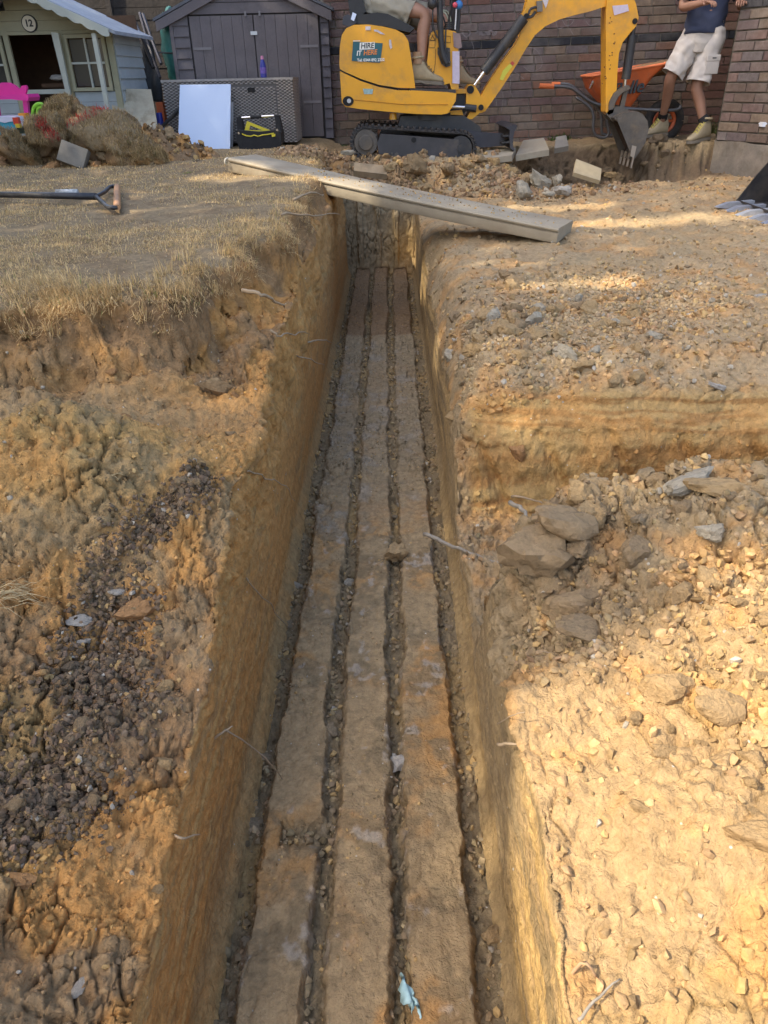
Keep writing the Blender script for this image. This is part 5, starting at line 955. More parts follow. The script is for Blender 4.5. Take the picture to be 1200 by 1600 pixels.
def boot(ankle, toe_dir, pitch_, parent, lace, L=.29, sc=1., label=None):
    """a work boot: ankle joint point, heading (unit, horizontal), pitch of the foot"""
    M_ = Matrix.Translation(ankle) @ Matrix.Rotation(math.atan2(toe_dir[1], toe_dir[0]), 4, 'Z') @ Matrix.Rotation(pitch_, 4, 'Y') @ Matrix.Scale(sc, 4)
    # stations along the foot: x, half width, bottom z, top z
    st_ = [(-.075, .022, -.085, -.03), (-.07, .034, -.088, .03), (-.045, .038, -.088, .085), (0, .040, -.088, .095), (.03, .040, -.088, .075), (.06, .040, -.088, .025), (.10, .044, -.088, -.012), (.14, .047, -.088, -.030), (.175, .043, -.088, -.040), (.200, .030, -.086, -.052), (.212, .014, -.080, -.064)]
    bm = NB(); rings = []
    for x, w_, b_, t_ in st_:
        rings.append([M_ @ Vector((x, w_*math.cos(a)*(1 if math.sin(a) < 0 else .92), (b_+t_)/2+(t_-b_)/2*(abs(math.sin(a))**.75)*(1 if math.sin(a) > 0 else -1))) for a in np.linspace(0, 2*math.pi, 18, endpoint=False)])
    loft(bm, rings); b = obj('boot', bm, BOOT, parent, smooth='all'); s_ = b.modifiers.new('s', 'SUBSURF'); s_.levels = 1; s_.render_levels = 2
    bm = NB(); out_ = [(-.082, .0), (-.075, .030), (-.04, .042), (.02, .038), (.06, .040), (.11, .049), (.16, .049), (.20, .034), (.219, .0)]; ol = out_+[(x, -y) for x, y in reversed(out_[1:-1])]
    a_ = [bm.verts.new(M_ @ Vector((x, y, -.082))) for x, y in ol]; b_ = [bm.verts.new(M_ @ Vector((x, y, -.108 if x < -.0 or x > .05 else -.098))) for x, y in ol]; bm.faces.new(a_); bm.faces.new(list(reversed(b_)))
    for i in range(len(ol)): bm.faces.new((a_[i], a_[(i+1) % len(ol)], b_[(i+1) % len(ol)], b_[i]))
    for k in range(9):
        pass
    obj('sole', bm, SOLE, b, bevel=.003)
    bm = NB()
    for k in range(6):
        x = .012+k*.020; z = .088-k*.020; w_ = .030; add_tube(bm, [M_ @ Vector((x, -w_, z-.012)), M_ @ Vector((x+.006, 0, z+.006)), M_ @ Vector((x+.012, w_, z-.022))], .0034, 5); add_tube(bm, [M_ @ Vector((x, w_, z-.012)), M_ @ Vector((x+.006, 0, z+.008)), M_ @ Vector((x+.012, -w_, z-.022))], .0034, 5)
    obj('laces', bm, lace, b)
    # padded collar
    bm = NB(); add_tube(bm, [M_ @ Vector((-.02+.048*math.cos(a), .043*math.sin(a), .085+.008*math.cos(a))) for a in np.linspace(0, 2*math.pi, 17)], .010, 6, False); obj('collar', bm, BOOT, b, smooth='all'); return b
def hand(J, E, pre, wrist, dirv, side, curl=.5):
    """palm and five unequal bent fingers added to a skeleton"""
    d_ = Vector(dirv).normalized(); up_ = Vector((0, 0, 1)); s_ = d_.cross(up_).normalized()*side; n_ = s_.cross(d_).normalized()*side; w_ = Vector(wrist)
    J[pre+'palm'] = (w_+d_*.05, (.030, .018)); E.append((pre+'wrist', pre+'palm'))
    for i, (off, L_) in enumerate(((-.028, .072), (-.010, .082), (.009, .078), (.027, .062))):
        b_ = w_+d_*.092+s_*off; k1 = b_+d_*L_*.42-n_*curl*.018; k2 = k1+(d_*(1-curl)-n_*curl).normalized()*L_*.33; k3 = k2+(d_*(.6-curl)-n_*(curl+.3)).normalized()*L_*.25
        for q_, (p_, r_) in enumerate(((b_, .0095), (k1, .0085), (k2, .0078), (k3, .006))): J['%sf%d%d' % (pre, i, q_)] = (p_, r_)
        E += [(pre+'palm', '%sf%d0' % (pre, i))]+[('%sf%d%d' % (pre, i, q_), '%sf%d%d' % (pre, i, q_+1)) for q_ in range(3)]
    t0 = w_+d_*.03-s_*.026; J[pre+'t0'] = (t0, .011); J[pre+'t1'] = (t0+d_*.03-s_*.022-n_*.01, .0095); J[pre+'t2'] = (t0+d_*.055-s_*.024-n_*.022, .007); E += [(pre+'palm', pre+'t0'), (pre+'t0', pre+'t1'), (pre+'t1', pre+'t2')]
def head(c_, face, parent, skin, cap=None):
    c_ = Vector(c_); f_ = Vector(face).normalized(); M_ = Matrix.Translation(c_) @ Matrix.Rotation(math.atan2(f_.y, f_.x), 4, 'Z') @ Matrix.Rotation(-math.asin(f_.z), 4, 'Y')
    bm = NB(); bmesh.ops.create_uvsphere(bm, u_segments=28, v_segments=20, radius=1)
    for v in bm.verts:
        x, y, z = v.co; sx = .098; sy = .076*(1-.18*max(0, -z)); sz = .118; p = Vector((x*sx*(1-.12*max(0, -z)*(x < 0)), y*sy, z*sz))
        if x > .3: p.x += .022*math.exp(-((y*.076)/.012)**2-((z+.12)/.16)**2)+.006*math.exp(-((y*.076)/.022)**2-((z+.52)/.07)**2)-.007*(math.exp(-((abs(y*.076)-.03)/.012)**2-((z-.06)/.10)**2))+.005*math.exp(-((y*.07)/.03)**2-((z+.8)/.12)**2)
        v.co = M_ @ p
    for s2 in (-1, 1): 
        add_tube(bm, [M_ @ Vector((-.005+.018*math.cos(a), s2*(.078+.006*math.sin(a*.5)), .0+.028*math.sin(a))) for a in np.linspace(0, 2*math.pi, 11)], .006, 6)
    h_ = obj('head', bm, skin, parent, smooth='all')
    bm = NB()
    for s2 in (-1, 1): bmesh.ops.create_icosphere(bm, subdivisions=2, radius=.0115, matrix=M_ @ Matrix.Translation((.079, s2*.029, .006)))
    obj('eyes', bm, mat('eye_white', (.6, .58, .55), .3), h_, smooth='all'); bm = NB()
    for s2 in (-1, 1): bmesh.ops.create_icosphere(bm, subdivisions=2, radius=.0055, matrix=M_ @ Matrix.Translation((.0872, s2*.029, .006)))
    obj('iris', bm, mat('iris_brown', (.04, .025, .015), .3), h_, smooth='all')
    bm = NB(); add_tube(bm, [M_ @ Vector((.087-.25*y*y*14, y, -.062)) for y in np.linspace(-.022, .022, 7)], [.002, .004, .005, .0045, .005, .004, .002], 6); obj('lips', bm, mat('lips', (.33, .13, .10), .5), h_, smooth='all')
    bm = NB(); bmesh.ops.create_uvsphere(bm, u_segments=28, v_segments=20, radius=1); kill = []
    for v in bm.verts:
        x, y, z = v.co
        if z < .30+.9*x*(x > 0) and not (x < .05 and z > -.45): kill.append(v)
        q_ = float(fbm(np.array([[x, y, z]]), 5, 2)[0]); v.co = M_ @ Vector((x*.106*(1+.02*q_), y*.085*(1+.02*q_), z*.126*(1+.03*q_)+.002))
    bmesh.ops.delete(bm, geom=kill, context='VERTS'); obj('hair', bm, HAIR, h_, smooth='all')
# seated operator
op = thing('person', (.42, 7.7, 1.35), 'person in beige shorts and tan boots seated on the yellow excavator at the levers', 'person')
hipz = [(-0.099, 7.72, 2.034)][0]; hip = Vector((hipz[0], 7.72, hipz[2]+.02)); 
kn = [Vector([(0.343, 7.56, 1.951)][0]), Vector([(0.499, 7.86, 1.943)][0])]; an_ = [Vector([(0.284, 7.54, 1.56)][0]), Vector([(0.648, 7.86, 1.526)][0])]
J = {'pelvis': (hip, (.14, .10)), 'waist': (hip+Vector((-.02, 0, .17)), (.13, .095)), 'chest': (hip+Vector((.03, 0, .38)), (.16, .10)), 'neckb': (hip+Vector((.05, 0, .52)), (.07, .07)), 'neck': (hip+Vector((.075, 0, .60)), .05), 'skull': (hip+Vector((.09, 0, .66)), .05)}
E = [('pelvis', 'waist'), ('waist', 'chest'), ('chest', 'neckb'), ('neckb', 'neck'), ('neck', 'skull')]
lev = [Vector(([(0.528, 7.6, 1.84)][0][0]+.0, 7.56, [(0.528, 7.6, 1.84)][0][2]+.26)), Vector(([(0.576, 7.8, 1.848)][0][0]+.0, 7.84, [(0.576, 7.8, 1.848)][0][2]+.26))]
for i, s_ in enumerate((-1, 1)):
    k = 'lr'[i]; J[k+'hip'] = (hip+Vector((.03, s_*.10, -.01)), .088); J[k+'thigh'] = (hip.lerp(kn[i], .5)+Vector((0, s_*.05, .015)), .080); J[k+'knee'] = (kn[i], (.060, .058)); J[k+'shin'] = (kn[i].lerp(an_[i], .33)+Vector((-.018, 0, 0)), (.056, .056)); J[k+'shin2'] = (kn[i].lerp(an_[i], .72), .040); J[k+'ankle'] = (an_[i], .034)
    E += [('pelvis', k+'hip'), (k+'hip', k+'thigh'), (k+'thigh', k+'knee'), (k+'knee', k+'shin'), (k+'shin', k+'shin2'), (k+'shin2', k+'ankle')]
    sh_ = hip+Vector((.04, s_*.19, .47)); wr = lev[i]+Vector((-.07, 0, .02)); el = sh_.lerp(wr, .5)+Vector((-.04, s_*.06, -.12)); J[k+'sh'] = (sh_, .055); J[k+'arm'] = (sh_.lerp(el, .5), .047); J[k+'elbow'] = (el, .040); J[k+'fore'] = (el.lerp(wr, .35), .038); J[k+'wrist'] = (wr, (.026, .022)); E += [('chest', k+'sh'), (k+'sh', k+'arm'), (k+'arm', k+'elbow'), (k+'elbow', k+'fore'), (k+'fore', k+'wrist')]
    hand(J, E, k, wr, (1, 0, -.05), -s_, .8)
skin_body('body', J, E, SKIN, op); head(hip+Vector((.12, 0, .74)), (1, 0, -.25), op, SKIN)
for i, s_ in enumerate((-1, 1)):
    a = hip+Vector((-.03, s_*.085, -.0)); b = kn[i]; garment('shorts_leg', [(a+Vector((-.06, 0, .01)), .10, .085), (a+Vector((.02, 0, .01)), .125, .11), (a.lerp(b, .35), .118, .105), (a.lerp(b, .58)+Vector((0, 0, -.012)), .112, .10), (a.lerp(b, .72)+Vector((0, 0, -.03)), .118, .102)], KHAKI, op, .012, i)
    boot(an_[i]+Vector((.0, 0, -.01)), (1, -.12*(1-i)), R(4), op, LACED, sc=1.02)
    bm = NB(); add_tube(bm, [an_[i]+Vector((-.012, 0, .03)), an_[i]+Vector((-.014, 0, .12))], [.046, .044], 14, False); obj('sock', bm, mat('tan_sock', (.34, .22, .13), .95), op, smooth='all')
garment('shorts_top', [(hip+Vector((-.03, 0, -.09)), .10, .17), (hip+Vector((-.02, 0, -.02)), .14, .185), (hip+Vector((-.02, 0, .06)), .135, .175), (hip+Vector((-.02, 0, .13)), .125, .165)], KHAKI, op, .008, 4)
garment('shirt', [(hip+Vector((-.03, 0, .06)), .14, .18), (hip+Vector((-.03, 0, .16)), .135, .175), (hip+Vector((0, 0, .28)), .14, .19), (hip+Vector((.03, 0, .40)), .145, .215), (hip+Vector((.045, 0, .49)), .11, .18), (hip+Vector((.055, 0, .55)), .065, .075)], mat('blue_cloth', (.03, .06, .18), .9, noise=.2, nsc=12), op, .008, 6)
for i, s_ in enumerate((-1, 1)):
    k = 'lr'[i]; a, b = J[k+'sh'][0], J[k+'elbow'][0]; garment('sleeve', [(a+Vector((0, -s_*.05, .0)), .075, .075), (a.lerp(b, .2), .072, .070), (a.lerp(b, .75), .062, .062)], MATS['blue_cloth'], op, .005, 9+i)
# standing man
mn = thing('person', (2.85, 7.95, .88), 'person standing by the pier in pale shorts, navy shirt and boots with yellow laces', 'person')
ph_ = Vector([(2.878, 7.98, 1.733)][0]); K = [Vector([(2.635, 7.98, 1.431)][0]), Vector([(2.859, 7.9, 1.355)][0])]; AN = [Vector([(2.693, 8.2, 1.055)][0]), Vector([(2.985, 7.84, 1.029)][0])]; HP = [ph_+Vector((-.085, .02, -.01)), ph_+Vector((.085, -.02, -.01))]
J = {'pelvis': (ph_+Vector((0, 0, .02)), (.13, .10)), 'waist': (ph_+Vector((.01, 0, .20)), (.125, .09)), 'chest': (ph_+Vector((.0, -.02, .42)), (.16, .10)), 'neckb': (ph_+Vector((-.01, -.02, .57)), .07), 'neck': (ph_+Vector((-.02, -.03, .64)), .05), 'skull': (ph_+Vector((-.03, -.04, .70)), .05)}
E = [('pelvis', 'waist'), ('waist', 'chest'), ('chest', 'neckb'), ('neckb', 'neck'), ('neck', 'skull')]
for i, s_ in enumerate((-1, 1)):
    k = 'lr'[i]; J[k+'hip'] = (HP[i], .085); J[k+'thigh'] = (HP[i].lerp(K[i], .5), .078); J[k+'knee'] = (K[i], (.055, .055)); J[k+'shin'] = (K[i].lerp(AN[i], .35)+Vector((.014, .012, 0)), (.054, .054)); J[k+'shin2'] = (K[i].lerp(AN[i], .72), .038); J[k+'ankle'] = (AN[i], .034)
    E += [('pelvis', k+'hip'), (k+'hip', k+'thigh'), (k+'thigh', k+'knee'), (k+'knee', k+'shin'), (k+'shin', k+'shin2'), (k+'shin2', k+'ankle')]
    sh_ = ph_+Vector((s_*.20, -.02, .52)); el = sh_+Vector((s_*.06, -.06, -.28)); wr = el+Vector((-s_*.10, -.22, .02)); J[k+'sh'] = (sh_, .056); J[k+'arm'] = (sh_.lerp(el, .5), .048); J[k+'elbow'] = (el, .040); J[k+'fore'] = (el.lerp(wr, .35), .038); J[k+'wrist'] = (wr, (.026, .022)); E += [('chest', k+'sh'), (k+'sh', k+'arm'), (k+'arm', k+'elbow'), (k+'elbow', k+'fore'), (k+'fore', k+'wrist')]
    hand(J, E, k, wr, (-s_*.4, -1, 0), s_, .45)
skin_body('body', J, E, SKINT, mn); head(ph_+Vector((-.035, -.06, .79)), (-.5, -.8, -.25), mn, SKINT)
for i, s_ in enumerate((-1, 1)):
    a, b = HP[i], K[i]; o = garment('shorts_leg', [(a+Vector((-s_*.02, 0, .10)), .09, .11), (a+Vector((s_*.0, 0, .02)), .112, .12), (a.lerp(b, .35), .112, .115), (a.lerp(b, .65), .105, .11), (a.lerp(b, .90)+Vector((s_*.005, 0, 0)), .108, .112)], KHAKI2, mn, .013, 20+i)
    if i == 1:
        pc = a.lerp(b, .52)+Vector((.035, -.088, 0)); bm = NB(); add_box(bm, pc, (.12, .06, .14)); pk = obj('cargo_pocket', bm, KHAKI2, mn, bevel=.008, seg=2); bm = NB(); add_box(bm, pc+Vector((0, -.028, .055)), (.125, .014, .05)); obj('pocket_flap', bm, KHAKI2, pk, bevel=.005); bm = NB(); add_box(bm, pc+Vector((.005, -.0365, .055)), (.035, .003, .009)); obj('tab', bm, TBK, pk)
    boot(AN[i]+Vector((0, 0, -.01)), ((-.93, -.36), (-.88, -.48))[i], R((3, 5)[i]), mn, LACE, sc=.96)
    bm = NB(); add_tube(bm, [AN[i]+Vector((0, 0, .04)), AN[i].lerp(K[i], .27)], [.046, .046], 14, False); obj('sock', bm, SOCK, mn, smooth='all')
garment('shorts_top', [(ph_+Vector((0, 0, -.10)), .155, .12), (ph_+Vector((0, 0, -.02)), .175, .13), (ph_+Vector((0, 0, .08)), .17, .125), (ph_+Vector((0, 0, .15)), .16, .12)][::1], KHAKI2, mn, .008, 24)
def shirt(rings): return garment('shirt', [(c_, b_, a_) for c_, a_, b_ in rings], NAVY, mn, .012, 26)
shirt([(ph_+Vector((.0, 0, .045)), .135, .185), (ph_+Vector((.0, 0, .12)), .13, .18), (ph_+Vector((.0, 0, .25)), .125, .175), (ph_+Vector((0, -.01, .40)), .135, .205), (ph_+Vector((-.005, -.02, .52)), .12, .19), (ph_+Vector((-.01, -.02, .59)), .075, .09)])
for i, s_ in enumerate((-1, 1)):
    k = 'lr'[i]; a, b = J[k+'sh'][0], J[k+'elbow'][0]; garment('sleeve', [(a+Vector((-s_*.05, 0, .01)), .075, .075), (a.lerp(b, .2), .072, .072), (a.lerp(b, .8), .064, .064)], NAVY, mn, .005, 29+i)

# ------------------------------------------------------------------ wheelbarrow
ORG = mat('orange_plastic', (.62, .13, .035), .5, noise=.2, nsc=7, dirt=(.22, .17, .13), dirt_amt=.6, dsc=4); TUBE = mat('grey_tube', (.14, .14, .145), .45, .5, noise=.3, nsc=10)
wb = thing('wheelbarrow', (2.5, 8.35, .89), 'orange wheelbarrow with grey tubular legs standing by the brick wall behind the digger bucket', 'wheelbarrow')
top = [(1.939, 1.465), (2.664, 1.56)]; bot = [(2.104, 1.237), (2.364, 1.199)]
def ring(xa, xb, za, zb, ya, yb, n=8):
    P = []
    for (cx, cy, a0) in ((xb-.06, yb-.06, 0), (xa+.06, yb-.06, 90), (xa+.06, ya+.06, 180), (xb-.06, ya+.06, 270)):
        for k in range(n): a = R(a0+90*k/(n-1)); x = cx+.06*math.cos(a); P.append(Vector((x, cy+.06*math.sin(a), za+(zb-za)*(x-xa)/(xb-xa))))
    return P
bm = NB(); r0 = ring(top[0][0], top[1][0], top[0][1], top[1][1], 8.1, 8.62); r1 = ring(top[0][0]+.04, top[1][0]-.13, top[0][1]-.10, top[1][1]-.11, 8.13, 8.59); r2 = ring(bot[0][0], bot[1][0]+.02, bot[0][1], bot[1][1], 8.2, 8.52)
rm = [a.lerp(b, .8)+Vector((0, 0, .0)) for a, b in zip(r1, r2)]; i2 = [v+Vector((0, 0, .03)) for v in r2]; i1 = [v+(Vector((2.5, 8.36, v.z))-v).normalized()*.012 for v in r1]; i0 = [v+(Vector((2.5, 8.36, v.z))-v).normalized()*.012 for v in r0]
loft(bm, [i2, i1, i0, r0, r1, rm, r2]); tray = obj('tray', bm, ORG, wb, smooth=True)
bm = NB(); add_tube(bm, r0+[r0[0]], .012, 6, False); obj('rim', bm, mat('orange_rim', (.70, .19, .07), .45), tray, smooth='all')
tc_ = [(2.314, 8.13, 1.358)][0]; text('lettering', 'Belle', (tc_[0]-.02, tc_[1]+.005, tc_[2]), .15, TBK, tray, (R(84), R(-6), 0), .012, shear=.3, bold=.003)
bm = NB(); sx = np.linspace(0, 1, 9); pts = [(top[0][0]+.06+.7*t, 8.36, top[0][1]-.07+.16*t) for t in sx]
V, F = ICO[3]; hv = V*np.array((.34, .2, .06)); hv[:, 2] += .02*fbm(V, 3, 4); hv += np.array((2.55, 8.36, top[0][1]+.03)); hv[:, 2] += (hv[:, 0]-2.5)*.16
me = raw_mesh('soil_load', hv, F, np.tile(C_BROWN, (len(hv), 1)), True); o = mesh_obj('soil_load', me, M_CRUMB); tag(o, 'brown soil heaped in the orange wheelbarrow', 'soil')
for i, (yy, P) in enumerate(((8.16, [(1.455, 8.16, 1.395), (1.732, 8.16, 1.379), (1.843, 8.16, 1.324), (1.975, 8.16, 1.246), (2.122, 8.16, 1.21), (2.355, 8.16, 1.184), (2.773, 8.16, 1.165), (2.84, 8.16, 1.202)]), (8.56, [(1.648, 8.56, 1.399), (1.815, 8.56, 1.396), (1.952, 8.56, 1.321), (2.103, 8.56, 1.244), (2.239, 8.56, 1.196), (2.47, 8.56, 1.169), (2.909, 8.56, 1.149), (2.979, 8.56, 1.187)]))):
    bm = NB(); add_tube(bm, catmull(P, 4), .015, 8); obj('frame_tube', bm, TUBE, wb, smooth='all'); bm = NB(); add_tube(bm, [P[0], tuple(Vector(P[0]).lerp(Vector(P[1]), .5))] if i else [P[0], tuple(Vector(P[0]).lerp(Vector(P[1]), .5))], .022, 10); obj('grip', bm, mat('orange_grip', (.62, .15, .04), .6), wb, smooth=True)
for yy, P in ((8.16, [(1.816, 8.16, 1.292), (1.948, 8.16, 1.214), (2.001, 8.16, 1.136), (2.017, 8.16, 1.008), (2.062, 8.16, 0.951), (2.139, 8.16, 0.938), (2.172, 8.16, 0.977), (2.14, 8.16, 1.078), (2.148, 8.16, 1.199)]), (8.56, [(2.072, 8.56, 1.233), (2.168, 8.56, 1.146), (2.203, 8.56, 0.971), (2.234, 8.56, 0.941), (2.313, 8.56, 0.939), (2.29, 8.56, 1.057), (2.319, 8.56, 1.183)])):
    bm = NB(); add_tube(bm, catmull(P, 4), .014, 8); obj('leg', bm, TUBE, wb, smooth='all')
bm = NB(); add_tube(bm, [[(1.977, 8.15, 1.454)][0], [(1.94, 8.15, 1.365)][0]], .010, 6); obj('tray_stay', bm, CHROME, wb)
wc_ = [(2.762, 8.36, 1.063)][0]; bm = NB(); add_tube(bm, [(wc_[0]+.155*math.cos(a), 8.36, wc_[2]+.155*math.sin(a)) for a in np.linspace(0, 2*math.pi, 29)], .045, 10, False); wl = obj('tyre', bm, RUB, wb, smooth='all')
bm = NB(); add_tube(bm, [(wc_[0]+.105*math.cos(a), 8.36, wc_[2]+.105*math.sin(a)) for a in np.linspace(0, 2*math.pi, 25)], (.022), 8, False)
for k in range(5): a = k*2*math.pi/5; add_tube(bm, [(wc_[0], 8.36, wc_[2]), (wc_[0]+.1*math.cos(a), 8.36, wc_[2]+.1*math.sin(a))], .013, 6)
add_cyl(bm, (wc_[0], 8.36, wc_[2]), .03, .12, 'y', 12); obj('wheel_rim', bm, ORG, wb, smooth=True)

# ------------------------------------------------------------------ plank over the trench
M_PLANK = mat('weathered_plank', (.36, .30, .21), .8, noise=.25, nsc=5, bumpv=.002, bsc=40, dirt=(.28, .21, .13), dirt_amt=.8, dsc=3.5)
La = Vector((*[(-1.117, 5.589)][0], .955)); Rb = Vector((*[(0.978, 4.554)][0], .63)); dv = (Rb-La); Ln = dv.length; dv.normalize(); wv = Vector((-dv.y, dv.x, 0)).normalized(); uv = wv.cross(dv); uv = uv if uv.z > 0 else -uv
pk = thing('plank', tuple(La), 'long weathered channel shaped plank sloping across the far end of the trench', 'plank')
def sweep(prof, m, name, n=24):
    bm = NB(); rings = []
    for i in range(n+1): t = i/n; sag = -.012*math.sin(math.pi*t); rings.append([La+dv*Ln*t+wv*a+uv*(b+sag) for a, b in prof])
    loft(bm, rings); return obj(name, bm, m, pk, bevel=.003, seg=1)
sweep([(.010, .0), (.004, .010), (.004, .056), (.014, .060), (.014, .066), (-.004, .070), (-.006, .078), (.006, .088), (.05, .088), (.33, .082), (.345, .074), (.345, .0)], M_PLANK, 'channel')
bm = NB(); e0 = La-dv*.004
add_tube(bm, [e0+wv*(.0+.028*math.cos(a))+uv*(.064+.020*math.sin(a)) for a in np.linspace(.2, 4.6, 12)], .006, 6); obj('end_lip', bm, mat('pale_plank_end', (.55, .50, .40), .8), pk, smooth='all')
g = np.random.default_rng(90); n = 260; tt = g.uniform(.25, .98, n); aa = g.uniform(.02, .26, n); Cn = np.array([(La+dv*Ln*t+wv*a+uv*(.087-.012*math.sin(math.pi*t)))[:] for t, a in zip(tt, aa)])
stuff(crumbs('plank_crumbs', Cn, sizes(n, g, .002, .010, 3), soilcol(C_YELLOW*.9, n, g), 1, M_CRUMB, 91), 'crumbs of dry soil lying on the sloping plank')

# ------------------------------------------------------------------ spade lying on the lawn
sp = thing('digging_fork', (-1.6, 4.05, 1.0), 'black shafted garden tool with a worn wooden D handle lying on the dry lawn', 'garden tool')
BP = mat('worn_black_paint', (.02, .02, .025), .4, noise=.3, nsc=9, dirt=(.28, .26, .22), dirt_amt=.35, dsc=9)
zs = .985; a = Vector((*[(-2.376, 4.41)][0], zs)); b = Vector((*[(-1.549, 4.187)][0], zs)); bm = NB(); add_tube(bm, [a, a.lerp(b, .6), b], [.015, .016, .018], 10); obj('shaft', bm, BP, sp, smooth='all')
c1, c2 = [Vector((*p, zs)) for p in [(-1.572, 4.613), (-1.307, 3.78)]]; bm = NB()
add_tube(bm, catmull([b, Vector((*[(-1.564, 4.365)][0], zs)), Vector((*[(-1.605, 4.589)][0], zs)), c1], 4), .011, 8); add_tube(bm, catmull([b, Vector((*[(-1.44, 3.965)][0], zs)), Vector((*[(-1.349, 3.785)][0], zs)), c2], 4), .011, 8); obj('yoke', bm, BP, sp, smooth='all')
bm = NB(); dd_ = (c1-c2).normalized(); add_tube(bm, [c2-dd_*.006, c2+dd_*.03, c1-dd_*.03, c1+dd_*.006], [.014, .018, .018, .014], 12); obj('grip', bm, mat('worn_ash_wood', (.38, .20, .09), .6, noise=.3, nsc=12), sp, smooth=True)
wp = Vector((*[(-1.771, 4.37)][0], zs)); bm = NB(); add_tube(bm, [wp-Vector((.06, 0, 0))+(b-a).normalized()*0, wp+Vector((.06, -.005, 0))], .0178, 10); obj('worn_patch', bm, mat('worn_white', (.5, .5, .48), .6, noise=.7, nsc=40), sp, smooth='all')
bm = NB(); hd = a-(b-a).normalized()*.02; add_tube(bm, [a, hd-Vector((.10, 0, .01))], [.016, .022], 8)
for k in range(4): y0 = (k-1.5)*.055; add_tube(bm, catmull([hd-Vector((.10, 0, .01)), hd+Vector((-.14, y0*.9, .0)), hd+Vector((-.42, y0, -.02))], 4), [.008]*8+[.004], 6)
obj('tines', bm, STEEL, sp, smooth='all')

# ------------------------------------------------------------------ rattan box, boards, tool bag, bottle and clutter by the shed
RAT = mat('grey_rattan', (.34, .315, .295), .6, noise=.3, nsc=30); RATD = mat('rattan_dark', (.14, .13, .125), .8)
YB = 8.05; rb = thing('storage_box', (-1.5, YB+.2, .95), 'grey woven rattan garden box in front of the shed, a blue bottle on its lid', 'storage box')
bx = [p[0] for p in [(-2.138, 1.508), (-0.896, 1.505)]]; zt_ = [(-1.513, 1.507)][0][1]; x0, x1 = bx; z0_ = .965
bm = NB(); add_prism(bm, [(x0+.006, z0_), (x1-.006, z0_), (x1-.006, zt_-.01), (x0+.006, zt_-.01)], YB+.008, YB+.50); obj('carcass', bm, RATD, rb, smooth=False)
def weave(bm, org, ux, uz, w, h, nrm, pitch=.013, rib=.022):
    nrow = int(h/pitch); ncol = max(1, int(w/rib))
    for i in range(nrow):
        z = (i+.5)*pitch
        for j in range(ncol):
            if (i+j) % 2 == 0: 
                c = org+ux*(j+.5)*(w/ncol)+uz*z+nrm*.004; a_ = ux*(w/ncol*.56); b_ = uz*(pitch*.44); n_ = nrm*.003; vs0 = [bm.verts.new(c+p) for p in (-a_-b_-n_, a_-b_-n_, a_+b_-n_, -a_+b_-n_)]; vs1 = [bm.verts.new(c+p) for p in (-a_*.6-b_*.8+n_, a_*.6-b_*.8+n_, a_*.6+b_*.8+n_, -a_*.6+b_*.8+n_)]; bm.faces.new(vs1)
                for q in range(4): bm.faces.new((vs0[q], vs0[(q+1) % 4], vs1[(q+1) % 4], vs1[q]))
xs_, ys_, zs_ = Vector((1, 0, 0)), Vector((0, 1, 0)), Vector((0, 0, 1)); xa, xb, za = [[(-1.974, 1.469)][0][0], [(-1.059, 1.451)][0][0], [(-1.519, 1.46)][0][1]]
for nm, (o_, w_, h_) in (('left_weave', ((x0, z0_), xa-x0, zt_-z0_)), ('right_weave', ((xb+.006, z0_), x1-xb-.006, zt_-z0_)), ('top_weave', ((xa, za+.003), xb-xa, zt_-za-.003)), ('flap_weave', ((xa+.012, z0_+.02), xb-xa-.022, za-z0_-.035))):
    bm = NB(); weave(bm, Vector((o_[0], YB, o_[1])), xs_, zs_, w_, h_, Vector((0, -1, 0))); o = obj('woven_panel', bm, RAT, rb, smooth=False); tag(o, kind='stuff')
bm = NB(); weave(bm, Vector((x1-.004, YB, z0_)), ys_, zs_, .5, zt_-z0_, Vector((1, 0, 0))); o = obj('woven_side', bm, RAT, rb, smooth=False); tag(o, kind='stuff')
sbx('top_edge', x0-.005, x1+.005, zt_-.012, zt_+.006, YB-.008, YB+.51, RAT, rb)
p = [(-1.328, 1.435), (-1.259, 1.397)]; sbx('handle_hole', p[0][0], p[1][0], p[1][1], p[0][1], YB-.012, YB-.009, mat('seam_black', (.01, .01, .01)), rb)
bt = thing('bottle', ([(-1.188, 8.2, 1.521)][0][0], 8.2, zt_+.006), 'dark blue plastic bottle with a pink cap standing on the rattan box', 'bottle'); bxx = [(-1.188, 8.2, 1.521)][0][0]
bm = NB(); zz_ = zt_+.006; prof = [(0, .026), (.005, .030), (.09, .030), (.12, .024), (.14, .017), (.150, .016)]; loft(bm, [[Vector((bxx+r_*math.cos(a), 8.2+r_*math.sin(a), zz_+h_)) for a in np.linspace(0, 2*math.pi, 16, endpoint=False)] for h_, r_ in prof]); obj('bottle_body', bm, mat('deep_blue_plastic', (.03, .04, .26), .3), bt)
bm = NB(); add_cyl(bm, (bxx, 8.2, zz_+.165), .015, .03, 'z', 12, .012); obj('cap', bm, mat('pink_cap', (.55, .22, .38), .4), bt); bm = NB(); add_cyl(bm, (bxx, 8.2, zz_+.06), .0308, .05, 'z', 16); obj('label_band', bm, mat('violet_label', (.16, .10, .40), .4, noise=.5, nsc=40), bt)
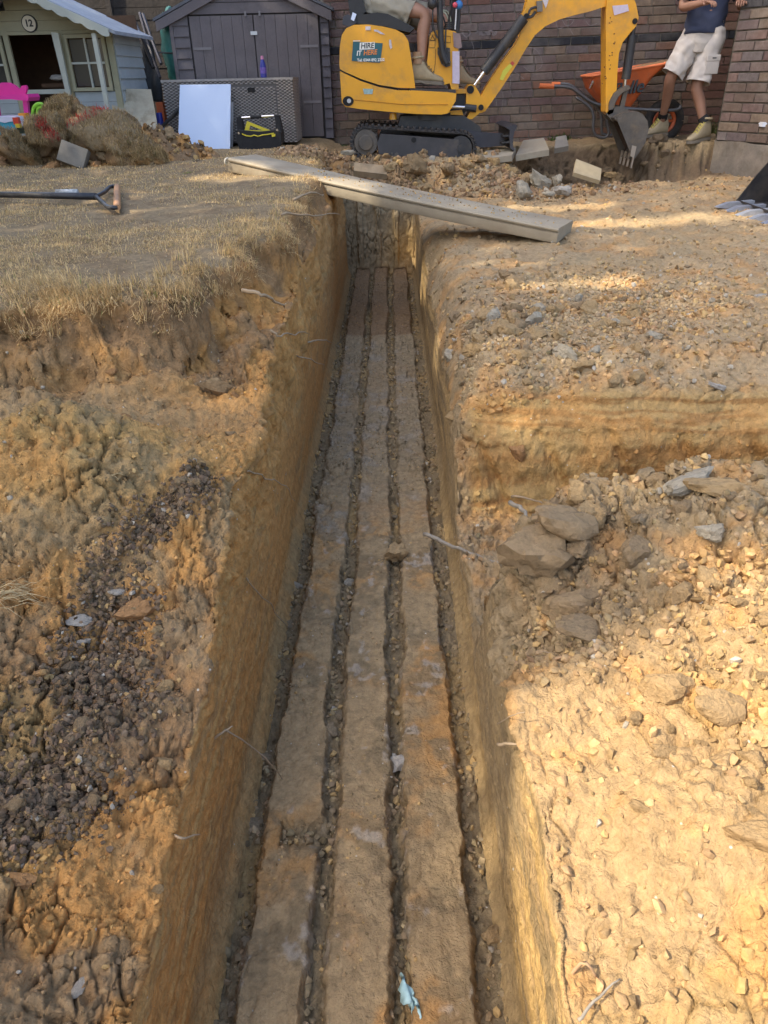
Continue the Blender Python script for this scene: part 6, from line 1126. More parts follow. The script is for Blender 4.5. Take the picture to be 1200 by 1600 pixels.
# leaning boards
def lean(name, q, m, th, lab, cat, bump_=None):
    """a flat board given by its four corners, with real thickness"""
    q = [Vector(v) for v in q]; n_ = (q[1]-q[0]).cross(q[3]-q[0]).normalized()*th; bm = NB(); a_ = [bm.verts.new(v) for v in q]; b_ = [bm.verts.new(v+n_) for v in q]; bm.faces.new(a_); bm.faces.new(list(reversed(b_)))
    for i in range(4): bm.faces.new((a_[i], b_[i], b_[(i+1) % 4], a_[(i+1) % 4]))
    if bump_: bump_(bm)
    o = obj(name, bm, m, smooth=False, bevel=.002, loc=tuple(q[0])); return tag(o, lab, cat)
lean('panel', [(-1.985, 7.72, 0.943), (-1.496, 7.72, 0.92), (-1.47, 7.98, 1.459), (-1.946, 7.98, 1.463)], mat('white_sheet_sky_tint', (.56, .66, .84), .8, noise=.04, nsc=2), .02, 'plain white sheet tinted blue for its sky reflection, leaning upright against the rattan box', 'sheet')  # white sheet, the sky's reflection painted in as pale blue
lean('panel', [(-1.526, 7.86, 0.94), (-1.495, 7.86, 0.94), (-1.471, 8.02, 1.311), (-1.502, 8.02, 1.312)], mat('grey_sheet', (.34, .34, .34), .6, noise=.2), .015, 'narrow grey board standing just behind the sky tinted white sheet', 'board')
lean('slab', [(-2.452, 7.5, 1.167), (-2.084, 7.5, 1.077), (-2.163, 7.75, 1.414), (-2.548, 7.75, 1.432)], mat('lichen_slab', (.40, .36, .27), .95, noise=.3, nsc=9, bumpv=.004, bsc=40, dirt=(.20, .16, .10), dirt_amt=.9, dsc=7), .04, 'mottled stone slab leaning behind the turf heap', 'slab')
# tool bag
YT = 7.62; tb = thing('tool_bag', ([(-1.205, 7.62, 0.947)][0][0], 7.7, .95), 'open black tool bag with a chrome handle bar and a yellow square inside', 'tool bag')
NYL = mat('black_nylon', (.018, .018, .02), .85, noise=.3, nsc=20, bumpv=.003, bsc=50); YPL = mat('yellow_plastic', (.68, .55, .03), .45, noise=.12)
prism_obj('bag_body', [(-1.385, 0.945), (-1.409, 1.041), (-1.389, 1.104), (-1.337, 1.098), (-1.191, 1.084), (-1.03, 1.097), (-0.99, 1.08), (-0.993, 0.98), (-1.032, 0.949), (-1.206, 0.936)], 7.60, 7.84, NYL, tb, .012, 2)
for pp in ([(-1.397, 1.094), (-1.399, 1.172), (-1.389, 1.203), (-1.359, 1.212), (-1.346, 1.119), (-1.344, 1.087)], [(-1.042, 1.092), (-1.041, 1.165), (-1.042, 1.217), (-1.007, 1.211), (-0.991, 1.133), (-0.985, 1.075)]): prism_obj('end_panel', pp, 7.66, 7.78, NYL, tb, .004)
h0, h1 = [(-1.384, 7.72, 1.196), (-1.056, 7.72, 1.208)]; h0, h1 = Vector(h0), Vector(h1); bm = NB(); add_tube(bm, [h0, h1], .010, 10); obj('handle_bar', bm, CHROME, tb, smooth=True); bm = NB(); add_tube(bm, [h0.lerp(h1, .33), h0.lerp(h1, .65)], .015, 10); obj('handle_grip', bm, NYL, tb, smooth=True)
bm = NB(); add_tube(bm, [(x, 7.597, z) for x, z in [(-1.348, 1.073), (-1.309, 1.056), (-1.268, 1.05), (-1.237, 1.06), (-1.203, 1.049), (-1.161, 1.059), (-1.113, 1.063), (-1.053, 1.072)]], .005, 6); obj('yellow_piping', bm, YPL, tb, smooth='all')
for pp in ([(-1.375, 7.59, 1.079)][0], [(-1.02, 7.59, 1.098)][0]): bm = NB(); add_cyl(bm, pp, .010, .006, 'y', 10); obj('rivet', bm, CHROME, tb)
prism_obj('yellow_tag', [(-1.076, 1.063), (-1.04, 1.067), (-1.042, 1.047), (-1.072, 1.042)], 7.588, 7.594, YPL, tb, .001)
o_ = [(-1.343, 7.68, 1.079), (-1.303, 7.68, 1.172), (-1.092, 7.68, 1.09)]; i_ = [(-1.293, 7.68, 1.099), (-1.277, 7.68, 1.135), (-1.163, 7.68, 1.091)]; bm = NB(); vo = [[bm.verts.new((x, y+d_, z)) for x, y, z in o_] for d_ in (0, .008)]; vi = [[bm.verts.new((x, y+d_, z)) for x, y, z in i_] for d_ in (0, .008)]
for k in range(3):
    k2 = (k+1) % 3; bm.faces.new((vo[0][k], vo[0][k2], vi[0][k2], vi[0][k])); bm.faces.new((vo[1][k2], vo[1][k], vi[1][k], vi[1][k2])); bm.faces.new((vo[0][k2], vo[0][k], vo[1][k], vo[1][k2])); bm.faces.new((vi[0][k], vi[0][k2], vi[1][k2], vi[1][k]))
o = obj('speed_square', bm, YPL, smooth=False, loc=o_[0]); tag(o, 'yellow triangular roofing square standing in the black tool bag', 'set square')
# clutter between playhouse and shed
def box_thing(name, q0, q1, y0, y1, m, lab, cat, bev=.006):
    p = q0+q1; bm = NB(); add_prism(bm, [(q0[0][0], q1[0][1]), (q1[0][0], q1[0][1]), (q1[0][0]-.0, q0[0][1]), (q0[0][0], q0[0][1])], y0, y1); o = obj(name, bm, m, smooth=True, bevel=bev, seg=2, loc=(q0[0][0], y0, q1[0][1])); return tag(o, lab, cat)
box_thing('plastic_tub', [(-2.279, 1.326)], [(-2.212, 1.13)], 8.25, 8.4, ORG, 'orange plastic tub wedged beside the rattan box', 'tub')
bl2 = thing('bottle', ([(-2.222, 8.1, 1.138)][0][0], 8.1, .96), 'squat dark blue bottle with a white base beside the rattan box', 'bottle'); xx = [(-2.222, 8.1, 1.138)][0][0]; bz = [(-2.232, 8.1, 1.082)][0][2]
bm = NB(); add_cyl(bm, (xx, 8.1, bz+.10), .034, .12, 'z', 14, .028); obj('bottle_body', bm, MATS['deep_blue_plastic'], bl2, bevel=.004); bm = NB(); add_cyl(bm, (xx, 8.1, bz+.01), .036, .06, 'z', 14); obj('bottle_base', bm, mat('milky_plastic', (.5, .52, .6), .4), bl2)
P = [Vector(v) for v in [(-1.961, 7.95, 1.285), (-2.193, 7.95, 1.112), (-2.188, 7.7, 1.067)]]; hm = thing('hand_tool', tuple(P[2]), 'dark handled tool with an orange grip leaning against the rattan box', 'tool'); bm = NB(); add_tube(bm, [P[0], P[1]], .016, 8); obj('shaft', bm, BLK, hm); bm = NB(); add_tube(bm, [P[1], P[2]], [.018, .024], 10); obj('grip', bm, mat('orange_grip2', (.55, .16, .08), .6), hm)
bm = NB(); add_tube(bm, catmull([(-1.997, 7.55, 1.01), (-1.947, 7.55, 1.061), (-1.88, 7.55, 1.076), (-1.832, 7.55, 1.043), (-1.818, 7.55, 0.985), (-1.843, 7.55, 0.932)], 5), .006, 6); o = obj('hose', bm, BLK, smooth='all', loc=(-2.0, 7.5, .95)); tag(o, 'thin black hose looping out of the soil beside the sky tinted white sheet', 'hose')
gt_ = thing('folding_frame', (-2.2, 8.6, .95), 'folded black metal frames and netting leaning between the playhouse and the shed', 'frame')
for pp in ([(-2.48, 8.9, 2.099), (-2.385, 8.7, 1.82), (-2.266, 8.5, 1.531)], [(-2.45, 8.9, 2.088), (-2.341, 8.7, 1.846), (-2.233, 8.5, 1.65)], [(-2.544, 8.9, 2.036), (-2.411, 8.6, 1.87), (-2.341, 8.6, 1.626)], [(-2.537, 8.9, 2.004), (-2.448, 8.5, 1.379)]): bm = NB(); add_tube(bm, pp, .016, 6); obj('frame_bar', bm, mat('frame_grey', (.06, .06, .07), .4, .4), gt_)
bm = NB(); Q = [(-2.453, 8.75, 1.877), (-2.369, 8.75, 1.843), (-2.259, 8.5, 1.498), (-2.264, 8.45, 1.321), (-2.455, 8.45, 1.336), (-2.444, 8.6, 1.656)]; bm.faces.new([bm.verts.new(v) for v in Q]); bmesh.ops.triangulate(bm, faces=bm.faces); bmesh.ops.subdivide_edges(bm, edges=bm.edges, cuts=5, use_grid_fill=True)
for v in bm.verts: v.co.y += .03*math.sin(v.co.x*50)+.01*math.sin(v.co.z*20)
o = obj('netting', bm, mat('black_netting', (.025, .027, .028), .9, noise=.4, nsc=30), gt_, smooth='all'); sm = o.modifiers.new('t', 'SOLIDIFY'); sm.thickness = .008
# green sack
bm = NB(); bmesh.ops.create_uvsphere(bm, u_segments=30, v_segments=24, radius=1); cs = np.array([v.co[:] for v in bm.verts]); q = .16*fbm(cs, (2.5, 2.5, 5), 4)-.10*(np.abs(fbm(cs, (4, 4, 3), 2, off=3)) < .12); ca, cb_ = [(-2.172, 8.85, 2.01)][0], [(-2.276, 8.85, 1.554)][0]
for v, k in zip(bm.verts, q): s_ = 1+float(k); v.co = Vector((ca[0]-.02+v.co.x*.11*s_, 8.9+v.co.y*.12, (ca[2]+cb_[2])/2+v.co.z*.36*s_))
o = obj('sack', bm, mat('teal_tarpaulin', (.03, .17, .15), .5, noise=.4, nsc=10, bumpv=.004, bsc=20), smooth='all', loc=(ca[0], 8.9, cb_[2])); tag(o, 'crumpled teal green tarpaulin sack hanging beside the shed', 'sack')
bm = NB(); add_tube(bm, [(-2.321, 8.78, 1.755), (-2.225, 8.78, 1.748), (-2.141, 8.78, 1.741)], .008, 5); obj('tie_cord', bm, BLK, o)
# toys
PK = mat('pink_plastic', (.72, .03, .30), .4, noise=.08); LG = mat('lime_plastic', (.25, .55, .04), .4); TQ = mat('turquoise_plastic', (.03, .33, .46), .45); WP = mat('pale_lilac_plastic', (.62, .62, .74), .45)
ty = thing('toy_chair', (-3.1, 6.9, .95), 'bright pink plastic toy seat with scalloped back before the playhouse', 'toy')
prism_obj('seat_back', [(-3.232, 1.435), (-3.205, 1.489), (-3.134, 1.519), (-3.071, 1.518), (-3.026, 1.495), (-3.002, 1.467), (-2.974, 1.494), (-2.941, 1.497), (-2.937, 1.475), (-2.957, 1.439), (-2.971, 1.426), (-3.17, 1.429)], 6.9, 6.93, PK, ty, .005); prism_obj('seat_panel', [(-3.21, 1.431), (-2.916, 1.435), (-2.906, 1.412), (-2.919, 1.385), (-3.051, 1.401), (-3.219, 1.4)], 6.82, 7.05, PK, ty, .005)
prism_obj('leg', [(-2.974, 1.39), (-2.937, 1.389), (-2.955, 1.265), (-2.993, 1.261)], 6.85, 6.89, PK, ty, .004); prism_obj('leg', [(-3.213, 1.399), (-3.182, 1.399), (-3.198, 1.27), (-3.229, 1.271)], 6.85, 6.89, PK, ty, .004)
bm = NB(); add_tube(bm, catmull([(-2.89, 6.75, 1.255), (-2.859, 6.75, 1.332), (-2.82, 6.75, 1.363), (-2.779, 6.75, 1.362), (-2.795, 6.75, 1.34), (-2.823, 6.75, 1.331), (-2.847, 6.75, 1.259)], 5), .013, 8); o = obj('toy_loop', bm, LG, smooth='all', loc=(-2.9, 6.75, .95)); tag(o, 'bent lime green plastic toy handle beside the turf heap', 'toy')
tt_ = thing('toy_table', (-3.2, 6.6, .95), 'turquoise and white plastic water play table at the left edge', 'toy'); prism_obj('basin', [(-3.181, 1.272), (-2.945, 1.272), (-2.954, 1.204), (-3.062, 1.147), (-3.218, 1.146)], 6.58, 6.95, TQ, tt_, .012, 2); prism_obj('table_rim', [(-3.167, 1.286), (-2.933, 1.286), (-2.931, 1.254), (-2.993, 1.251), (-3.037, 1.243), (-3.075, 1.253), (-3.179, 1.246)], 6.57, 6.97, WP, tt_, .006)
prism_obj('tray', [(-2.917, 1.257), (-2.816, 1.25), (-2.814, 1.219), (-2.918, 1.216)], 6.6, 6.8, WP, tt_, .004); prism_obj('foot', [(-3.144, 1.185), (-3.1, 1.125), (-3.097, 1.097), (-3.18, 1.099)], 6.6, 6.66, mat('dark_plastic', (.03, .03, .035), .5), tt_, .004)
box_thing('toy_block', [(-2.97, 1.304)], [(-2.915, 1.258)], 6.7, 6.78, mat('orange_block', (.75, .27, .02), .4), 'orange plastic toy block on the play table', 'toy', .008)
box_thing('toy_block', [(-2.962, 1.28)], [(-2.919, 1.23)], 6.56, 6.60, mat('red_block', (.6, .05, .02), .4), 'red plastic toy block on the edge of the play table', 'toy', .006)
box_thing('toy_block', [(-2.95, 1.236)], [(-2.917, 1.208)], 6.555, 6.60, mat('yellow_block', (.7, .5, .04), .4), 'small yellow toy block below the red one', 'toy', .004)

# ------------------------------------------------------------------ turf heap and spoil in front of the playhouse
def sod(c, s, rot, lab, seed, red=None, straw=1.):
    V, F = ICO[3]; V = V.copy(); b = np.maximum(np.abs(V[:, 0]), np.maximum(np.abs(V[:, 1]), np.abs(V[:, 2]))); V = V*(1-.35+.35/b)[:, None] if False else V/(np.abs(V)**3).sum(1)[:, None]**(1/3)
    d = 1+.45*fbm(V, 1.8, 3, off=seed)+.26*fbm(V, 6, 3, off=seed+5); V = V*d[:, None]; gr = ss(V[:, 2]+.5*fbm(V, 2.5, 3, off=9+seed), .38, .6); V = V*np.array(s); Rm = np.array(Matrix.Rotation(rot[2], 3, 'Z') @ Matrix.Rotation(rot[1], 3, 'Y') @ Matrix.Rotation(rot[0], 3, 'X')); W_ = V @ Rm.T+np.array(c)
    col = mixc(mixc(np.tile(C_BROWN*.8, (len(V), 1)), C_ORANGE*.8, ss(fbm(W_, 7, 3), 0, .4)*.6), C_LAWN*.9, gr); t = thing('turf_sod', (c[0], c[1], c[2]-s[2]), lab, 'turf'); mesh_obj('soil', raw_mesh('soil', W_, F, col, True), M_CRUMB, t)
    g = np.random.default_rng(seed+400); fn = F[g.integers(0, len(F), 8000)]; w = g.dirichlet((1, 1, 1), len(fn)); B = (W_[fn]*w[:, :, None]).sum(1); N = np.cross(W_[fn[:, 1]]-W_[fn[:, 0]], W_[fn[:, 2]]-W_[fn[:, 0]]); N /= np.linalg.norm(N, axis=1, keepdims=True); k = ((gr[fn]*w).sum(1) > .4)|(g.random(len(fn)) < .08); B, N = B[k], N[k]; n = len(B)
    cc = gcol(n, g, .02)*straw*.72
    if red is not None:
        for (rx0, rz0, rx1, rz1, wd) in red:
            a = np.array((rx0, rz0)); b_ = np.array((rx1, rz1)); q = B[:, [0, 2]]; tt = np.clip(((q-a)@(b_-a))/((b_-a)@(b_-a)), 0, 1); dd = np.linalg.norm(q-a-tt[:, None]*(b_-a), axis=1); m = (dd < wd)&(g.random(n) < .85); cc[m] = np.array((.60, .07, .06))*g.uniform(.6, 1.2, (m.sum(), 1))
    D = N*np.array([1, 1, .3])+g.normal(0, .7, (n, 3))*np.array([1, 1, 0]); o = blades('turf_grass', B, D, g.uniform(.025, .07, n), g.uniform(.0025, .0045, n), cc, g.uniform(.3, .9, n), M_GRASS, seed); me = o.data; me.transform(Matrix.Translation(-world_loc(t))); o.parent = t; tag(o, kind='stuff'); return t
def px2(y, q): return q
A_ = [(-2.479, 1.232), (-2.227, 1.345)]; B_ = [(-2.687, 1.245), (-2.624, 1.217)]; C2_ = [(-2.612, 1.186), (-2.56, 1.154)]
sod((*[(-2.241, 6.55, 1.171)][0][:2], 1.13), (.34, .22, .13), (R(35), R(14), R(-8)), 'large straw covered turf sod with a long red paint stripe', 1, [(A_[0][0], A_[0][1], A_[1][0], A_[1][1], .030)])
sod((*[(-2.629, 6.7, 1.284)][0][:2], [(-2.629, 6.7, 1.284)][0][2]), (.17, .15, .085), (R(20), R(-25), R(20)), 'upturned turf sod on top of the heap in front of the playhouse door', 2)
sod((*[(-2.654, 6.45, 1.14)][0][:2], [(-2.654, 6.45, 1.14)][0][2]), (.15, .14, .13), (R(40), R(-10), R(0)), 'turf sod with two blotches of red paint at the left of the heap', 3, [(B_[0][0], B_[0][1], B_[1][0], B_[1][1], .035), (C2_[0][0], C2_[0][1], C2_[1][0], C2_[1][1], .035)])
sod((*[(-2.858, 6.35, 1.119)][0][:2], 1.05), (.17, .15, .09), (R(30), R(30), R(40)), 'dark turf sod lying at the left foot of the heap', 4, None, .8)
sod((*[(-1.996, 6.35, 1.076)][0][:2], 1.03), (.20, .16, .085), (R(28), R(22), R(-20)), 'shaggy turf sod sloping down the right side of the heap', 5)
sod((*[(-1.834, 6.25, 0.992)][0][:2], 1.00), (.11, .10, .05), (R(20), R(10), R(10)), 'small turf sod at the right foot of the heap', 6)
hp = np.array([(x, y) for x in np.linspace(-3.5, -1.35, 120) for y in np.linspace(6.15, 7.3, 60)]); hz = .93+.15*np.exp(-((hp[:, 0]+2.45)/.55)**2-((hp[:, 1]-6.7)/.28)**2)+.17*np.exp(-((hp[:, 0]+1.85)/.30)**2-((hp[:, 1]-6.75)/.25)**2)+.08*np.exp(-((hp[:, 0]+3.1)/.3)**2-((hp[:, 1]-6.6)/.25)**2); w3 = np.stack([hp[:, 0], hp[:, 1], hz], 1); edge = ss(hz, .935, .98); hz = hz+edge*.07*fbm(w3, 8, 4); w3[:, 2] = hz-.008*(1-edge)
cc = mixc(mixc(np.tile(C_BROWN, (len(w3), 1)), C_ORANGE, ss(fbm(w3, 4, 3), -.1, .3)), C_DARK, ss(fbm(w3, 6, 3, off=4), .1, .4)*.6)
o = mesh_obj('spoil_heap', raw_mesh('spoil_heap', w3, grid_faces(120, 60)[:, ::-1], cc, True), M_SOIL, loc=(-2.4, 6.7, .93)); tag(o, 'orange brown heap of spoil under the turf sods by the playhouse', 'heap')
g = np.random.default_rng(77); i = g.choice(len(w3), 1500, p=edge/edge.sum()); stuff(crumbs('spoil_crumbs', w3[i], sizes(1500, g, .008, .04, 2.5), soilcol(cc[i], 1500, g, .25, .04, .2), 1, M_CRUMB, 78), 'lumps and crumbs of orange soil on the spoil heap')
for k in range(34):
    x, y = random.uniform(-3.2, -1.45), random.uniform(6.2, 6.9); s_ = random.uniform(.025, .075)*(1 if x < -1.7 else .7); j = int(np.argmin((w3[:, 0]-x)**2+(w3[:, 1]-y)**2)); m_ = random.choice(['orange', 'brown', 'brown', 'ochre', 'dark'])
    put('soil_clod', 'clod', '%s %s clod on the spoil heap, %s' % ('big' if s_ > .05 else 'small', HUE[m_], 'toward the toys' if x < -2.6 else 'toward the tool bag' if x < -1.9 else 'at its right foot'), x, y, s_, m_, None, 'clods on the spoil heap', float(w3[j, 2]))
g0 = [(-2.407, 6.2, 1.025)][0]; bm = NB(); add_box(bm, (g0[0], 6.22, g0[2]), (.20, .09, .15), ry(R(22)) @ rx(R(-20))); o = obj('paving_block', bm, mat('grey_block', (.20, .18, .15), .9, noise=.3, nsc=12, bumpv=.003, bsc=40), smooth=True, bevel=.006, seg=2, loc=(g0[0], 6.22, g0[2]-.07)); tag(o, 'grey concrete paving block tipped on edge at the foot of the turf heap', 'block')

# ------------------------------------------------------------------ rubble and slabs near the digger
def P3(q, y): return q
def rock(px, s, m, lab, k, sq=(1, 1, 1), cat='stone', name='stone', rot=None, sink=.3): put(name, cat, lab, px[0], px[1], s, m, k, None, px[2], rot, sq, sink)
rock([(0.857, 7.067, 0.68)][0], .13, 'concrete', 1, 'grey broken concrete lump left of the pale rubble', 1, (1.1, .8, .75)) if False else None
for (q, s, m, lab, k, sq, rt) in (
 ([(0.874, 7.102, 0.66)][0], .125, 'grey', 'grey broken concrete lump right of the digger track end', 1, (1.1, .8, .8), (.3, .2, .4)),
 ([(1.32, 6.941, 0.66)][0], .125, 'concrete', 'pale lump with a brown face, largest of the rubble behind the plank', 3, (1.15, .8, .95), (.2, .5, .2)),
 ([(1.1, 6.527, 0.65)][0], .085, 'concrete', 'leaning pale rubble piece at the left of the rubble group', 5, (.7, .7, 1.4), (.2, -.5, .3)),
 ([(1.443, 6.591, 0.65)][0], .072, 'white', 'small whitish stone at the right of the rubble group', 7, (1.2, .8, .8), (0, .2, .1)),
 ([(1.28, 6.424, 0.65)][0], .06, 'concrete', 'small pale stone at the front of the rubble group', 2, (1.1, .8, .7), (0, 0, .7)),
 ([(1.468, 7.055, 0.68)][0], .07, 'concrete', 'pale stone at the back of the rubble group', 6, (1, .8, .8), (.3, 0, 1.7)),
 ([(1.017, 6.987, 0.65)][0], .07, 'orange', 'orange brown clod beside the pale rubble group', 4, (1, .8, 1.2), (.3, 0, .7)),
 ([(1.88, 6.168, 0.63)][0], .035, 'concrete', 'small flat grey stone alone in front of the pit', 8, (1.4, .8, .5), (0, 0, .7)),
 ([(2.124, 7.7, 0.64)][0], 0.052, 'ochre', 'ochre clod at the foot of the pit face', 8, (1.2, .8, .8), (0, 0, .2)),
 ([(0.233, 6.964, 0.82)][0], 0.104, 'brown', 'crumbly brown clod standing before the digger track', 0, (.9, .8, 1.2), (0, 0, .2)),
 ([(0.496, 7.011, 0.78)][0], 0.088, 'brown', 'rounded brown clod between the track and the plank', 2, (1.1, .8, 1.1), (0, 0, 1.2)),
 ([(0.74, 7.163, 0.76)][0], 0.072, 'brown', 'brown clod under the front of the track', 6, (1.1, .8, .9), (0, 0, 2.2)),
 ([(0.013, 6.801, 0.84)][0], 0.056, 'ochre', 'ochre clod under the middle of the track', 9, (1.3, .8, .8), (0, 0, .9)),
 ([(-0.347, 7.093, 0.93)][0], .045, 'concrete', 'smooth pale stone left of the digger track', 8, (1.4, .8, .7), (0, 0, .5))):
    rock(q, s, m, lab, k, sq, 'stone' if m in ('concrete', 'grey', 'white') else 'clod', 'stone' if m in ('concrete', 'grey', 'white') else 'soil_clod', rt)
M_SLABT = mat('broken_paving', (.36, .31, .23), .92, noise=.3, nsc=8, bumpv=.003, bsc=50, dirt=(.22, .17, .11), dirt_amt=.8, dsc=4)
def slab(pts, th, lab, m=None, tilt=(0, 0)):
    c = Vector((sum(p[0] for p in pts)/len(pts), sum(p[1] for p in pts)/len(pts), 0)); bm = NB(); add_prism(bm, [(p[0]-c.x, p[1]-c.y) for p in pts], 0, th, 'z'); z = sum(p[2] for p in pts)/len(pts)
    me = from_bm(bm, 'slab', True, .005, 2); o = mesh_obj('paving_slab', me, m or M_SLABT); o.location = (c.x, c.y, z-th*.5); o.rotation_euler = (tilt[0], tilt[1], 0); return tag(o, lab, 'slab')
lean('paving_slab', [(1.149, 7.35, 0.818), (1.445, 7.35, 0.859), (1.475, 7.8, 0.925), (1.283, 7.8, 0.907)], M_SLABT, .05, 'broken tan paving slab lying flat right of the dozer blade', 'slab')
lean('paving_slab', [(0.798, 7.2, 0.807), (1.091, 7.2, 0.832), (1.168, 7.5, 0.868), (0.899, 7.5, 0.852)], M_SLABT, .05, 'broken slab end under the dozer blade', 'slab')
lean('paving_slab', [(1.5, 7.4, 0.87), (1.625, 7.4, 0.888), (1.625, 7.55, 0.966), (1.533, 7.55, 0.952)], MATS['grey_block'], .05, 'small grey slab piece tilted against the pit edge', 'slab')
lean('paving_slab', [(1.58, 6.95, 0.73), (1.815, 6.95, 0.66), (1.858, 7.12, 0.738), (1.636, 7.15, 0.816)], mat('tan_slab', (.44, .35, .21), .9, noise=.2, nsc=9, bumpv=.002), .035, 'flat tan slab piece with a clean broken edge, on the soil left of the pit', 'slab')
lean('timber_offcut', [(-0.3, 6.75, 0.787), (-0.021, 6.75, 0.753), (-0.02, 6.85, 0.811), (-0.296, 6.85, 0.841)], mat('split_timber', (.30, .22, .13), .9, noise=.4, nsc=10, bumpv=.003), .05, 'short split timber offcut beside the plank', 'timber')
# second digger bucket at the right edge
b2 = thing('digger_bucket', (2.8, 5.3, .64), 'spare black excavator bucket with pale worn teeth at the right edge', 'bucket'); BKM = mat('bucket_black', (.035, .033, .034), .5, .3, noise=.3, nsc=9, dirt=(.14, .11, .08), dirt_amt=.5)
pf = [(2.50, .68), (2.56, .655), (2.75, .66), (2.93, .72), (3.03, .84), (3.02, .97), (2.93, 1.04), (2.80, 1.05)]
bm = NB(); add_prism(bm, pf+[(x*1.0-(.012 if x > 2.7 else 0), z+(.012 if z < .8 else -.012)) for x, z in reversed(pf)], 4.9, 5.72); obj('shell', bm, BKM, b2, smooth=True)
for yy in (4.9, 5.72): bm = NB(); add_prism(bm, pf+[(2.74, 1.03), (2.60, .84)], yy-.012, yy+.004); obj('side_plate', bm, BKM, b2, bevel=.003)
bm = NB(); add_tube(bm, [(2.80, 4.9, 1.05), (2.80, 5.72, 1.05)], .022, 10); obj('top_rail', bm, STEEL, b2, smooth='all')
for k in range(5):
    yy = 4.95+k*.18; bm = NB(); add_prism(bm, [(2.34, .648), (2.40, .640), (2.60, .66), (2.60, .69), (2.42, .678)], yy-.028, yy+.028); obj('tooth', bm, mat('worn_tooth', (.42, .46, .54), .35, .5, noise=.3, nsc=20), b2, bevel=.005)
# bracket on the pier
box_thing('bracket', [(3.236, 1.097)], [(3.311, 1.061)], 7.2, 7.28, mat('white_enamel', (.7, .74, .82), .4), 'small white fitting on the brick pier at the right edge', 'fitting', .004)

# ------------------------------------------------------------------ single stones, roots, sticks and scraps in and beside the trench
def zt(q): return (q[0], q[1], ground(q[0], q[1]))
for (q, s, m, lab, k, sq) in (
 ([(0.008, 2.158, 0.05)][0], .044, 'ochre', 'rounded brown stone straddling the middle and right ridges of the trench floor', 8, (1.05, .95, 1.05)),
 ([(-0, 1.266, 0.03)][0], .036, 'white', 'white faced stone in the channel between the middle and right ridges', 4, (1.05, 1.15, .8)),
 ([(-0.336, 2.048, 0.04)][0], .024, 'concrete', 'pale crumbly stone against the left trench wall', 3, (1, 1, .9)),
 ([(-0.155, 2.051, 0.03)][0], .022, 'concrete', 'pale stone in the left inner channel', 6, (1, .9, .9)),
 ([(-0.173, 1.465, 0.03)][0], .017, 'white', 'small white stone in the left inner channel', 2, (1.2, .8, .8)),
 ([(-0.175, 1.379, 0.02)][0], .022, 'grey', 'smooth grey brown stone in the left inner channel', 8, (.9, 1.2, .8)),
 ([(-0.339, 1.112, 0.01)][0], .024, 'grey', 'angular brown stone in the channel at the foot of the left wall', 5, (.9, 1.1, 1)),
 ([(0.171, 1.813, 0.01)][0], .020, 'grey', 'grey stone in the channel at the foot of the right wall', 7, (1, .9, .8)),
 ([(0.184, 0.84, 0.01)][0], 0.024, 'ochre', 'tan stone wedged at the foot of the right wall near the front', 1, (.8, 1.4, .9)),
 ([(0.012, 1.138, 0.01)][0], 0.016, 'brown', 'brown stone in the channel right of the middle ridge', 9, (.9, 1.2, .8)),
 ([(0.014, 2.121, 0.01)][0], 0.0144, 'brown', 'brown stone in the channel just below the rounded stone', 4, (1, 1, .8)),
 ([(-0.162, 0.802, 0.02)][0], 0.0176, 'ochre', 'tan stone among gravel in the left inner channel near the front', 2, (1, 1, .9))):
    rock((q[0], q[1], max(ground(q[0], q[1])-.002, .045 if 'straddling' in lab else -1)), s, m, lab, k, sq, 'stone', 'stone', (.1, .1, random.uniform(0, 6)), .35)
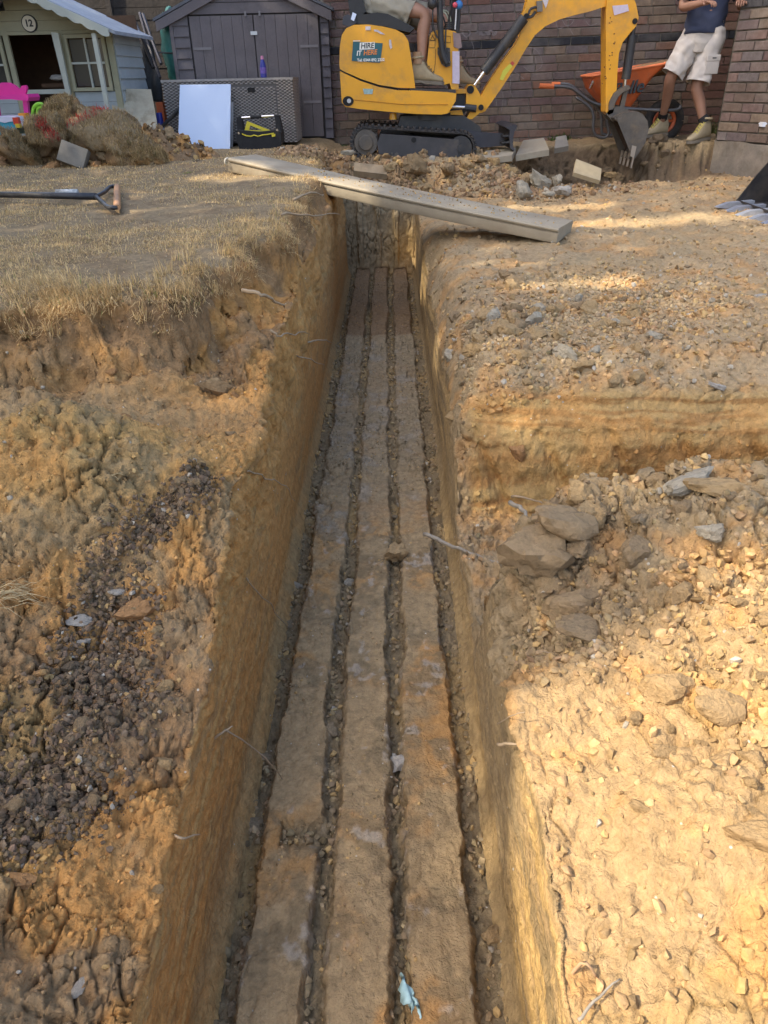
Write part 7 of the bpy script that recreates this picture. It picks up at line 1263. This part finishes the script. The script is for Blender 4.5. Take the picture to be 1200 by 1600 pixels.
for (q, s, m, lab, k, sq, nm) in (
 ([(0.385, 1.433, 0.62)][0], 0.075, 'brown', 'big dark clod overhanging the side trench at the mound top', 2, (1.05, .95, .95), 'soil_clod'),
 ([(0.323, 1.381, 0.56)][0], 0.07, 'brown', 'cracked dark clod bulging over the trench edge', 8, (1.1, 1.1, 1.1), 'soil_clod'),
 ([(0.391, 1.277, 0.58)][0], 0.055, 'brown', 'dark clod below the overhanging clods on the mound', 4, (1.2, .9, 1.0), 'soil_clod'),
 ([(0.385, 1.175, 0.55)][0], 0.04, 'brown', 'clod half buried in the shaded slope of the mound', 5, (1.3, .9, .8), 'soil_clod'),
 ([(0.672, 1.487, 0.66)][0], .050, 'concrete', 'pale grey stone at the crest of the mound', 1, (1.6, .8, .6), 'stone'),
 ([(0.744, 1.452, 0.67)][0], 0.0464, 'ochre', 'long flat ochre clod at the crest of the mound', 7, (1.7, .9, .7), 'soil_clod'),
 ([(0.679, 1.332, 0.64)][0], .034, 'concrete', 'rounded pale stone on the mound', 3, (1, .9, 1), 'stone'),
 ([(0.58, 1.2, 0.6)][0], 0.032, 'pale', 'pointed pale clod at the edge of the sunlit soil', 4, (1.1, .8, 1.2), 'soil_clod'),
 ([(0.534, 1.212, 0.6)][0], 0.0288, 'ochre', 'ochre clod just left of the pointed pale clod', 9, (1, .8, 1.2), 'soil_clod'),
 ([(0.495, 0.987, 0.56)][0], 0.044, 'pale', 'broad flat sided clod throwing a shadow on the sunlit bank', 4, (1.1, 1.0, 1.1), 'soil_clod'),
 ([(0.559, 0.937, 0.57)][0], 0.0496, 'pale', 'largest cracked pale clod on the sunlit bank', 2, (.95, .9, 1.0), 'soil_clod'),
 ([(0.452, 0.874, 0.53)][0], 0.024, 'pale', 'blocky pale clod below the two big ones on the sunlit bank', 2, (1, .8, .9), 'soil_clod'),
 ([(0.389, 0.771, 0.5)][0], 0.0208, 'pale', 'flat pale clod lying alone on the smooth sunlit bank', 1, (1.4, .8, .6), 'soil_clod'),
 ([(0.527, 0.686, 0.5)][0], 0.0336, 'pale', 'rounded pale clod at the right edge of the sunlit bank', 8, (1.2, .9, .7), 'soil_clod'),
 ([(0.333, 2.781, 0.52)][0], 0.048, 'ochre', 'large cracked clod on the slope right of the trench', 0, (1.1, .9, .9), 'soil_clod'),
 ([(0.446, 2.361, 0.57)][0], .038, 'orange', 'rounded orange clod on the level ground', 8, (.8, .9, 1.2), 'soil_clod'),
 ([(0.787, 2.463, 0.6)][0], 0.04, 'ochre', 'blocky ochre clod on the level ground above the side trench', 3, (1, .9, 1.0), 'soil_clod'),
 ([(0.693, 2.568, 0.6)][0], 0.0336, 'ochre', 'squat clod among the scatter on the level ground', 6, (1.4, .9, .8), 'soil_clod'),
 ([(1.14, 2.44, 0.62)][0], .030, 'white', 'whitish crumbled stone near the right edge of the level ground', 3, (1.5, .9, .6), 'stone'),
 ([(1.633, 3.311, 0.63)][0], .035, 'white', 'thin white splinter of stone by the right edge', 5, (1.6, .5, .4), 'stone'),
 ([(0.93, 3, 0.61)][0], .035, 'concrete', 'pale grey stone in the middle of the scatter', 2, (1, .9, .9), 'stone'),
 ([(-0.628, 1.072, 0.46)][0], 0.024, 'ochre', 'long flat ochre stone among the dark crumbs', 7, (1.6, .8, .6), 'stone'),
 ([(-0.677, 1.239, 0.48)][0], .018, 'white', 'crumbled white chalk fragment among the dark crumbs', 5, (1.4, .9, .5), 'stone'),
 ([(-0.621, 1.319, 0.5)][0], .018, 'white', 'pitted whitish lump above the dark crumbs', 2, (1.1, .9, .9), 'stone'),
 ([(-0.665, 1.199, 0.47)][0], .014, 'white', 'small white fragment beside the chalk', 1, (1.2, .9, .5), 'stone'),
 ([(-0.563, 1.267, 0.5)][0], .036, 'orange', 'rounded orange clod right of the dark crumbs', 8, (1.2, .9, .8), 'soil_clod'),
 ([(-0.604, 0.707, 0.45)][0], .022, 'orange', 'bright orange clod at the left edge below the dark crumbs', 4, (1.3, .9, .8), 'soil_clod'),
 ([(-0.473, 0.573, 0.38)][0], .011, 'white', 'thin white flint chip on the brown soil at the lower left', 5, (.8, 1.3, .5), 'stone'),
 ([(-0.448, 1.865, 0.7)][0], 0.02, 'brown', 'dark clod stuck on the orange bank below the lawn edge', 3, (.8, .9, 1.2), 'soil_clod'),
 ([(-0.554, 2.165, 0.88)][0], 0.056, 'brown', 'dark overhanging lump of root bound soil under the lawn edge', 6, (1.1, .6, 1.0), 'soil_clod')):
    rock((q[0], q[1], ground(q[0], q[1])), s, m, lab, k, sq, 'clod' if nm == 'soil_clod' else 'stone', nm, (random.uniform(-.3, .3), random.uniform(-.3, .3), random.uniform(-.5, .5)), .25)
M_ROOT = mat('pale_root', (.34, .25, .155), .85, noise=.25, nsc=40); M_ROOTD = mat('grey_root', (.30, .26, .20), .85, noise=.3, nsc=40)
def root(P, r, lab, name='root', m=None, jit=.006):
    P = catmull(P, 5); g_ = random.Random(hash(lab) & 255 if False else len(lab)); P = [p+Vector((g_.uniform(-jit, jit), g_.uniform(-jit, jit), g_.uniform(-jit, jit))) for p in P]; n = len(P); bm = NB(); add_tube(bm, P, [max(.0008, r*(1-.6*i/n)) for i in range(n)], 6)
    o = obj(name, bm, m or M_ROOT, smooth='all', loc=tuple(P[0])); return tag(o, lab, 'root' if name == 'root' else 'stick')
root([(-0.46, 2.328, 0.938), (-0.4, 2.295, 0.929), (-0.38, 2.407, 0.88), (-0.37, 2.558, 0.823)], .007, 'thick forked root on the left bank under the lawn', jit=.004)
root([(-0.4, 2.43, 0.77), (-0.37, 2.512, 0.735), (-0.36, 3.056, 0.579)], .004, 'thin root crossing the top of the left wall, above the paired roots')
root([(-0.4, 3.003, 0.55), (-0.35, 3.239, 0.483), (-0.32, 3.845, 0.287)], .005, 'pale straight root sticking out over the trench from the left wall')
root([(-0.4, 2.931, 0.519), (-0.35, 2.947, 0.502), (-0.32, 3.304, 0.348)], .0035, 'thin root just below the pale straight one')
root([(-0.4, 2.907, 1.068), (-0.36, 3.428, 0.986), (-0.3, 4.677, 0.802)], .005, 'long thin root stretching from the far left wall below the plank')
root([(-0.42, 3.507, 1.044), (-0.36, 3.785, 1.029), (-0.33, 3.965, 0.994)], .006, 'short root in the hollow under the lawn edge by the plank')
root([(-0.4, 1.706, 0.623), (-0.37, 1.838, 0.534), (-0.35, 2.022, 0.407), (-0.34, 2.215, 0.242)], .0025, 'fine root trailing down the middle of the left wall')
root([(-0.38, 1.532, 0.4), (-0.355, 1.72, 0.147), (-0.34, 1.9, -0.125)], .002, 'fine hair root on the left wall beside the pale crumbly stone')
root([(-0.4, 1.088, 0.294), (-0.37, 1.082, 0.327), (-0.345, 1.097, 0.336)], .0035, 'stubby root end on the lower left wall', jit=.001)
root([(-0.37, 1.124, 0.297), (-0.33, 1.171, 0.188), (-0.3, 1.178, 0.132), (-0.28, 1.21, 0.032)], .0022, 'long curved root hanging over the channel at the left wall', jit=.001)
root([(-0.4, 0.829, 0.352), (-0.37, 0.798, 0.386), (-0.36, 0.848, 0.327)], .003, 'short crooked root near the foot of the picture on the left wall', jit=.001)
root([(0.25, 4.983, -0.134), (0.27, 3.962, 0.174), (0.3, 3.476, 0.303)], .005, 'grey root on the right edge of the trench, upper of a pair', m=M_ROOTD)
root([(0.23, 4.823, -0.184), (0.25, 3.553, 0.237), (0.28, 2.819, 0.494)], .004, 'grey root on the right edge of the trench, lower of a pair', m=M_ROOTD)
root([(0.25, 3.085, 0.199), (0.29, 2.788, 0.351), (0.36, 2.562, 0.473)], .005, 'pale root lying on the slope right of the trench')
root([(0.23, 3.974, -0.226), (0.225, 3.399, -0.136), (0.22, 3.438, -0.303)], .002, 'hair root hanging down the far right wall')
root([(0.19, 0.974, 0.41), (0.21, 0.945, 0.444), (0.235, 0.942, 0.446)], .0035, 'pale broken root jutting from the right wall', jit=.001)
root([(0.2, 1.043, 0.39), (0.21, 0.968, 0.492), (0.23, 0.957, 0.512)], .0016, 'hair root above the pale broken root', jit=.001)
q1 = [(0.106, 2.233, 0.075), (0.187, 2.153, 0.08), (0.276, 2.053, 0.1), (0.371, 1.892, 0.16)]; root([(x, y, z+.012) for x, y, z in q1], .0085, 'long grey stick reaching from the right ridge to the side trench edge', 'stick', M_ROOTD, .003)
q1 = [(0.346, 1.901, 0.4), (0.368, 1.833, 0.42), (0.368, 1.723, 0.45), (0.377, 1.534, 0.52)]; root(q1, .008, 'crooked grey stick poking from the mound over the side trench', 'stick', M_ROOTD, .003)
root([(0.351, 1.908, 0.42), (0.39, 1.818, 0.46), (0.397, 1.643, 0.54)], .004, 'thin straight stick above the crooked one', 'stick', M_ROOT, .002)
q1 = [(0.237, 0.503), (0.272, 0.532), (0.308, 0.558)]; root([(x, y, ground(x, y)+.006+.012*(2-i)) for i, (x, y) in enumerate(q1)], .0026, 'thin grey twig casting a shadow on the sunlit bank at the bottom', 'stick', M_ROOTD, .001)
q1 = [(0.217, 0.59), (0.248, 0.574), (0.28, 0.567)]; root([(x, y, ground(x, y)+.003) for x, y in q1], .004, 'brown sliver of root bark on the sunlit bank', 'stick', mat('bark_sliver', (.38, .24, .13), .9), .001)
q1 = [(0.293, 1.201), (0.302, 1.177), (0.312, 1.141)]; root([(x, y, ground(x, y)+.004) for x, y in q1], .0022, 'short pale rootlet on the shaded slope', 'root', M_ROOT, .001)
q1 = [(0.32, 1.127), (0.344, 1.119), (0.388, 1.103)]; root([(x, y, ground(x, y)+.005) for x, y in q1], .0035, 'brown rootlet lying where shade meets sun', 'root', MATS['bark_sliver'], .001)
# blue scrap in the trench, snail shell, straw wisps, weeds
q = [(0.016, 0.706)][0]; z = ground(*q); bm = NB(); rows = []
for i in range(9):
    t = i/8; rows.append([Vector((q[0]-.016+t*.030+.006*math.sin(t*9+s*3), q[1]+.030-t*.050+s*.016*(1+.5*math.sin(t*7)), z+.012+.010*math.sin(t*8+s*2.5))) for s in (-1, -.5, 0, .5, 1)])
loft(bm, rows, False, False); o = obj('plastic_scrap', bm, mat('pale_blue_plastic_film', (.38, .56, .56), .45, noise=.4, nsc=30), smooth='all', loc=(*q, z)); sm = o.modifiers.new('t', 'SOLIDIFY'); sm.thickness = .0015; tag(o, 'torn scrap of pale blue plastic in the channel at the bottom', 'plastic scrap')
q = [(-0.836, 1.879)][0]; z = ground(*q); bm = NB(); P = [Vector((q[0]+(.006*(1-t/14))*math.cos(t), q[1]-.002+.0012*t*.3, z+.012+(.011*(1-t/16))*math.sin(t))) for t in np.linspace(0, 12, 50)]; add_tube(bm, P, [.006*(1-i/60) for i in range(50)], 8); o = obj('snail_shell', bm, mat('snail_shell', (.55, .46, .33), .5, noise=.3, nsc=80), smooth='all', loc=(*q, z)); tag(o, 'small pale banded snail shell on the left bank', 'shell')
def wisp(q, n, L, spread, dirx, lab, col, seed, lean=(.7, 1.), w=(.0012, .002)):
    g = np.random.default_rng(seed); z = ground(*q); B = np.array([q[0], q[1], z])+g.normal(0, 1, (n, 3))*np.array([spread, spread, .003]); D = np.array([dirx])+g.normal(0, .5, (n, 3)); D[:, 2] = 0; return stuff(blades('straw_wisps', B, D, g.uniform(.5, 1, n)*L, g.uniform(*w, n), np.tile(col, (n, 1))*g.uniform(.6, 1.2, (n, 1)), g.uniform(*lean, n), M_GRASS, seed), lab)
wisp([(-0.829, 1.235)][0], 60, .12, .025, (1, .35, 0), 'wisp of dry straw on the left bank', (.62, .50, .28), 1)
wisp([(-0.658, 1.517)][0], 8, .05, .004, (1, .2, 0), 'few dry stalks beside the dark crumbs', (.62, .50, .28), 2)
wisp([(1.842, 8.756)][0], 260, .13, .045, (0, -.3, 0), 'low green weed at the foot of the brick wall', (.09, .15, .04), 3, (.2, .7), (.008, .016))
wisp([(3.389, 8.665)][0], 60, .30, .03, (-.9, -.3, 0), 'long arching grass tuft at the corner of the brick pier', (.16, .20, .07), 4, (.2, .75), (.006, .010))
wisp([(-2.888, 6.43)][0], 60, .16, .05, (-.1, -.3, 0), 'green grassy weed at the foot of the turf heap', (.12, .24, .05), 5, (.4, .95), (.005, .010))
wisp([(-1.428, 5.697)][0], 14, .06, .015, (1, 0, 0), 'bright green leaf scraps on the lawn by the plank', (.28, .42, .08), 6, (.8, 1.), (.006, .012))
wisp([(-0.507, 8.445)][0], 120, .07, .05, (0, -.2, 0), 'short green grass at the shed corner', (.10, .17, .05), 7, (.2, .7), (.004, .008))
